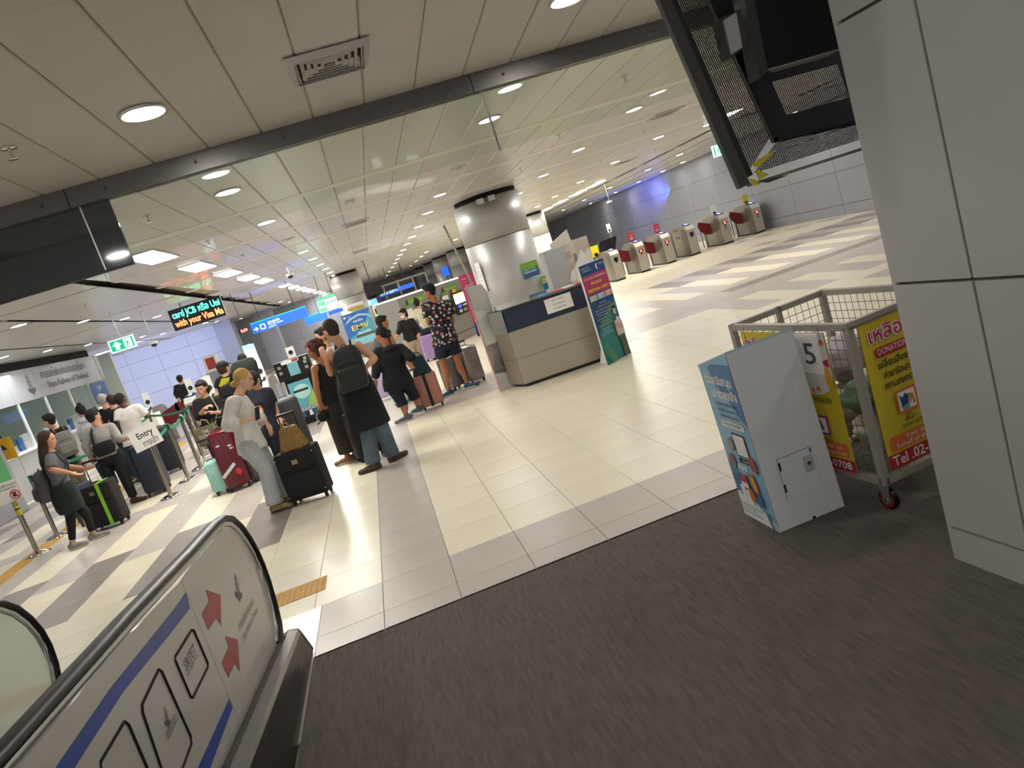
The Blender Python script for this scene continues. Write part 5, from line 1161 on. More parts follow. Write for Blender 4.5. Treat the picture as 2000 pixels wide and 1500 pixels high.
MB().box((x0 - .16, 14.25, 0.02), (x0 - .09, 14.9, .92)).obj('side_glass', mat('kiosk_side', 'A9B0C8', .15, .2), kp); MB().box((x0 - .17, 14.2, 0), (x0 - .07, 14.9, .03)).obj('side_foot', M_alu, kp)
MB().box((x0 + .57, 14.35, 0), (x0 + .62, 15.6, 1.0)).obj('steel_side', M_gst, kp)
MB().box((x0 + .20, 14.6, 1.3), (x0 + .36, 14.61, 1.52)).obj('no_card', M_paper, kp); MB().prism([V((x0 + .28 + .045 * math.cos(t * .524), 14.598, 1.41 + .045 * math.sin(t * .524))) for t in range(12)], (0, -.002, 0)).obj('no_print', M_ink, kp)
settle(kp, (x0 + .28, 14.6, 0))
def gate_card(g):
    MB().box((-.09, .495, 1.06), (.09, .505, 1.46)).obj('card', M_paper, g); MB().prism([V((.06 * math.cos(t * .524), .492, 1.20 + .06 * math.sin(t * .524))) for t in range(12)], (0, -.002, 0)).obj('card_print', M_ink, g)
for x, y, kw, lab in ((-2.62, 15.35, dict(), 'ticket gate with a white card and red light, behind the blond woman'), (-3.75, 15.6, dict(led=False), 'ticket gate hidden behind the man in the cap'),
                      (-5.05, 19.3, dict(led=False), 'ticket gate with a white card beside the distant person in black'), (-6.15, 19.3, dict(led=False), 'ticket gate with a wide red flap behind the queue posts'), (-7.2, 19.3, dict(led=False), 'last ticket gate by the office counter')):
    g = gate(**kw); g.location = (x, y, 0); gate_card(g); tag(g, lab, 'ticket gate', 'ticket gates at the queue')
    if x == -6.15: MB().prism([V((.15, .72, .80)), V((.58, .72, .95)), V((.60, .72, .70)), V((.40, .72, .46)), V((.15, .72, .44))], (0, .02, 0)).obj('flap', M_flap, g)
wh = rbox('ledge_unit', (-7.0, 18.2, 0), (-5.6, 18.6, .95), .02, M_white); tag(wh, 'white ledge unit standing in front of the far ticket gates', 'ledge')
fd = root('leaflet_rack', (-6.3, 18.4, .95), 'rack of small blue and white printed cards on the white ledge', 'rack')
MB().box((-.35, -.05, 0), (.3, .08, .05)).obj('tray', M_alu, fd)
for k in range(7): MB().box((-.32 + .085 * k, -.02, .05), (-.25 + .085 * k, .0, .20 + .04 * (k % 3))).obj('printed_card', (M_pb, M_paper, M_ink)[k % 3], fd)
fire = root('fire_cabinet', (0, 0, 0), 'white and red fire cabinet far behind by the square pillar', 'cabinet')
c_ = at(413, 708, 30); MB().box((c_.x - .3, 30, c_.z - .35), (c_.x + .25, 30.15, c_.z + .3)).obj('frame', M_white, fire); MB().box((c_.x - .2, 29.98, c_.z - .25), (c_.x + .15, 30, c_.z + .2)).obj('red_door', mat('fire_red', 'A03A34', .5), fire); MB().box((c_.x - .35, 30.0, 0), (c_.x + .3, 30.2, c_.z - .35)).obj('lower_case', M_wallg, fire); settle(fire, (c_.x, 30.1, 0))

# ------------------------------------------------------------------ queue posts and belts
M_belt = mat('belt_green', '1E7A5C', .6); M_post = mat('post_steel', '9C968A', .22, .95)
st = root('queue_post', (0, 0, 0))
MB().lathe([(.165, 0), (.165, .012), (.12, .03), (.045, .048), (.036, .055)], n=30).obj('base', M_chrome, st); MB().tube((0, 0, .05), (0, 0, .92), .031, n=18).obj('post', M_post, st)
MB().lathe([(.036, .90), (.036, .985), (.030, 1.0), (.0005, 1.002)], n=18).obj('head', M_black, st); MB().box((-.012, -.040, .91), (.012, -.030, .98)).obj('belt_clip', M_belt, st)
posts = [(-5.38, 10.63, 'queue post carrying the no-luggage notice and yellow tape, beside the low grey wall'), (-5.49, 11.53, 'queue post behind the woman with long hair'), (-5.70, 12.80, 'queue post behind the black case with the green strap'),
         (-3.78, 11.49, 'queue post carrying the Entry sign'), (-3.78, 12.57, 'queue post next behind the Entry sign post'), (-3.77, 13.42, 'queue post beside the mint green case'), (-4.03, 14.77, 'queue post seen behind the tote bag'), (-4.19, 15.75, 'far queue post behind the tote bag, close to the gates'),
         (-5.68, 18.0, 'queue post in front of the white ledge'), (-5.80, 17.2, 'second queue post in front of the white ledge')]
P_ = []
for i, (x, y, lab) in enumerate(posts):
    c = st if i == 0 else copytree(st); c.location = (x, y, 0); tag(c, lab, 'queue post', 'steel queue posts with green belts'); P_.append(c)
def belt(i, j, name='queue_belt', lab=''):
    a = V((posts[i][0], posts[i][1], .945)); b_ = V((posts[j][0], posts[j][1], .945)) if isinstance(j, int) else V(j)
    d = (b_ - a).normalized(); a = a + d * .04; b_ = b_ - d * .04; vs = []
    s_ = V((-d.y, d.x, 0)) * .0015
    for k in range(9):
        t = k / 8; p = a.lerp(b_, t) - Z3 * (.05 * 4 * t * (1 - t)); vs += [p - Z3 * .026 - s_, p + Z3 * .026 - s_, p + Z3 * .026 + s_, p - Z3 * .026 + s_]
    o = MB().add(vs, [(4 * k + m_, 4 * k + 4 + m_, 4 * k + 4 + (m_ + 1) % 4, 4 * k + (m_ + 1) % 4) for k in range(8) for m_ in range(4)] + [(0, 1, 2, 3), (32, 33, 34, 35)]).obj(name, M_belt); settle(o, a); tag(o, lab, 'queue belt', 'green queue belts'); return o
belt(3, 4, lab='green belt from the Entry sign post to the next post'); belt(4, 5, lab='green belt between the second and third post behind the Entry sign'); belt(5, 6, lab='green belt running behind the smiling woman'); belt(6, 7, lab='far green belt between the two posts behind the tote bag'); belt(7, 8, lab='green belt in front of the red gate flaps')
belt(0, (-6.9, 10.5, .93), lab='green belt from the notice post to the grey wall'); belt(1, 2, lab='green belt behind the woman with long hair'); belt(2, (-5.0, 13.6, .93), lab='short green belt beside the man in the grey shirt'); belt(8, 9, lab='green belt between the two posts by the white ledge')
es = root('entry_sign', (0, 0, 0), 'white paper sign reading Entry, tilted on the head of a queue post', 'sign')
q = [at(248, 848, 11.42), at(268, 886, 11.42), at(320, 860, 11.42), at(298, 823, 11.42)]
MB().prism([q[1], q[2], q[3], q[0]], (0, .008, 0)).obj('sheet', M_paper, es); ux_ = (q[3] - q[0]).normalized(); uy_ = ux_.cross(Y3).normalized() * -1
uy_ = V((-ux_.z, 0, ux_.x))
text('Entry', .13, M_ink, q[0] + ux_ * .09 - uy_ * .15, ux_, uy_, es, w=.24, bold=.002); text('ทางเข้า', .13, M_ink, q[0] + ux_ * .12 - uy_ * .29, ux_, uy_, es, w=.22, bold=.001)
MB().box((-3.80, 11.43, .97), (-3.74, 11.46, 1.06)).obj('holder', M_tape, es); settle(es, (-3.78, 11.44, .97))
ns_ = root('no_luggage_sign', (0, 0, 0), 'white paper notice with a red no-luggage ring on a queue post', 'sign')
MB().prism([V((-5.55, 10.58, .80)), V((-5.20, 10.58, .82)), V((-5.20, 10.58, 1.09)), V((-5.55, 10.58, 1.10))], (0, .006, 0)).obj('sheet', M_paper, ns_)
text('ห้ามผู้โดยสาร', .05, M_ink, (-5.50, 10.578, 1.03), X3, Z3, ns_, w=.27); text('นำของเข้า', .04, M_ink, (-5.46, 10.578, .985), X3, Z3, ns_, w=.20)
MB().path([(-5.30 + .06 * math.cos(t * .393), 10.574, .895 + .06 * math.sin(t * .393)) for t in range(16)], .0065, n=6, closed=True).obj('red_ring', mat('ring_red', 'C03040', .5), ns_); MB().prism([V((-5.345, 10.575, .93)), V((-5.335, 10.575, .94)), V((-5.255, 10.575, .86)), V((-5.265, 10.575, .85))], (0, -.003, 0)).obj('red_bar', MATS['ring_red'], ns_); MB().box((-5.33, 10.577, .865), (-5.285, 10.579, .925)).obj('case_print', M_ink, ns_)
MB().tube((-5.38, 10.63, .60), (-5.38, 10.63, .74), .034, n=14).obj('yellow_tape', M_tape, ns_); MB().tube((-5.38, 10.63, .68), (-5.38, 10.63, .70), .0345, n=14).obj('black_mark', M_black, ns_); MB().tube((-5.38, 10.63, .76), (-5.38, 10.63, .80), .034, n=14).obj('yellow_tape', M_tape, ns_); settle(ns_, (-5.38, 10.6, .8))

# ------------------------------------------------------------------ luggage
M_tag = mat('sticker_white', 'DEDDDA', .5)
def suitcase(x, y, rz, w, d, h, col, label, style='shell', rough=.32, metal=0.0, handle=0.0, strap=None, ribs=0, name='suitcase'):
    t = root(name, (x, y, 0), label, 'suitcase', rz=math.radians(rz)); m_ = mat('case_' + col, col, rough, metal, bump=.25 if style == 'soft' else 0, bscale=60)
    wz = .055; rbox('body', (-w / 2, -d / 2, wz), (w / 2, d / 2, h), min(w, d) * (.16 if style == 'shell' else .12), m_, t)
    if style == 'shell':
        for s_ in (-1, 1): MB().box((s_ * w / 2 - (.0 if s_ > 0 else .0015), -.008, wz + .05), (s_ * w / 2 + (.0015 if s_ > 0 else .0), .008, h - .05)).obj('zip_line', M_black, t)
        MB().box((-w / 2 + .05, -.008, h - .0005), (w / 2 - .05, .008, h + .001)).obj('zip_line', M_black, t)
        n_ = ribs or 4
        for k in range(n_):
            xx = -w / 2 + w * (k + 1) / (n_ + 1)
            for s_ in (-1, 1): rbox('rib', (xx - .006, s_ * d / 2 - .003, wz + .07), (xx + .006, s_ * d / 2 + .003, h - .07), .002, m_, t, seg=1)
    else:
        rbox('front_pocket', (-w / 2 + .035, -d / 2 - .022, wz + .05), (w / 2 - .035, -d / 2 + .01, h * .60), .012, m_, t); rbox('upper_pocket', (-w / 2 + .035, -d / 2 - .018, h * .63), (w / 2 - .035, -d / 2 + .01, h - .06), .012, m_, t)
        MB().box((-.035, -d / 2 - .021, h - .14), (.03, -d / 2 - .018, h - .09)).obj('badge', mat('badge_brass', '8E8468', .4, .5), t)
        for sx in (-1, 1):
            for zz in (wz + .06, h - .05): MB().tube((sx * (w / 2 - .02), -d / 2 - .001, zz), (sx * (w / 2 - .02), -d / 2 - .006, zz), .006, n=8).obj('stud', M_chrome, t)
        for yy in (-d / 6, d / 6): MB().box((w / 2 - .0005, yy - .004, wz + .03), (w / 2 + .002, yy + .004, h - .03)).obj('zip_line', M_groove, t)
    for sx in (-1, 1):
        for sy in (-1, 1):
            q = MB().tube((sx * (w / 2 - .045) - .012, sy * (d / 2 - .04), .028), (sx * (w / 2 - .045) + .012, sy * (d / 2 - .04), .028), .028, n=14).obj('wheel', M_black, t)
            MB().box((sx * (w / 2 - .045) - .018, sy * (d / 2 - .04) - .014, .03), (sx * (w / 2 - .045) + .018, sy * (d / 2 - .04) + .014, .07)).obj('wheel_fork', M_black, q)
    MB().path([(-.06, 0, h - .004), (-.055, 0, h + .018), (.055, 0, h + .018), (.06, 0, h - .004)], .008, n=6).obj('carry_handle', M_black if not metal else M_alu, t)
    if handle:
        hm = M_black if style == 'soft' else M_alu
        MB().tube((-.09, d / 2 - .03, h), (-.09, d / 2 - .03, h + handle), .008, n=8).obj('handle_tube', hm, t); MB().tube((.09, d / 2 - .03, h), (.09, d / 2 - .03, h + handle), .008, n=8).obj('handle_tube', hm, t); rbox('handle_grip', (-.11, d / 2 - .045, h + handle - .01), (.11, d / 2 - .015, h + handle + .02), .01, M_black, t)
    if strap: 
        sy_ = .032 if style == 'soft' else .006; so_ = .10 if style == 'soft' else 0
        for nm, a, b_ in (('strap', (-.025, -d / 2 - .006, wz - .005), (.025, d / 2 + .006, wz)), ('strap', (-.025 + so_, -d / 2 - sy_, wz - .005), (.025 + so_, -d / 2 - sy_ + .005, h + .005)), ('strap', (-.025 + so_, -d / 2 - sy_, h), (.025 + so_, d / 2 + .006, h + .006)), ('strap', (-.025, d / 2 + .001, wz), (.025, d / 2 + .006, h + .005))): MB().box(a, b_).obj(nm, mat('strap_' + strap, strap, .6), t)
    return t
bc = suitcase(-1.28, 8.04, -12, .46, .25, .60, '141416', 'black fabric suitcase with a straw bag on it, in front of the blond woman', style='soft', rough=.8, handle=.38)
bg = suitcase(-2.47, 10.27, 5, .33, .48, .86, '5E1524', 'large burgundy hard suitcase with white stickers beside the mint case', rough=.25, handle=.12)
for a in ((-.10, .66), (.05, .62), (.06, .58)): MB().box((a[0], -.242, a[1]), (a[0] + .055, -.240, a[1] + .022)).obj('sticker', M_tag, bg)
MB().prism([V((-.16, -.245, .26)), V((-.14, -.245, .22)), V((.06, -.245, .36)), V((.04, -.245, .40))], (0, -.002, 0)).obj('barcode_tag', M_tag, bg); MB().prism([V((.03, -.243, .24)), V((.08, -.243, .20)), V((.11, -.243, .27)), V((.07, -.243, .31)), (V((.03, -.243, .30)))], (0, -.006, 0)).obj('red_tag', mat('tag_red', 'D0202C', .4), bg); MB().box((.03, -.243, .32), (.05, -.241, .42)).obj('tag_strap', M_black, bg)
suitcase(-2.74, 10.33, 8, .22, .34, .48, '9CCFC6', 'small mint green hard suitcase with black corners by the queue posts', rough=.4, handle=.28)
suitcase(-2.17, 10.42, 3, .30, .46, .80, '55565A', 'large dark grey hard suitcase behind the burgundy one', rough=.4)
suitcase(.42, 11.13, -4, .37, .24, .56, 'B07A6C', 'rose pink hard suitcase with a black strap and a blue bag on top', rough=.35, strap='18181A', ribs=2)
suitcase(.93, 12.12, 40, .36, .25, .60, '8C8A86', 'smaller grey aluminium suitcase between the legs of the man in the floral shirt', rough=.3, metal=.8, handle=.2, ribs=6)
suitcase(1.27, 12.2, 10, .30, .46, .66, 'A19B98', 'silver ribbed aluminium suitcase beside the counter stand', rough=.25, metal=.85, ribs=9, handle=.06)
suitcase(1.08, 18.0, -12, .42, .26, .66, 'A98BC4', 'lilac hard suitcase pulled by the masked woman', rough=.4, ribs=5)
suitcase(-4.42, 10.78, -6, .48, .28, .66, '16161A', 'large black fabric suitcase with a bright green strap', style='soft', rough=.85, handle=.30, strap='7FBF2E')
suitcase(-4.19, 12.35, 6, .34, .5, .86, '1E2536', 'dark navy tall suitcase beside the Entry sign post', rough=.5)
suitcase(-4.45, 14.3, 6, .36, .5, .88, '22262B', 'black tall suitcase behind the Entry sign, by the man in the white shirt', rough=.5)
suitcase(-1.64, 10.95, 12, .34, .5, .92, '3A3B3D', 'tall charcoal suitcase behind the man in the navy shirt', rough=.6)
suitcase(-.60, 9.1, 16, .40, .26, .66, '121214', 'black suitcase standing behind the legs of the man in the tank top', rough=.5)
suitcase(-.05, 12.6, 5, .26, .36, .52, 'A9CFC9', 'pale aqua suitcase beyond the woman in the black hooded top', rough=.4)
suitcase(-.30, 13.9, 0, .32, .24, .56, 'B7A4CC', 'pale violet suitcase beyond the man in the tank top', rough=.4)
suitcase(-5.05, 11.75, 10, .30, .4, .62, '2A3346', 'dark blue suitcase behind the case with the green strap', rough=.5)
def softbag(name, loc, rad, col, label, cat='bag', rz=0, top=.5, handles=True, sag=.0, m_=None, flat=1.0):
    t = root(name, loc, label, cat, rz=math.radians(rz)); rx, ry, rzz = rad; bm = bmesh.new(); bmesh.ops.create_cube(bm, size=1)
    bmesh.ops.subdivide_edges(bm, edges=bm.edges[:], cuts=7, use_grid_fill=True)
    for v in bm.verts:
        x, y, z = v.co; k = (z + .5); w_ = 1 + (top - 1) * k; r_q = 1 - .10 * (abs(x * 2) ** 4 + abs(y * 2) ** 4)
        v.co = V((x * 2 * rx * w_ * r_q, y * 2 * ry * (1 + (top * .7 - 1) * k) * r_q, k * 2 * rzz * (1 - .12 * (abs(x * 2) ** 2) * sag) + .004 * math.sin(x * 40 + z * 23)))
    for f in bm.faces: f.smooth = True
    me = bpy.data.meshes.new('body'); bm.to_mesh(me); bm.free(); link('body', me, m_ or mat('bag_' + col, col, .7, bump=.4, bscale=50), t)
    if handles:
        for s_ in (-1, 1): MB().path([(-rx * .35, s_ * ry * .3, 2 * rzz - .02)] + [(-rx * .35 * math.cos(a), s_ * ry * .35, 2 * rzz + rzz * .45 * math.sin(a)) for a in (.3, .8, 1.3, 1.8, 2.3, 2.8)] + [(rx * .35, s_ * ry * .3, 2 * rzz - .02)], .008, n=6).obj('handle', mat('bagh_' + col, col, .7), t)
    return t
straw = softbag('straw_bag', (-1.27, 8.03, .605), (.175, .10, .13), '8A6C36', 'woven golden straw bag lying on the black fabric suitcase', rz=-14, top=.62, m_=mat('straw', '8A6C36', .55, var=.45, scale=55, bump=.9, bscale=90), handles=False, sag=.6)
MB().path([(-.09, 0, .22), (-.05, 0, .30), (.0, 0, .30), (.03, 0, .24)], .012, n=6).obj('handle', MATS['straw'], straw)
softbag('tote_bag', (.42, 11.12, .57), (.17, .09, .14), '1E3A46', 'dark teal handbag standing on the rose pink suitcase', rz=0, top=.55)
# ------------------------------------------------------------------ people
def cap(mb, a, b_, r1, r2=None, n=10):
    "closed limb with round ends"
    a = V(a); b_ = V(b_); r2 = r1 if r2 is None else r2
    d = b_ - a; L_ = d.length
    if L_ < 1e-5: d = Z3.copy()
    d = d.normalized(); q = d.to_track_quat('Z', 'Y'); ux = q @ X3; uy = q @ Y3; vs = []; rg = []
    for k in (1, 2, 3): t = k / 3 * math.pi / 2; rg.append((a - d * r1 * math.cos(t), r1 * math.sin(t)))
    for k in (2, 1, 0): 
        t = (k + .0) / 3 * math.pi / 2
        rg.append((b_ + d * r2 * math.cos(t if k else .0001) if k < 3 else b_, r2 * math.sin(t) if k else r2 * .02))
    rg = [(a - d * r1 * .999, r1 * .02)] + rg[:3] + [(b_, r2), (b_ + d * r2 * .5, r2 * .866), (b_ + d * r2 * .866, r2 * .5), (b_ + d * r2, r2 * .02)]
    for c, r in rg:
        for i in range(n): t = 2 * math.pi * i / n; vs.append(c + ux * (r * math.cos(t)) + uy * (r * math.sin(t)))
    m_ = len(rg); fs = [(j * n + i, j * n + (i + 1) % n, (j + 1) * n + (i + 1) % n, (j + 1) * n + i) for j in range(m_ - 1) for i in range(n)]
    mb.add(vs, fs + [list(range(n))[::-1], list(range((m_ - 1) * n, m_ * n))]); return mb
def loft(mb, secs, n=20, power=2.0):
    "closed solid through elliptical sections (centre, axis a, axis b, ra, rb)"
    vs = []
    for c, a, b_, ra, rb in secs:
        for i in range(n):
            t = 2 * math.pi * i / n; ct, s_ = math.cos(t), math.sin(t)
            k = (abs(ct) ** power + abs(s_) ** power) ** (-1.0 / power)
            vs.append(V(c) + a * (ra * ct * k) + b_ * (rb * s_ * k))
    m_ = len(secs); fs = [(j * n + i, (j + 1) * n + i, (j + 1) * n + (i + 1) % n, j * n + (i + 1) % n) for j in range(m_ - 1) for i in range(n)]
    mb.add(vs, fs + [list(range(n)), list(range((m_ - 1) * n, m_ * n))[::-1]]); return mb
def fuse(mb, name, m_, parent, vox=.012, it=3, fac=.6):
    "one continuous surface from overlapping solids"
    me = mb.mesh('tmp'); bm = bmesh.new(); bm.from_mesh(me); bmesh.ops.recalc_face_normals(bm, faces=bm.faces); bm.to_mesh(me); bm.free()
    o = bpy.data.objects.new('tmp', me); COL.objects.link(o)
    r = o.modifiers.new('r', 'REMESH'); r.mode = 'VOXEL'; r.voxel_size = vox; r.use_smooth_shade = True
    s_ = o.modifiers.new('s', 'SMOOTH'); s_.factor = fac; s_.iterations = it
    me2 = bpy.data.meshes.new_from_object(o.evaluated_get(bpy.context.evaluated_depsgraph_get()))
    bpy.data.objects.remove(o); bpy.data.meshes.remove(me)
    # keep the largest body of the surface only if the voxels left crumbs
    me2.materials.clear(); me2.polygons.foreach_set('use_smooth', [True] * len(me2.polygons))
    return link(name, me2, m_, parent)
def hand(mb, w, tip, palm_n, s=1.0, curl=.5, thumb=1):
    "palm, four unequal bent fingers and a thumb; w = wrist, tip = where the fingers point, palm_n = palm normal"
    d = (V(tip) - V(w)).normalized(); pn = V(palm_n); pn = (pn - d * pn.dot(d)).normalized(); sd = d.cross(pn) * thumb; w = V(w)
    fr = (d, sd, pn); mb.ell(w + d * .045 * s, fr, (.050 * s, .040 * s, .017 * s)); cap(mb, w, w + d * .03 * s, .022 * s, .022 * s)
    for k, (off, ln, r) in enumerate(((.030, .072, .0088), (.010, .080, .0090), (-.010, .075, .0088), (-.029, .058, .0078))):
        p = w + d * .078 * s + sd * off * s; a1 = .35 * curl; a2 = 1.0 * curl; a3 = 1.6 * curl; fan = sd * (off * .35)
        p1 = p + (d * math.cos(a1) + pn * math.sin(a1) + fan) * ln * .45 * s; p2 = p1 + (d * math.cos(a2) + pn * math.sin(a2)) * ln * .32 * s; p3 = p2 + (d * math.cos(a3) + pn * math.sin(a3)) * ln * .25 * s
        cap(mb, w + d * .05 * s + sd * off * .8 * s, p, r * 1.05 * s, r * s, 8); cap(mb, p, p1, r * s, r * .95 * s, 8); cap(mb, p1, p2, r * .95 * s, r * .9 * s, 8); cap(mb, p2, p3, r * .9 * s, r * .8 * s, 8)
    t0 = w + d * .022 * s + sd * .024 * s; t1 = t0 + (d * .6 + sd * .75 + pn * .25) * .038 * s; t2 = t1 + (d * .9 + sd * .25 + pn * .35) * .032 * s
    cap(mb, t0, t1, .012 * s, .0105 * s, 8); cap(mb, t1, t2, .0105 * s, .0085 * s, 8)
SK = {'pale': mat('skin_pale', 'D2A48A', .5, var=.03, scale=9), 'tan': mat('skin_tan', 'A8714F', .5, var=.03, scale=9), 'mid': mat('skin_mid', 'C29072', .5, var=.03, scale=9), 'dark': mat('skin_dark', '5B3D2C', .5, var=.03, scale=9)}
HR = {'black': mat('hair_black', '141110', .8, var=.2, scale=60, bump=.5, bscale=120, stretch=(1, 1, .2)), 'brown': mat('hair_brown', '3A2218', .8, var=.3, scale=60, bump=.6, bscale=120, stretch=(1, 1, .2)), 'blond': mat('hair_blond', 'B08C50', .8, var=.28, scale=50, bump=.5, bscale=110, stretch=(1, 1, .2)),
      'curly': mat('hair_curly', '4A261B', .8, var=.4, scale=40, bump=.9, bscale=55), 'grey': mat('hair_grey', 'A8A196', .8, var=.2, scale=60, bump=.5, bscale=110), 'buzz': mat('hair_buzz', '2A211C', .8, var=.2, scale=80)}
M_eye = mat('eye_dark', '1A1412', .2); M_eyew = mat('eye_white', 'A89E96', .5); M_lip = mat('lip', '9A5048', .5); M_teeth = mat('teeth', 'E9E4DA', .4)
def fab(name, col, **k):
    k.setdefault('var', .06); k.setdefault('bump', .35); k.setdefault('bscale', 14); k.setdefault('scale', 10); return mat('cloth_' + name, col, k.pop('rough', .85), **k)
def floral():
    m_ = mat('cloth_floral', '0B0D14', .7, bump=.25, bscale=14); nt = m_.node_tree; b = nt.nodes['Principled BSDF']
    tc = nt.nodes.new('ShaderNodeTexCoord'); vo = nt.nodes.new('ShaderNodeTexVoronoi'); vo.inputs['Scale'].default_value = 17; vo.inputs['Randomness'].default_value = 1
    nz = nt.nodes.new('ShaderNodeTexNoise'); nz.inputs['Scale'].default_value = 26; mix = nt.nodes.new('ShaderNodeVectorMath'); mix.operation = 'MULTIPLY_ADD'; mix.inputs[1].default_value = (.05, .05, .05)
    nt.links.new(tc.outputs['Object'], nz.inputs['Vector']); nt.links.new(nz.outputs['Color'], mix.inputs[0]); nt.links.new(tc.outputs['Object'], mix.inputs[2]); nt.links.new(mix.outputs[0], vo.inputs['Vector'])
    lt = nt.nodes.new('ShaderNodeMath'); lt.operation = 'LESS_THAN'; lt.inputs[1].default_value = .40; nt.links.new(vo.outputs['Distance'], lt.inputs[0])
    sep = nt.nodes.new('ShaderNodeSeparateColor'); nt.links.new(vo.outputs['Color'], sep.inputs[0])
    cr = nt.nodes.new('ShaderNodeValToRGB'); cr.color_ramp.interpolation = 'CONSTANT'; e = cr.color_ramp.elements; e[0].position = 0; e[0].color = lin('C9C4BE'); e[1].position = .34; e[1].color = lin('8E2436')
    for p_, c_ in ((.48, '1A2A3C'), (.60, 'B8B0AC'), (.78, '3A5048'), (.86, 'C8687C')): x = e.new(p_); x.color = lin(c_)
    nt.links.new(sep.outputs[0], cr.inputs[0]); mx = nt.nodes.new('ShaderNodeMix'); mx.data_type = 'RGBA'; nt.links.new(lt.outputs[0], mx.inputs['Factor']); mx.inputs[6].default_value = lin('0B0D14'); nt.links.new(cr.outputs[0], mx.inputs[7]); nt.links.new(mx.outputs[2], b.inputs['Base Color'])
    return m_
def ang(a): a = math.radians(a); return V((math.cos(a), math.sin(a), 0))
PEOPLE = {}
def person(label, Y0, crop, pts, face=0, body=None, tilt=0, skin='mid', hair=('short', 'black'), top=None, bottom=None, shoes='2B2B2E', bulk=1.0, s=.94, vox=.011, feet=(None, None), mask=False, group=None, curl=(.55, .55), pal=(None, None), smile=False, lift=(0, 0), bare=False, legs=True, shoe_h=.085):
    ox, oy, sc = crop; s = s * 1.08
    def J(k):
        x, y = pts[k][:2]; dy = pts[k][2] if len(pts[k]) > 2 else 0
        return at(ox + x / sc, oy + y / sc, Y0 + dy)
    body = face if body is None else body
    fw = ang(body); lat = V((-fw.y, fw.x, 0))                    # lat = the person's left
    hd, nk, P_ = J('head'), J('neck'), J('pel')
    sA, sB = J('sA'), J('sB'); S = (sA + sB) / 2
    lx = (sB - sA); lx.z = 0; lx = lx.normalized() if lx.length > .05 else lat
    fx = V((-lx.y, lx.x, 0)); fx = fx if fx.dot(fw) > 0 else -fx
    up = (S - P_).normalized(); t = root('person', (0, 0, 0), label, 'person', group)
    hf = (ang(face) + Z3 * math.tan(math.radians(tilt))).normalized(); hl = Z3.cross(hf).normalized(); hu = hf.cross(hl).normalized()
    B = MB(); hc = hd
    # head
    B.ell(hc + hu * .022 * s - hf * .012 * s, (hf, hl, hu), (.094 * s, .075 * s, .100 * s), 16, 12)
    B.ell(hc - hu * .045 * s + hf * .018 * s, (hf, hl, hu), (.066 * s, .056 * s, .066 * s), 14, 10)
    B.ell(hc - hu * .098 * s + hf * .052 * s, (hf, hl, hu), (.024 * s, .026 * s, .020 * s)); B.ell(hc + hu * .030 * s + hf * .066 * s, (hf, hl, hu), (.020 * s, .050 * s, .013 * s))
    cap(B, hc + hf * .078 * s + hu * .012 * s, hc + hf * .098 * s - hu * .028 * s, .009 * s, .0125 * s, 8); B.ell(hc + hf * .080 * s - hu * .060 * s, (hf, hl, hu), (.010 * s, .024 * s, .012 * s))
    for q in (-1, 1): B.ell(hc + hl * (q * .076 * s) - hf * .010 * s - hu * .004 * s, (hf, hl, hu), (.018 * s, .008 * s, .030 * s)); B.ell(hc + hl * (q * .038 * s) + hf * .050 * s - hu * .022 * s, (hf, hl, hu), (.026 * s, .022 * s, .024 * s))
    base = S + up * .02; cap(B, hc - hu * .055 * s - hf * .022 * s, base + (nk - base) * .3, .052 * s * bulk ** .5, .060 * s)
    # trunk
    hwid = max(.13, min(.21, (sB - sA).length / 2)) if (sB - sA).length > .1 else .17
    T_ = [(1.10, .35, .055), (1.03, .72, .070), (.92, .95, .092), (.74, .93, .108), (.55, .82, .102), (.36, .76, .095), (.15, .86, .108), (-.02, .92, .118), (-.16, .78, .105)]
    def secs(inf, lo=-.2, hi=2, wide=1.0, T_=T_):
        return [(P_.lerp(S, k) if k <= 1 else S + up * (k - 1) * .5, lx, fx, hwid * a * bulk * wide + inf, b_ * bulk + inf) for k, a, b_ in T_ if lo <= k <= hi]
    loft(B, secs(0)[::-1])
    # arms and hands
    for i, (a, e, w, h) in enumerate((('sA', 'eA', 'wA', 'hA'), ('sB', 'eB', 'wB', 'hB'))):
        a_, e_, w_ = J(a), J(e), J(w); h_ = J(h) if h in pts else w_ + (w_ - e_).normalized() * .1
        cap(B, S.lerp(a_, .55), a_, .050 * bulk, .054 * bulk); cap(B, a_, e_, .050 * bulk, .038 * bulk); cap(B, e_, e_.lerp(w_, .3), .038 * bulk, .040 * bulk); cap(B, e_.lerp(w_, .25), w_, .040 * bulk, .026)
        pn = pal[i] if pal[i] is not None else fx; hand(B, w_, h_, pn, s, curl[i], 1 if i else -1)
    # legs and feet
    hw = .088 * bulk; hips = (P_ - lx * hw - Z3 * .04, P_ + lx * hw - Z3 * .04); KN = []; AN = []; FT = []
    for i, (k, n_) in enumerate((('kA', 'nA'), ('kB', 'nB'))):
        an = J(n_) if n_ in pts else V((P_.x, P_.y, 0)) + lx * (hw * (1 if i else -1))
        an.z = shoe_h + lift[i]; kn = J(k) if k in pts else hips[i].lerp(an, .48) + fx * .03
        ft = ang(feet[i] if feet[i] is not None else body); KN.append(kn); AN.append(an); FT.append(ft)
        cap(B, hips[i], kn, .084 * bulk, .054 * bulk); cap(B, kn, an, .052 * bulk, .036); B.ell(kn.lerp(an, .32) - ft * .018, ((kn - an).normalized(), ft, ft.cross(Z3)), (.13, .052 * bulk, .050 * bulk))
        cap(B, an - Z3 * .02 - ft * .03, an + ft * .13 - Z3 * (.055 + lift[i] * .5), .030, .024)
    fuse(B, 'body', SK[skin], t, vox)
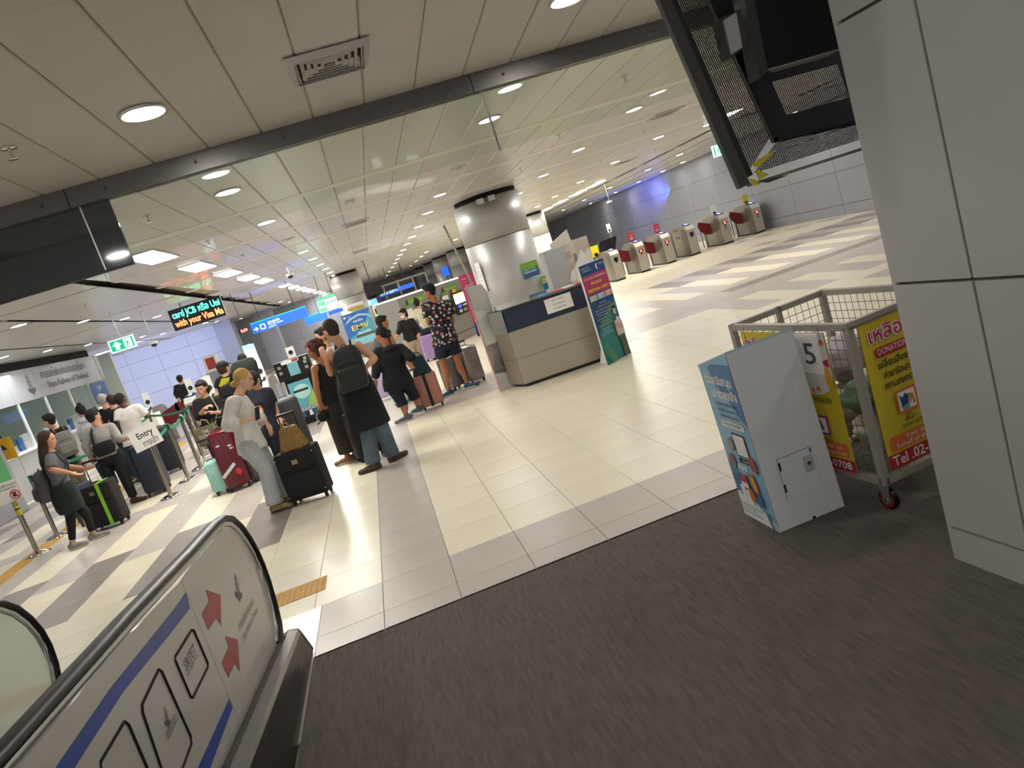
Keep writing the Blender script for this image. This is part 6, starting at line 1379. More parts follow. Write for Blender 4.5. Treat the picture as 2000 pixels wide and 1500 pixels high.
    # face
    for q in (-1, 1):
        e_ = hc + hf * .079 * s + hl * (q * .030 * s) + hu * .006 * s; MB().ell(e_, (hf, hl, hu), (.007 * s, .012 * s, .0055 * s)).obj('eye', M_eyew, t); MB().ell(e_ + hf * .004 * s, (hf, hl, hu), (.006 * s, .006 * s, .006 * s)).obj('pupil', M_eye, t)
        cap(MB(), e_ + hu * .020 * s - hl * (q * .012 * s) + hf * .004, e_ + hu * .019 * s + hl * (q * .018 * s), .0035 * s, .0025 * s, 6).obj('eyebrow', HR['black'] if hair[1] != 'blond' else HR['brown'], t)
    if not mask:
        MB().ell(hc + hf * .0875 * s - hu * .060 * s, (hf, hl, hu), (.006 * s, (.028 if smile else .021) * s, (.009 if smile else .006) * s)).obj('mouth', M_lip, t)
        if smile: MB().ell(hc + hf * .0905 * s - hu * .060 * s, (hf, hl, hu), (.005 * s, .020 * s, .005 * s)).obj('teeth', M_teeth, t)
    else:
        M_ = MB(); M_.ell(hc - hu * .050 * s + hf * .045 * s, (hf, hl, hu), (.058 * s, .060 * s, .052 * s)); fuse(M_, 'face_mask', M_white if mask is True else mat('mask_blue', '9DB7B4', .7), t, .009, 2)
        for q in (-1, 1): MB().path([hc - hu * .03 * s + hf * .05 * s + hl * (q * .056 * s), hc + hl * (q * .079 * s)], .002, n=5).obj('mask_loop', M_white, t)
    # hair
    H_ = MB(); st_, hcol = hair[0], HR[hair[1]]; c0 = hc + hu * .036 * s - hf * .026 * s
    if st_ in ('short', 'bun', 'pony', 'long', 'lowbun', 'bob'): H_.ell(c0, (hf, hl, hu), (.098 * s, .084 * s, .098 * s), 18, 12)
    if st_ == 'short': H_.ell(hc - hf * .045 * s - hu * .02 * s, (hf, hl, hu), (.058 * s, .070 * s, .065 * s)); H_.ell(hc + hf * .035 * s + hu * .085 * s, (hf, hl, hu), (.055 * s, .062 * s, .034 * s))
    if st_ == 'buzz': H_.ell(hc + hu * .026 * s - hf * .020 * s, (hf, hl, hu), (.0945 * s, .079 * s, .101 * s), 18, 12); H_.ell(hc - hf * .045 * s - hu * .025 * s, (hf, hl, hu), (.052 * s, .066 * s, .055 * s))
    if st_ == 'bun': H_.ell(c0 + hu * .095 * s - hf * .02 * s, (hf, hl, hu), (.040 * s, .042 * s, .036 * s)); H_.ell(hc - hf * .05 * s - hu * .02 * s, (hf, hl, hu), (.05 * s, .066 * s, .06 * s))
    if st_ == 'lowbun': H_.ell(hc - hf * .060 * s - hu * .005 * s, (hf, hl, hu), (.060 * s, .070 * s, .070 * s)); H_.ell(hc - hf * .120 * s - hu * .050 * s, (hf, hl, hu), (.044 * s, .040 * s, .036 * s)); H_.ell(hc - hf * .145 * s - hu * .060 * s + hl * .02, (hf, hl, hu), (.03 * s, .02 * s, .016 * s))
    if st_ == 'bob': H_.ell(hc - hf * .035 * s - hu * .035 * s, (hf, hl, hu), (.074 * s, .094 * s, .088 * s)); H_.ell(hc + hf * .028 * s + hu * .080 * s, (hf, hl, hu), (.060 * s, .068 * s, .028 * s))
    if st_ == 'long':
        loft(H_, [(hc + hu * .06 * s - hf * .02 * s, hf, hl, .085 * s, .085 * s), (hc - hu * .04 * s - hf * .045 * s, hf, hl, .078 * s, .098 * s), (hc - hu * .16 * s - hf * .06 * s, hf, hl, .07 * s, .115 * s), (hc - hu * .28 * s - hf * .07 * s, hf, hl, .06 * s, .115 * s), (hc - hu * .40 * s - hf * .075 * s, hf, hl, .035 * s, .08 * s)][::-1])
    if st_ == 'curly':
        random.seed(11); H_.ell(hc + hu * .03 * s - hf * .035 * s, (hf, hl, hu), (.105 * s, .100 * s, .105 * s))
        for k in range(60):
            a = random.uniform(0, 6.28); b_ = random.uniform(-.9, 1.2); d_ = (hf * (math.cos(a) * math.cos(b_)) + hl * (math.sin(a) * math.cos(b_)) + hu * math.sin(b_))
            if d_.dot(hf) > .45 and d_.dot(hu) < .62: continue
            p_ = hc + hu * .01 * s - hf * .035 * s + V(d_) * (.112 * s); H_.ell(p_, (hf, hl, hu), (.026, .026, .024), 8, 6)
    if st_ in ('cap', 'capback'):
        H_.ell(hc + hu * .022 * s - hf * .020 * s, (hf, hl, hu), (.0945 * s, .079 * s, .098 * s), 18, 12)
        H_.ell(hc - hf * .04 * s - hu * .01 * s, (hf, hl, hu), (.062 * s, .074 * s, .07 * s)); C_ = MB(); C_.ell(hc + hu * .052 * s - hf * .014 * s, (hf, hl, hu), (.100 * s, .084 * s, .080 * s), 18, 12)
        d_ = hf if st_ == 'cap' else -hf; C_.ell(hc + hu * .050 * s + d_ * .105 * s, (hf, hl, hu), (.065 * s, .066 * s, .010 * s)); fuse(C_, 'cap', fab('cap_black', '121315'), t, .008, 2)
    if H_.v: fuse(H_, 'hair', hcol, t, .009 if Y0 < 12 else .012, 2, .45)
    # top
    if top:
        C_ = MB(); col, sl, hem = top['m'], top.get('sleeve', 'none'), top.get('hem', .12); inf = top.get('loose', .018); wd = top.get('wide', 1.0)
        sec = secs(inf, lo=.10, hi=1.12 if sl != 'none' else 1.04, wide=wd)[::1]; sec += [(P_ - up * .0 + Z3 * 0, lx, fx, hwid * .95 * bulk * wd + inf, .118 * bulk + inf), (P_ - Z3 * hem * .6, lx, fx, hwid * .98 * bulk * wd + inf * 1.1, .122 * bulk + inf * 1.1), (P_ - Z3 * hem, lx, fx, hwid * top.get('flare', .98) * bulk * wd + inf * 1.2, .122 * bulk * top.get('flare', 1.0) + inf * 1.2)]
        loft(C_, sec[::-1])
        if sl == 'none':
            for q, a_ in ((-1, sA), (1, sB)): cap(C_, S + lx * (q * .05), S + lx * (q * hwid * .66) + up * .014, .066, .060)
        for a, e, w in (('sA', 'eA', 'wA'), ('sB', 'eB', 'wB')):
            a_, e_, w_ = J(a), J(e), J(w); r0 = .054 * bulk + inf * .9
            if sl == 'none': continue
            cap(C_, S.lerp(a_, .35), a_, r0, r0)
            f = top.get('sl', .62)
            if sl == 'short': C_.tube(a_, a_.lerp(e_, f), r0, r0 * 1.02, n=12); 
            elif sl == 'elbow': C_.tube(a_, e_, r0, r0 * .98, n=12)
            else:
                cap(C_, a_, e_, r0, .044 * bulk + inf * .8); q_ = e_.lerp(w_, top.get('cuff', .9)); cap(C_, e_, e_.lerp(q_, .6), .044 * bulk + inf * .8, .040 * bulk + inf * .8); C_.tube(e_, q_, .044 * bulk + inf * .8, .034 + inf * (1.6 if top.get('push') else .7), n=12)
                if top.get('push'): cap(C_, e_.lerp(q_, .72), q_, .036 + inf * 1.5, .032 + inf * 1.3)
        if top.get('collar'): C_.ell(base + up * .035, (lx, fx, Z3), (.070, .070, .022))
        if top.get('hood'): C_.ell(S - fx * .085 + up * .035, (lx, fx, Z3), (.125, .072, .062)); C_.ell(base + up * .02, (lx, fx, Z3), (.088, .088, .04))
        fuse(C_, top.get('name', 'shirt'), col, t, vox, 3)
        for x_ in top.get('extra', ()): x_(t, dict(S=S, P=P_, lx=lx, fx=fx, up=up, hwid=hwid, J=J, base=base))
    # bottom
    if bottom:
        C_ = MB(); kind = bottom['kind']; col = bottom['m']; inf = bottom.get('loose', .014)
        if kind != 'skirt':
            loft(C_, [(P_ + up * .10, lx, fx, hwid * .78 * bulk + inf, .102 * bulk + inf), (P_, lx, fx, hwid * .93 * bulk + inf, .118 * bulk + inf), (P_ - Z3 * .12, lx, fx, hwid * .94 * bulk + inf, .112 * bulk + inf), (P_ - Z3 * .16, lx, fx, hwid * .8 * bulk + inf, .095 * bulk + inf)][::-1])
            for i in (0, 1):
                h_, k_, a_ = hips[i], KN[i], AN[i]; r0 = .088 * bulk + inf; r1 = bottom.get('rk', .058 * bulk + inf); r2 = bottom.get('ra', .046 + inf)
                if kind == 'shorts': C_.tube(h_, h_.lerp(k_, bottom.get('len', .72)), r0, r0 * .93, n=14)
                elif kind == 'capri': cap(C_, h_, k_, r0, r1); C_.tube(k_, k_.lerp(a_, bottom.get('len', .25)), r1, r1 * 1.02, n=14)
                else:
                    cap(C_, h_, k_, r0, r1); e_ = k_.lerp(a_, bottom.get('len', .93)); C_.tube(k_, e_, r1, r2, n=14); C_.ell(k_, (lx, fx, Z3), (r1, r1, r1))
                    if bottom.get('folds'):
                        for q in (.80, .90, .97): C_.ell(k_.lerp(e_, q), (lx, fx, Z3), (r2 * 1.10, r2 * 1.10, .018))
        else:
            wst = P_ + up * .10; hm = bottom.get('hem', .60); sl_ = bottom.get('slant', V((0, 0, 0)))
            loft(C_, [(wst, lx, fx, hwid * .80 * bulk + .02, .10 * bulk + .02), (P_ - Z3 * .05, lx, fx, hwid * .96 * bulk + .03, .125 * bulk + .02), (P_ - Z3 * (hm * .55) + sl_ * .55, lx, fx, bottom.get('w', .20) * .95, bottom.get('d', .15)), (P_ - Z3 * hm + sl_, lx, fx, bottom.get('w', .20), bottom.get('d', .15) * 1.05)][::-1], power=2.2)
        fuse(C_, bottom.get('name', 'trousers' if kind != 'skirt' else 'skirt'), col, t, vox, 3)
    if shoes:
        for i in (0, 1):
            C_ = MB(); a_ = AN[i]; ft = FT[i]; z = V((0, 0, 1)); dn = lift[i]
            gp_ = V((a_.x, a_.y, lift[i])); tl = ft.cross(z)
            toe = gp_ + ft * .155 - z * (dn * .8)
            C_.ell(gp_ - ft * .035 + z * .045, (ft, tl, z), (.052, .038, .044)); C_.ell(gp_ + ft * .05 + z * (.040 - dn * .3), (ft, tl, z), (.100, .041, .038)); C_.ell(toe + z * .032, (ft, tl, z), (.055, .043, .030)); cap(C_, a_ - z * .02, a_ + z * .01, .043, .040)
            so = MB(); so.ell(gp_ + ft * .06 + z * (.012 - dn * .35), (ft, tl, (z - ft * 0)), (.158, .048, .014)); 
            sm_ = fuse(C_, 'shoe', mat('shoe_' + shoes, shoes, .6, var=.1, scale=20), t, .009, 2); fuse(so, 'sole', mat('sole_pale' if shoes not in ('8A7A52', '4A3A30', '5A3220') else 'sole_dark', 'C9C6C0' if shoes not in ('8A7A52', '4A3A30', '5A3220') else '3A332C', .6), t, .009, 1)
    info = dict(S=S, P=P_, lx=lx, fx=fx, up=up, J=J, t=t, hc=hc, hf=hf, hu=hu, hl=hl, hwid=hwid, AN=AN, KN=KN)
    settle(t, (P_.x, P_.y, 0)); return info
def backpack(I, label, w, h, d, m_, drop=.02, back=.11, pocket=None, off=(0, 0), name='backpack', straps=True, tiltb=0):
    "pack carried on the back of a person"
    u = I['up']; b_ = -I['fx']; l = I['lx']; c = I['S'] - u * (h / 2 + drop) + b_ * (back + d / 2) + l * off[0] + u * off[1]
    t = root(name, (0, 0, 0), label, 'backpack'); B = MB()
    loft(B, [(c - u * h * .50, l, b_, w * .40, d * .40), (c - u * h * .44, l, b_, w * .48, d * .50), (c, l, b_, w * .50, d * .50), (c + u * h * .30, l, b_, w * .46, d * .46), (c + u * h * .46, l, b_, w * .36, d * .36), (c + u * h * .50, l, b_, w * .22, d * .22)], power=3.2)
    fuse(B, 'body', m_, t, .014, 2)
    pm = pocket or m_; Pk = MB(); q = c + b_ * (d * .5); loft(Pk, [(q - u * h * .38, l, b_, w * .34, .02), (q - u * h * .30, l, b_, w * .40, .045), (q + u * h * .0, l, b_, w * .40, .045), (q + u * h * .06, l, b_, w * .34, .02)], power=4); fuse(Pk, 'front_pocket', pm, t, .012, 2)
    MB().path([q + u * h * .16 + l * (-w * .3) + b_ * .004, q + u * h * .19 + b_ * .012, q + u * h * .16 + l * (w * .3) + b_ * .004], .004, n=5).obj('zip', M_groove, t)
    MB().path([c + u * h * .5 + l * -.03, c + u * (h * .5 + .03), c + u * h * .5 + l * .03], .006, n=6).obj('grab_loop', M_black, t)
    if straps:
        for q_ in (-1, 1):
            s_ = I['S'] + l * (q_ * I['hwid'] * .55); pts = [s_ + b_ * (back + .01) + u * .0, s_ + u * .075 + b_ * .03, s_ + u * .06 - b_ * .07, s_ - u * .12 - b_ * .135, s_ - u * .28 + l * (q_ * .05) - b_ * .10, s_ - u * .36 + l * (q_ * .08) + b_ * .02]
            MB().path(pts, .014, n=6).obj('strap', m_, t)
    settle(t, c - u * h * .5); return t
def cyl_bag(label, loc, w, h, d, m_, ux, name='handbag', txt=None, straps=None, cat='bag'):
    t = root(name, (0, 0, 0), label, cat); ux = V(ux).normalized(); n_ = ux.cross(Z3); c = V(loc); B = MB()
    loft(B, [(c, ux, n_, w * .42, d * .45), (c + Z3 * h * .1, ux, n_, w * .50, d * .5), (c + Z3 * h * .7, ux, n_, w * .5, d * .42), (c + Z3 * h, ux, n_, w * .47, d * .25)], power=3.5); fuse(B, 'body', m_, t, .011, 2)
    if straps:
        for sg in (-1, 1): MB().path([c + Z3 * h * .95 + ux * (-w * .22) + n_ * (sg * d * .2), c + Z3 * (h * 1.28) + ux * (-w * .15) + n_ * (sg * d * .15), c + Z3 * (h * 1.38) + n_ * (sg * d * .1), c + Z3 * (h * 1.28) + ux * (w * .15) + n_ * (sg * d * .15), c + Z3 * h * .95 + ux * (w * .22) + n_ * (sg * d * .2)], .009, n=6).obj('handle', straps, t)
    if txt:
        for k, (b_, w_, z_) in enumerate(txt): text(b_, .07, M_tag, c + Z3 * (h * z_) + n_ * (d * .5 + .006) - ux * (w_ / 2), ux, Z3, t, w=w_)
    settle(t, c); return t

C1 = (340, 670, 4.412); C2 = (0, 700, 3.75); C3 = (580, 540, 3.947); C4 = (720, 480, 5.357); C5 = (150, 480, 4.286)
M_sweat = fab('sweat', 'C9C8C4', bump=.5, bscale=16); M_sweatp = fab('sweatpants', 'A9ADB0', bump=.5, bscale=12); M_cb = fab('black', '101114'); M_cn = fab('navy', '161A2B'); M_jean = fab('jeans', '55636F', var=.14, scale=6); M_jeand = fab('jeans_dark', '28303E', var=.12)
M_wsh = fab('white_shirt', 'D6D0CC', bump=.3); M_gsh = fab('grey_shirt', '96928F', bump=.3)
# 1 blond woman
W = person('woman with tied blond hair in a pale grey sweatshirt and sweatpants looking at her phone', 8.15, C1,
    dict(head=(608, 318, 0), neck=(565, 420), sA=(512, 520, -.13), sB=(585, 505, .15), eA=(465, 712, -.20), wA=(615, 668, -.28), hA=(700, 648, -.28), eB=(700, 640, .22), wB=(800, 690, .12), hB=(850, 790, .10), pel=(655, 850), kA=(800, 1090, -.06), nA=(868, 1375, -.08), kB=(830, 1080, .10), nB=(925, 1340, .14)),
    face=-12, body=-8, tilt=-18, skin='pale', hair=('lowbun', 'blond'), top=dict(m=M_sweat, sleeve='long', hem=.10, loose=.035, cuff=.42, push=True, name='sweatshirt'), bottom=dict(kind='trousers', m=M_sweatp, loose=.028, rk=.095, ra=.092, len=.98, folds=True, name='sweatpants'), shoes='8A7A52', feet=(-12, 0), vox=.010, s=.92, curl=(.9, .45), pal=(Z3, V((-.5, .3, 0))))
ph_ = root('phone', (0, 0, 0), 'phone in a patterned clear case held by the blond woman', 'phone'); a_ = W['J']('hA'); 
rbox('body', (-.005, -.036, -.02), (.005, .036, .12), .004, M_black, ph_); MB().box((.0052, -.033, -.016), (.0062, .033, .116)).obj('screen', mat('phone_screen', '3C4048', .1, coat=.5), ph_); MB().box((-.0065, -.034, -.018), (-.0052, .034, .118)).obj('case_print', mat('case_print', 'A07A6A', .4, var=.5, scale=70), ph_)
ph_.location = (a_.x + .025, a_.y - .005, a_.z - .005); ph_.rotation_euler = (0, .35, -.5)
# 2 long haired woman
I2 = person('long-haired woman in a grey T-shirt walking beside the black case with a green strap', 10.15, C2,
    dict(head=(352, 598, 0), neck=(365, 670), sA=(368, 735, -.12), sB=(400, 722, .16), eA=(375, 815, -.20), wA=(515, 838, -.22), hA=(560, 848, -.2), eB=(500, 795, .18), wB=(612, 805, .08), hB=(665, 800, .06), pel=(462, 965), kA=(515, 1150, -.05), nA=(538, 1365, -.06), kB=(625, 1130, .08), nB=(690, 1300, .12)),
    face=-5, body=5, tilt=-14, skin='mid', hair=('long', 'brown'), top=dict(m=fab('heather', '5C5B5E', var=.12, scale=60), sleeve='short', hem=.02, loose=.016, sl=.85), bottom=dict(kind='trousers', m=M_cb, loose=.006, ra=.042, len=.88, name='leggings'), shoes='8C8680', feet=(-10, 5), vox=.011, s=.92)
p2_ = root('phone', (0, 0, 0), 'pale blue phone in the hands of the long-haired woman', 'phone'); a_ = I2['J']('hB'); rbox('body', (-.07, -.036, -.004), (.07, .036, .004), .003, mat('phone_aqua', '8FB8C4', .4), p2_); MB().box((-.066, -.033, .0042), (.066, .033, .0052)).obj('screen', MATS['phone_screen'], p2_); p2_.location = (a_.x + .03, a_.y - .02, a_.z + .025); p2_.rotation_euler = (0, -.25, .1)
J2 = MB(); P2 = I2['P']; loft(J2, [(P2 + Z3 * .10, I2['lx'], I2['fx'], .165, .14), (P2 - Z3 * .06, I2['lx'], I2['fx'], .20, .17), (P2 - Z3 * .22, I2['lx'], I2['fx'], .20, .17), (P2 - Z3 * .30, I2['lx'], I2['fx'], .16, .15)][::-1]); jk = fuse(J2, 'tied_jacket', fab('dark_green', '14211F'), None, .014); tag(jk, 'dark green jacket tied round the waist of the woman with long hair', 'jacket'); settle(jk, P2)
backpack(I2, 'grey backpack hanging low on the woman with long brown hair', .30, .42, .17, fab('pack_grey', '45444A', var=.15), drop=.10, back=.11)
# 3 man in tank top
I3 = person('man in a white tank top and jeans with cropped hair, black overshirt and backpack', 8.35, C3,
    dict(head=(258, 418, 0), neck=(295, 500), sA=(262, 585, .02), sB=(470, 535, 0), eA=(262, 745, -.10), wA=(225, 640, -.18), hA=(200, 590, -.16), eB=(598, 632, -.02), wB=(530, 700, -.16), hB=(500, 760, -.16), pel=(452, 850), kA=(535, 1150, 0), nA=(590, 1440, 0), kB=(640, 1140, 0), nB=(735, 1370, .12)),
    face=135, body=105, tilt=-6, skin='mid', hair=('buzz', 'buzz'), bulk=1.08, s=.99, top=dict(m=fab('tank_white', 'D8D5D0'), sleeve='none', hem=.0, loose=.008, name='tank_top'), bottom=dict(kind='trousers', m=M_jean, loose=.026, rk=.098, ra=.088, len=.99, folds=True, name='jeans'), shoes='4A3A30', feet=(175, 30), vox=.010, curl=(.5, .9))
band = MB(); band.ell(I3['hc'] + I3['hu'] * .045 + I3['hf'] * .01, (I3['hf'], I3['hl'], I3['hu']), (.098, .083, .022)); hb = fuse(band, 'headband', M_cb, None, .009, 1); tag(hb, 'black headband round the head of the man in the tank top', 'headband'); settle(hb, I3['hc'])
J3 = MB(); P3 = I3['P']; sl_ = V((.02, 0, 0)); loft(J3, [(P3 + I3['up'] * .16, I3['lx'], I3['fx'], .18, .135), (P3, I3['lx'], I3['fx'], .215, .16), (P3 - Z3 * .30, I3['lx'], I3['fx'], .235, .175), (P3 - Z3 * .50, I3['lx'], I3['fx'], .25, .18)][::-1], power=2.3); jk = fuse(J3, 'overshirt', M_cb, None, .012); tag(jk, 'long black overshirt tied round the hips of the man in the tank top', 'shirt'); settle(jk, P3)
bp3 = backpack(I3, 'large plain black backpack on the man in the white tank top', .34, .50, .20, fab('pack_black', '1B1C1E', rough=.6, var=.1), drop=-.04, back=.10, off=(.02, 0))
# 4 curly haired woman
I4 = person('woman with curly brown hair, black sleeveless top and long brown skirt, holding a cap', 9.3, C3,
    dict(head=(132, 568, 0), neck=(178, 650), sA=(138, 712, -.10), sB=(262, 690, .10), eA=(152, 868, -.12), wA=(180, 990, -.12), hA=(192, 1040, -.12), eB=(300, 820, .15), wB=(330, 930, .14), pel=(275, 945), nA=(385, 1370, 0), nB=(445, 1350, .05)),
    face=195, body=165, tilt=-16, skin='tan', hair=('curly', 'curly'), s=.92, top=dict(m=M_cb, sleeve='none', hem=.05, loose=.022, wide=1.08), bottom=dict(kind='skirt', m=fab('skirt_brown', '2A211C', var=.15), hem=.70, w=.20, d=.16, slant=V((.02, 0, 0))), shoes='8A5A3E', vox=.010, curl=(1.0, .5))
cp = root('cap', (0, 0, 0), 'black cap with a pale band held in the hand of the curly-haired woman', 'cap'); a_ = I4['J']('hA') - Z3 * .06
C_ = MB(); C_.ell(a_, (X3, Y3, Z3), (.085, .06, .075)); C_.ell(a_ + V((-.06, -.0, -.05)), (V((.8, 0, .6)), Y3, V((-.6, 0, .8))), (.07, .055, .010)); fuse(C_, 'crown', M_cb, cp, .010, 2); MB().path([a_ + V((.088 * math.cos(q), -.06 * abs(math.sin(q)) * .9 - .006, .078 * math.sin(q))) for q in [2.2 + k * .28 for k in range(9)]], .004, n=6).obj('band', M_tag, cp); settle(cp, a_)
# 5 woman in black hooded top
I5 = person('woman in a black hooded top and dark knee-length trousers walking away in grey shoes', 10.85, C3,
    dict(head=(648, 452, 0), neck=(672, 530), sA=(625, 590, 0), sB=(800, 560, .05), eA=(612, 715, -.05), wA=(603, 790, -.05), hA=(608, 835, -.05), eB=(880, 620, -.08), wB=(850, 660, -.18), hB=(880, 690, -.2), pel=(768, 790), kA=(800, 955, 0), nA=(845, 1075, -.05), kB=(895, 905, .05), nB=(935, 1000, .10)),
    face=150, body=140, tilt=-5, skin='tan', hair=('lowbun', 'black'), bulk=1.16, s=.90, top=dict(m=M_cb, sleeve='long', hem=.13, loose=.030, hood=True, name='hooded_top', wide=1.05), bottom=dict(kind='capri', m=fab('capri', '151A2C'), loose=.02, len=.38), shoes='5D5F66', feet=(175, 150), lift=(0, .05), vox=.011)
# 6 man in floral shirt
I6 = person('man in a floral shirt, navy shorts and blue trainers standing with two aluminium cases', 11.75, C3,
    dict(head=(1018, 118, 0), neck=(1040, 180), sA=(1000, 240, 0), sB=(1165, 215, .02), eA=(1010, 345, -.05), wA=(1045, 400, .14), hA=(1075, 420, .16), eB=(1200, 320, 0), wB=(1200, 370, .1), hB=(1180, 395, .14), pel=(1140, 490), kA=(1128, 680, 0), nA=(1172, 872, 0), kB=(1240, 650, 0), nB=(1318, 836, .08)),
    face=160, body=130, tilt=-4, skin='tan', hair=('short', 'black'), bulk=1.12, s=.97, top=dict(m=floral(), sleeve='short', hem=.06, loose=.030, sl=.75, collar=True, wide=1.04), bottom=dict(kind='shorts', m=fab('shorts_navy', '172333'), loose=.020, len=.66, name='shorts'), shoes='2E4A66', feet=(200, -30), vox=.011)
# 7 masked woman
I7 = person('woman in a white face mask, black hooded top and beige trousers pulling the lilac case', 17.4, C4,
    dict(head=(362, 712, 0), neck=(385, 780), sA=(335, 820, -.05), sB=(455, 790, .1), eA=(325, 880, -.1), wA=(300, 930, -.15), hA=(290, 955, -.15), eB=(505, 860, 0), wB=(525, 920, -.08), hB=(520, 950, -.08), pel=(440, 970), nA=(460, 1175, -.1), nB=(510, 1165, .1)),
    face=215, body=210, tilt=-8, skin='mid', hair=('pony' if False else 'bob', 'black'), mask=True, bulk=1.1, s=.92, top=dict(m=M_cb, sleeve='long', hem=.06, loose=.028, hood=True, name='hooded_top'), bottom=dict(kind='trousers', m=fab('beige', '9C8C7A'), loose=.02), vox=.014)
# 8 woman in cream top
person('woman with a hair bun in a cream top and jeans using the ticket machine', 18.1, C4,
    dict(head=(512, 603, 0), neck=(535, 650), sA=(500, 690, 0), sB=(600, 668, 0), eA=(495, 745, .1), wA=(530, 740, .3), eB=(640, 740, .1), wB=(640, 770, .3), pel=(600, 850), nA=(665, 1100, 0), nB=(700, 1090, 0)),
    face=60, skin='mid', hair=('bun', 'black'), s=.92, top=dict(m=fab('cream', 'C4BCA2'), sleeve='long', hem=.02, loose=.03), bottom=dict(kind='trousers', m=M_jeand, loose=.03), vox=.015)
# 9 tattooed man behind
I9 = person('bare-armed man with dark hair and grey backpack, half hidden by the hooded woman', 12.6, C4,
    dict(head=(148, 805, 0), neck=(158, 880), sA=(110, 935, .05), sB=(215, 925, -.05), eA=(110, 1050, 0), wA=(150, 1120, -.1), eB=(255, 1030, -.1), wB=(300, 1100, -.2), pel=(245, 1230), nA=(330, 1560, 0), nB=(390, 1590, .05)),
    face=10, body=20, tilt=-6, skin='tan', hair=('short', 'black'), s=.95, top=dict(m=M_cb, sleeve='none', hem=.05, loose=.015), bottom=dict(kind='shorts', m=M_cb, loose=.02), shoes='6E7A58', vox=.013)
backpack(I9, 'grey backpack on the man behind the woman in the hooded top', .28, .40, .16, fab('pack_grey2', '5A5A5C'), drop=.0)
# 10 man in cap
I10 = person('man in a black cap and black T-shirt with yellow print, with a big black backpack', 11.6, C1,
    dict(head=(432, 222, 0), neck=(440, 285), sA=(398, 325, 0), sB=(512, 300, 0), eA=(375, 430, 0), wA=(360, 510, -.1), eB=(560, 420, 0), wB=(560, 500, -.1), pel=(470, 555), nA=(640, 950, 0), nB=(720, 930, 0)),
    face=55, body=75, skin='pale', hair=('cap', 'brown'), s=.96, bulk=1.08, top=dict(m=M_cb, sleeve='short', hem=.08), bottom=dict(kind='trousers', m=M_cn), vox=.013)
backpack(I10, 'big black backpack on the man in the cap', .30, .46, .20, M_cb, drop=.06, off=(.05, 0))
yp = MB(); c_ = at(340 + 430 / 4.412, 670 + 330 / 4.412, 11.45); yp.prism([c_ + V(q) for q in ((-.10, 0, -.05), (.02, 0, -.10), (.10, 0, .03), (-.02, 0, .05))], (0, -.004, 0)); o = yp.obj('shirt_print', mat('print_yellow3', 'B8B010', .6), I10['t']); o.data.transform(Matrix.Translation(-I10['t'].location))
# 11 person with large dark green pack
I11 = person('person carrying a very large dark green rucksack at the ticket gates', 13.4, C1,
    dict(head=(600, 150, .1), neck=(610, 200, .1), sA=(560, 260), sB=(690, 230), eA=(560, 370), wA=(600, 440, .1), eB=(730, 330), wB=(740, 420, .1), pel=(660, 470), nA=(790, 800), nB=(840, 790)),
    face=80, skin='mid', hair=('short', 'black'), s=.94, top=dict(m=fab('olive', '2C3328'), sleeve='long'), bottom=dict(kind='trousers', m=M_cn), vox=.015)
backpack(I11, 'very large dark green rucksack at the ticket gates', .50, .52, .28, fab('pack_green', '1E2620', var=.3, scale=5), drop=-.24)
# 12 navy T-shirt man
person('man in a navy T-shirt and dark trousers standing behind the blond woman', 10.35, C1,
    dict(head=(688, 322, 0), neck=(708, 380), sA=(680, 430, 0), sB=(808, 425, .05), eA=(748, 590, -.12), wA=(740, 660, -.2), eB=(870, 560, .05), wB=(900, 640, -.05), pel=(845, 715), kA=(880, 880), nA=(960, 1130, 0), nB=(1030, 1110, 0)),
    face=70, body=75, tilt=-10, skin='mid', hair=('short', 'black'), s=.95, bulk=1.1, top=dict(m=M_cn, sleeve='short', hem=.14, loose=.02, sl=.7), bottom=dict(kind='trousers', m=M_cn, loose=.022), vox=.012)
# 13 smiling woman
I13 = person('smiling woman with short black hair in a black shirt, a canvas bag on her arm', 11.3, C1,
    dict(head=(240, 392, 0), neck=(262, 470), sA=(200, 520, 0), sB=(372, 490, .03), eA=(212, 640, -.06), wA=(262, 565, -.24), hA=(290, 545, -.26), eB=(430, 600, -.04), wB=(345, 600, -.24), hB=(305, 592, -.27), pel=(318, 700), nA=(395, 1030, 0), nB=(470, 1020, 0)),
    face=255, body=262, tilt=-10, skin='mid', hair=('bob', 'black'), s=.94, smile=True, top=dict(m=M_cb, sleeve='long', hem=.12, loose=.022, cuff=.45, collar=True), bottom=dict(kind='trousers', m=M_cn), vox=.011, curl=(1.1, 1.0), pal=(V((.6, 0, -.5)), V((-.6, 0, -.5))))
c_ = at(340 + 320 / 4.412, 670 + 865 / 4.412, 11.0); M_canvas = fab('canvas', '5E563F', rough=.9)
cyl_bag('olive canvas tote bag with white lettering on the arm of the smiling woman', c_, .36, .27, .15, M_canvas, (1, .12, 0), name='tote_bag', txt=(('THE', .09, .66), ('TOTE BAG', .23, .42)), straps=fab('canvas_pale', '8F866A'))
st_ = root('shoulder_strap', (0, 0, 0), 'beige shoulder strap of the tote bag', 'strap'); MB().path([I13['S'] + V((.10, -.12, .06)), I13['S'] + V((.14, -.15, -.14)), c_ + V((.16, -.02, .26))], .014, n=6).obj('strap', MATS['cloth_canvas_pale'], st_); settle(st_, c_ + V((.16, 0, .26))); st_['label'] = 'pale strap over the shoulder of the smiling woman, holding the canvas bag'
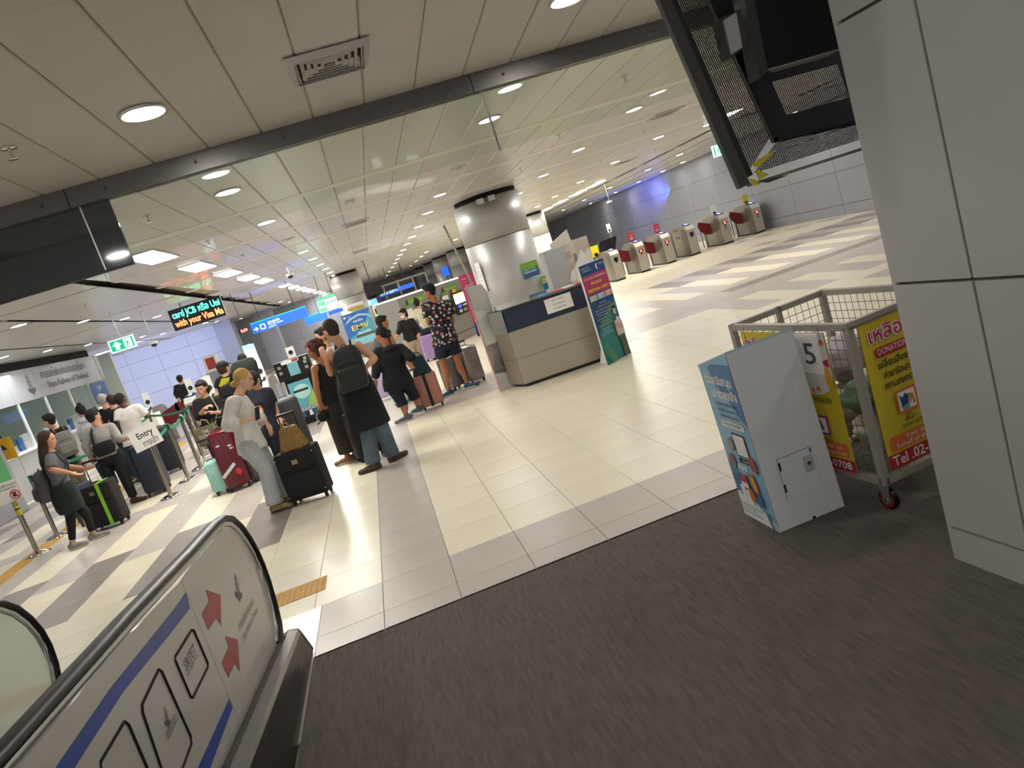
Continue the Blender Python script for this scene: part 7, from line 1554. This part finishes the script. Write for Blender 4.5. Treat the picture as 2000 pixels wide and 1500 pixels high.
# 14 distant person
person('distant person in black standing at the far ticket gates, seen from behind', 22.0, C5,
    dict(head=(868, 1118), neck=(875, 1150), sA=(832, 1182), sB=(930, 1165), eA=(825, 1240), wA=(850, 1280, -.1), eB=(950, 1220), wB=(960, 1270, .1), pel=(890, 1310), nA=(955, 1520), nB=(1000, 1510)), face=70, skin='mid', hair=('short', 'black'), s=.95, top=dict(m=M_cb, sleeve='long'), bottom=dict(kind='trousers', m=M_cn), vox=.018)
# 15 white shirt man
person('man with short dark hair in a white short-sleeved shirt and jeans, leaning to the counter', 13.2, C2,
    dict(head=(888, 303), neck=(905, 350), sA=(875, 400), sB=(1010, 365), eA=(875, 478, -.05), wA=(920, 530, .15), eB=(1072, 425, .1), wB=(1085, 400, .35), pel=(980, 590), nA=(1110, 850), nB=(1160, 840)), face=60, body=70, skin='dark', hair=('buzz', 'black'), s=.95, bulk=1.12, top=dict(m=M_wsh, sleeve='short', hem=.08, loose=.03, sl=.75, collar=True), bottom=dict(kind='trousers', m=M_jeand), vox=.013)
person('grey-haired man in a black T-shirt in the queue at the office counter', 15.0, C2,
    dict(head=(752, 308), neck=(770, 355), sA=(742, 395), sB=(840, 375), eA=(745, 470), wA=(760, 520, .2), eB=(870, 460), wB=(880, 510, .2), pel=(830, 560), nA=(945, 820), nB=(985, 810)), face=110, skin='pale', hair=('short', 'grey'), s=.97, top=dict(m=M_cb, sleeve='short'), bottom=dict(kind='trousers', m=M_cn), vox=.015)
person('man with reddish short hair in a black T-shirt beside the grey-haired man', 14.3, C2,
    dict(head=(815, 315), neck=(825, 355), sA=(800, 395), sB=(890, 375), eA=(812, 470), wA=(830, 510, .2), eB=(920, 450), wB=(930, 500, .2), pel=(880, 560), nA=(1000, 840), nB=(1040, 830)), face=140, skin='pale', hair=('buzz', 'brown'), s=.97, top=dict(m=M_cb, sleeve='short'), bottom=dict(kind='trousers', m=M_jeand), vox=.015)
# 18 grey shirt man
I18 = person('man in a light grey shirt and black trousers with a black shoulder bag', 12.1, C2,
    dict(head=(688, 428), neck=(712, 490), sA=(655, 540), sB=(812, 505, .03), eA=(628, 640, -.03), wA=(665, 720, .02), eB=(872, 590, -.05), wB=(925, 580, -.18), hB=(955, 585, -.2), pel=(790, 700), kA=(800, 860), nA=(850, 990), kB=(915, 870), nB=(985, 1030, .05)),
    face=50, body=75, tilt=-6, skin='mid', hair=('short', 'black'), s=.96, bulk=1.08, top=dict(m=M_gsh, sleeve='long', hem=.03, loose=.024, collar=True), bottom=dict(kind='trousers', m=M_cb, loose=.02), shoes='5A3220', feet=(100, -10), vox=.012)
sb_ = root('shoulder_bag', (0, 0, 0), 'black shoulder bag worn across the back of the man in the grey shirt', 'bag'); B_ = MB(); c_ = I18['P'] - I18['fx'] * .17 + Z3 * .12 + I18['lx'] * .03
loft(B_, [(c_ - Z3 * .11, I18['lx'], I18['fx'], .13, .04), (c_, I18['lx'], I18['fx'], .17, .06), (c_ + Z3 * .10, I18['lx'], I18['fx'], .14, .04)], power=3); fuse(B_, 'body', M_cb, sb_, .012, 2); MB().path([c_ - I18['lx'] * .12 + Z3 * .08, I18['S'] - I18['lx'] * .10 - I18['fx'] * .14, I18['S'] - I18['lx'] * .09 + Z3 * .08], .018, n=6).obj('strap', M_cb, sb_); settle(sb_, c_)
# 19 backpack man at the window
I19 = person('man in a pale blue face mask with a grey backpack at the office window', 13.3, C2,
    dict(head=(358, 458), neck=(385, 505), sA=(380, 545, 0), sB=(465, 520, .1), eA=(400, 620, -.05), wA=(350, 650, -.1), eB=(500, 600, .1), wB=(440, 640, .15), pel=(500, 740), nA=(610, 1010), nB=(650, 1000)), face=165, body=150, skin='pale', hair=('short', 'black'), mask='blue', s=.93, top=dict(m=M_cb, sleeve='short'), bottom=dict(kind='trousers', m=fab('khaki', '6A6252')), vox=.014)
backpack(I19, 'grey backpack on the masked man at the office window', .32, .44, .18, fab('pack_grey3', '6F6E69', var=.1), drop=.02)
person('woman with a black hair bun in a white hooded top near the office window', 14.4, C2,
    dict(head=(590, 388), neck=(602, 430), sA=(588, 470), sB=(680, 445), eA=(590, 540), wA=(600, 590, .1), eB=(700, 520), wB=(690, 570, .1), pel=(670, 620), nA=(790, 890), nB=(830, 880)), face=140, skin='mid', hair=('bun', 'black'), s=.92, top=dict(m=fab('white_hood', 'C4C6CC'), sleeve='long', hood=True), bottom=dict(kind='trousers', m=M_cn), vox=.015)
I21 = person('dark-haired person in a pale blue shirt standing beyond the man in the tank top', 10.3, (0, 0, 1),
    dict(head=(629, 657), neck=(635, 675), sA=(625, 690), sB=(664, 680), eA=(628, 720), wA=(635, 745, .1), eB=(672, 712), wB=(680, 735, .1), pel=(668, 765), nA=(700, 868), nB=(716, 862)), face=190, body=170, skin='mid', hair=('short', 'black'), s=.92, top=dict(m=fab('pale_blue', '8FA5C4'), sleeve='short'), bottom=dict(kind='trousers', m=M_cn), vox=.014)
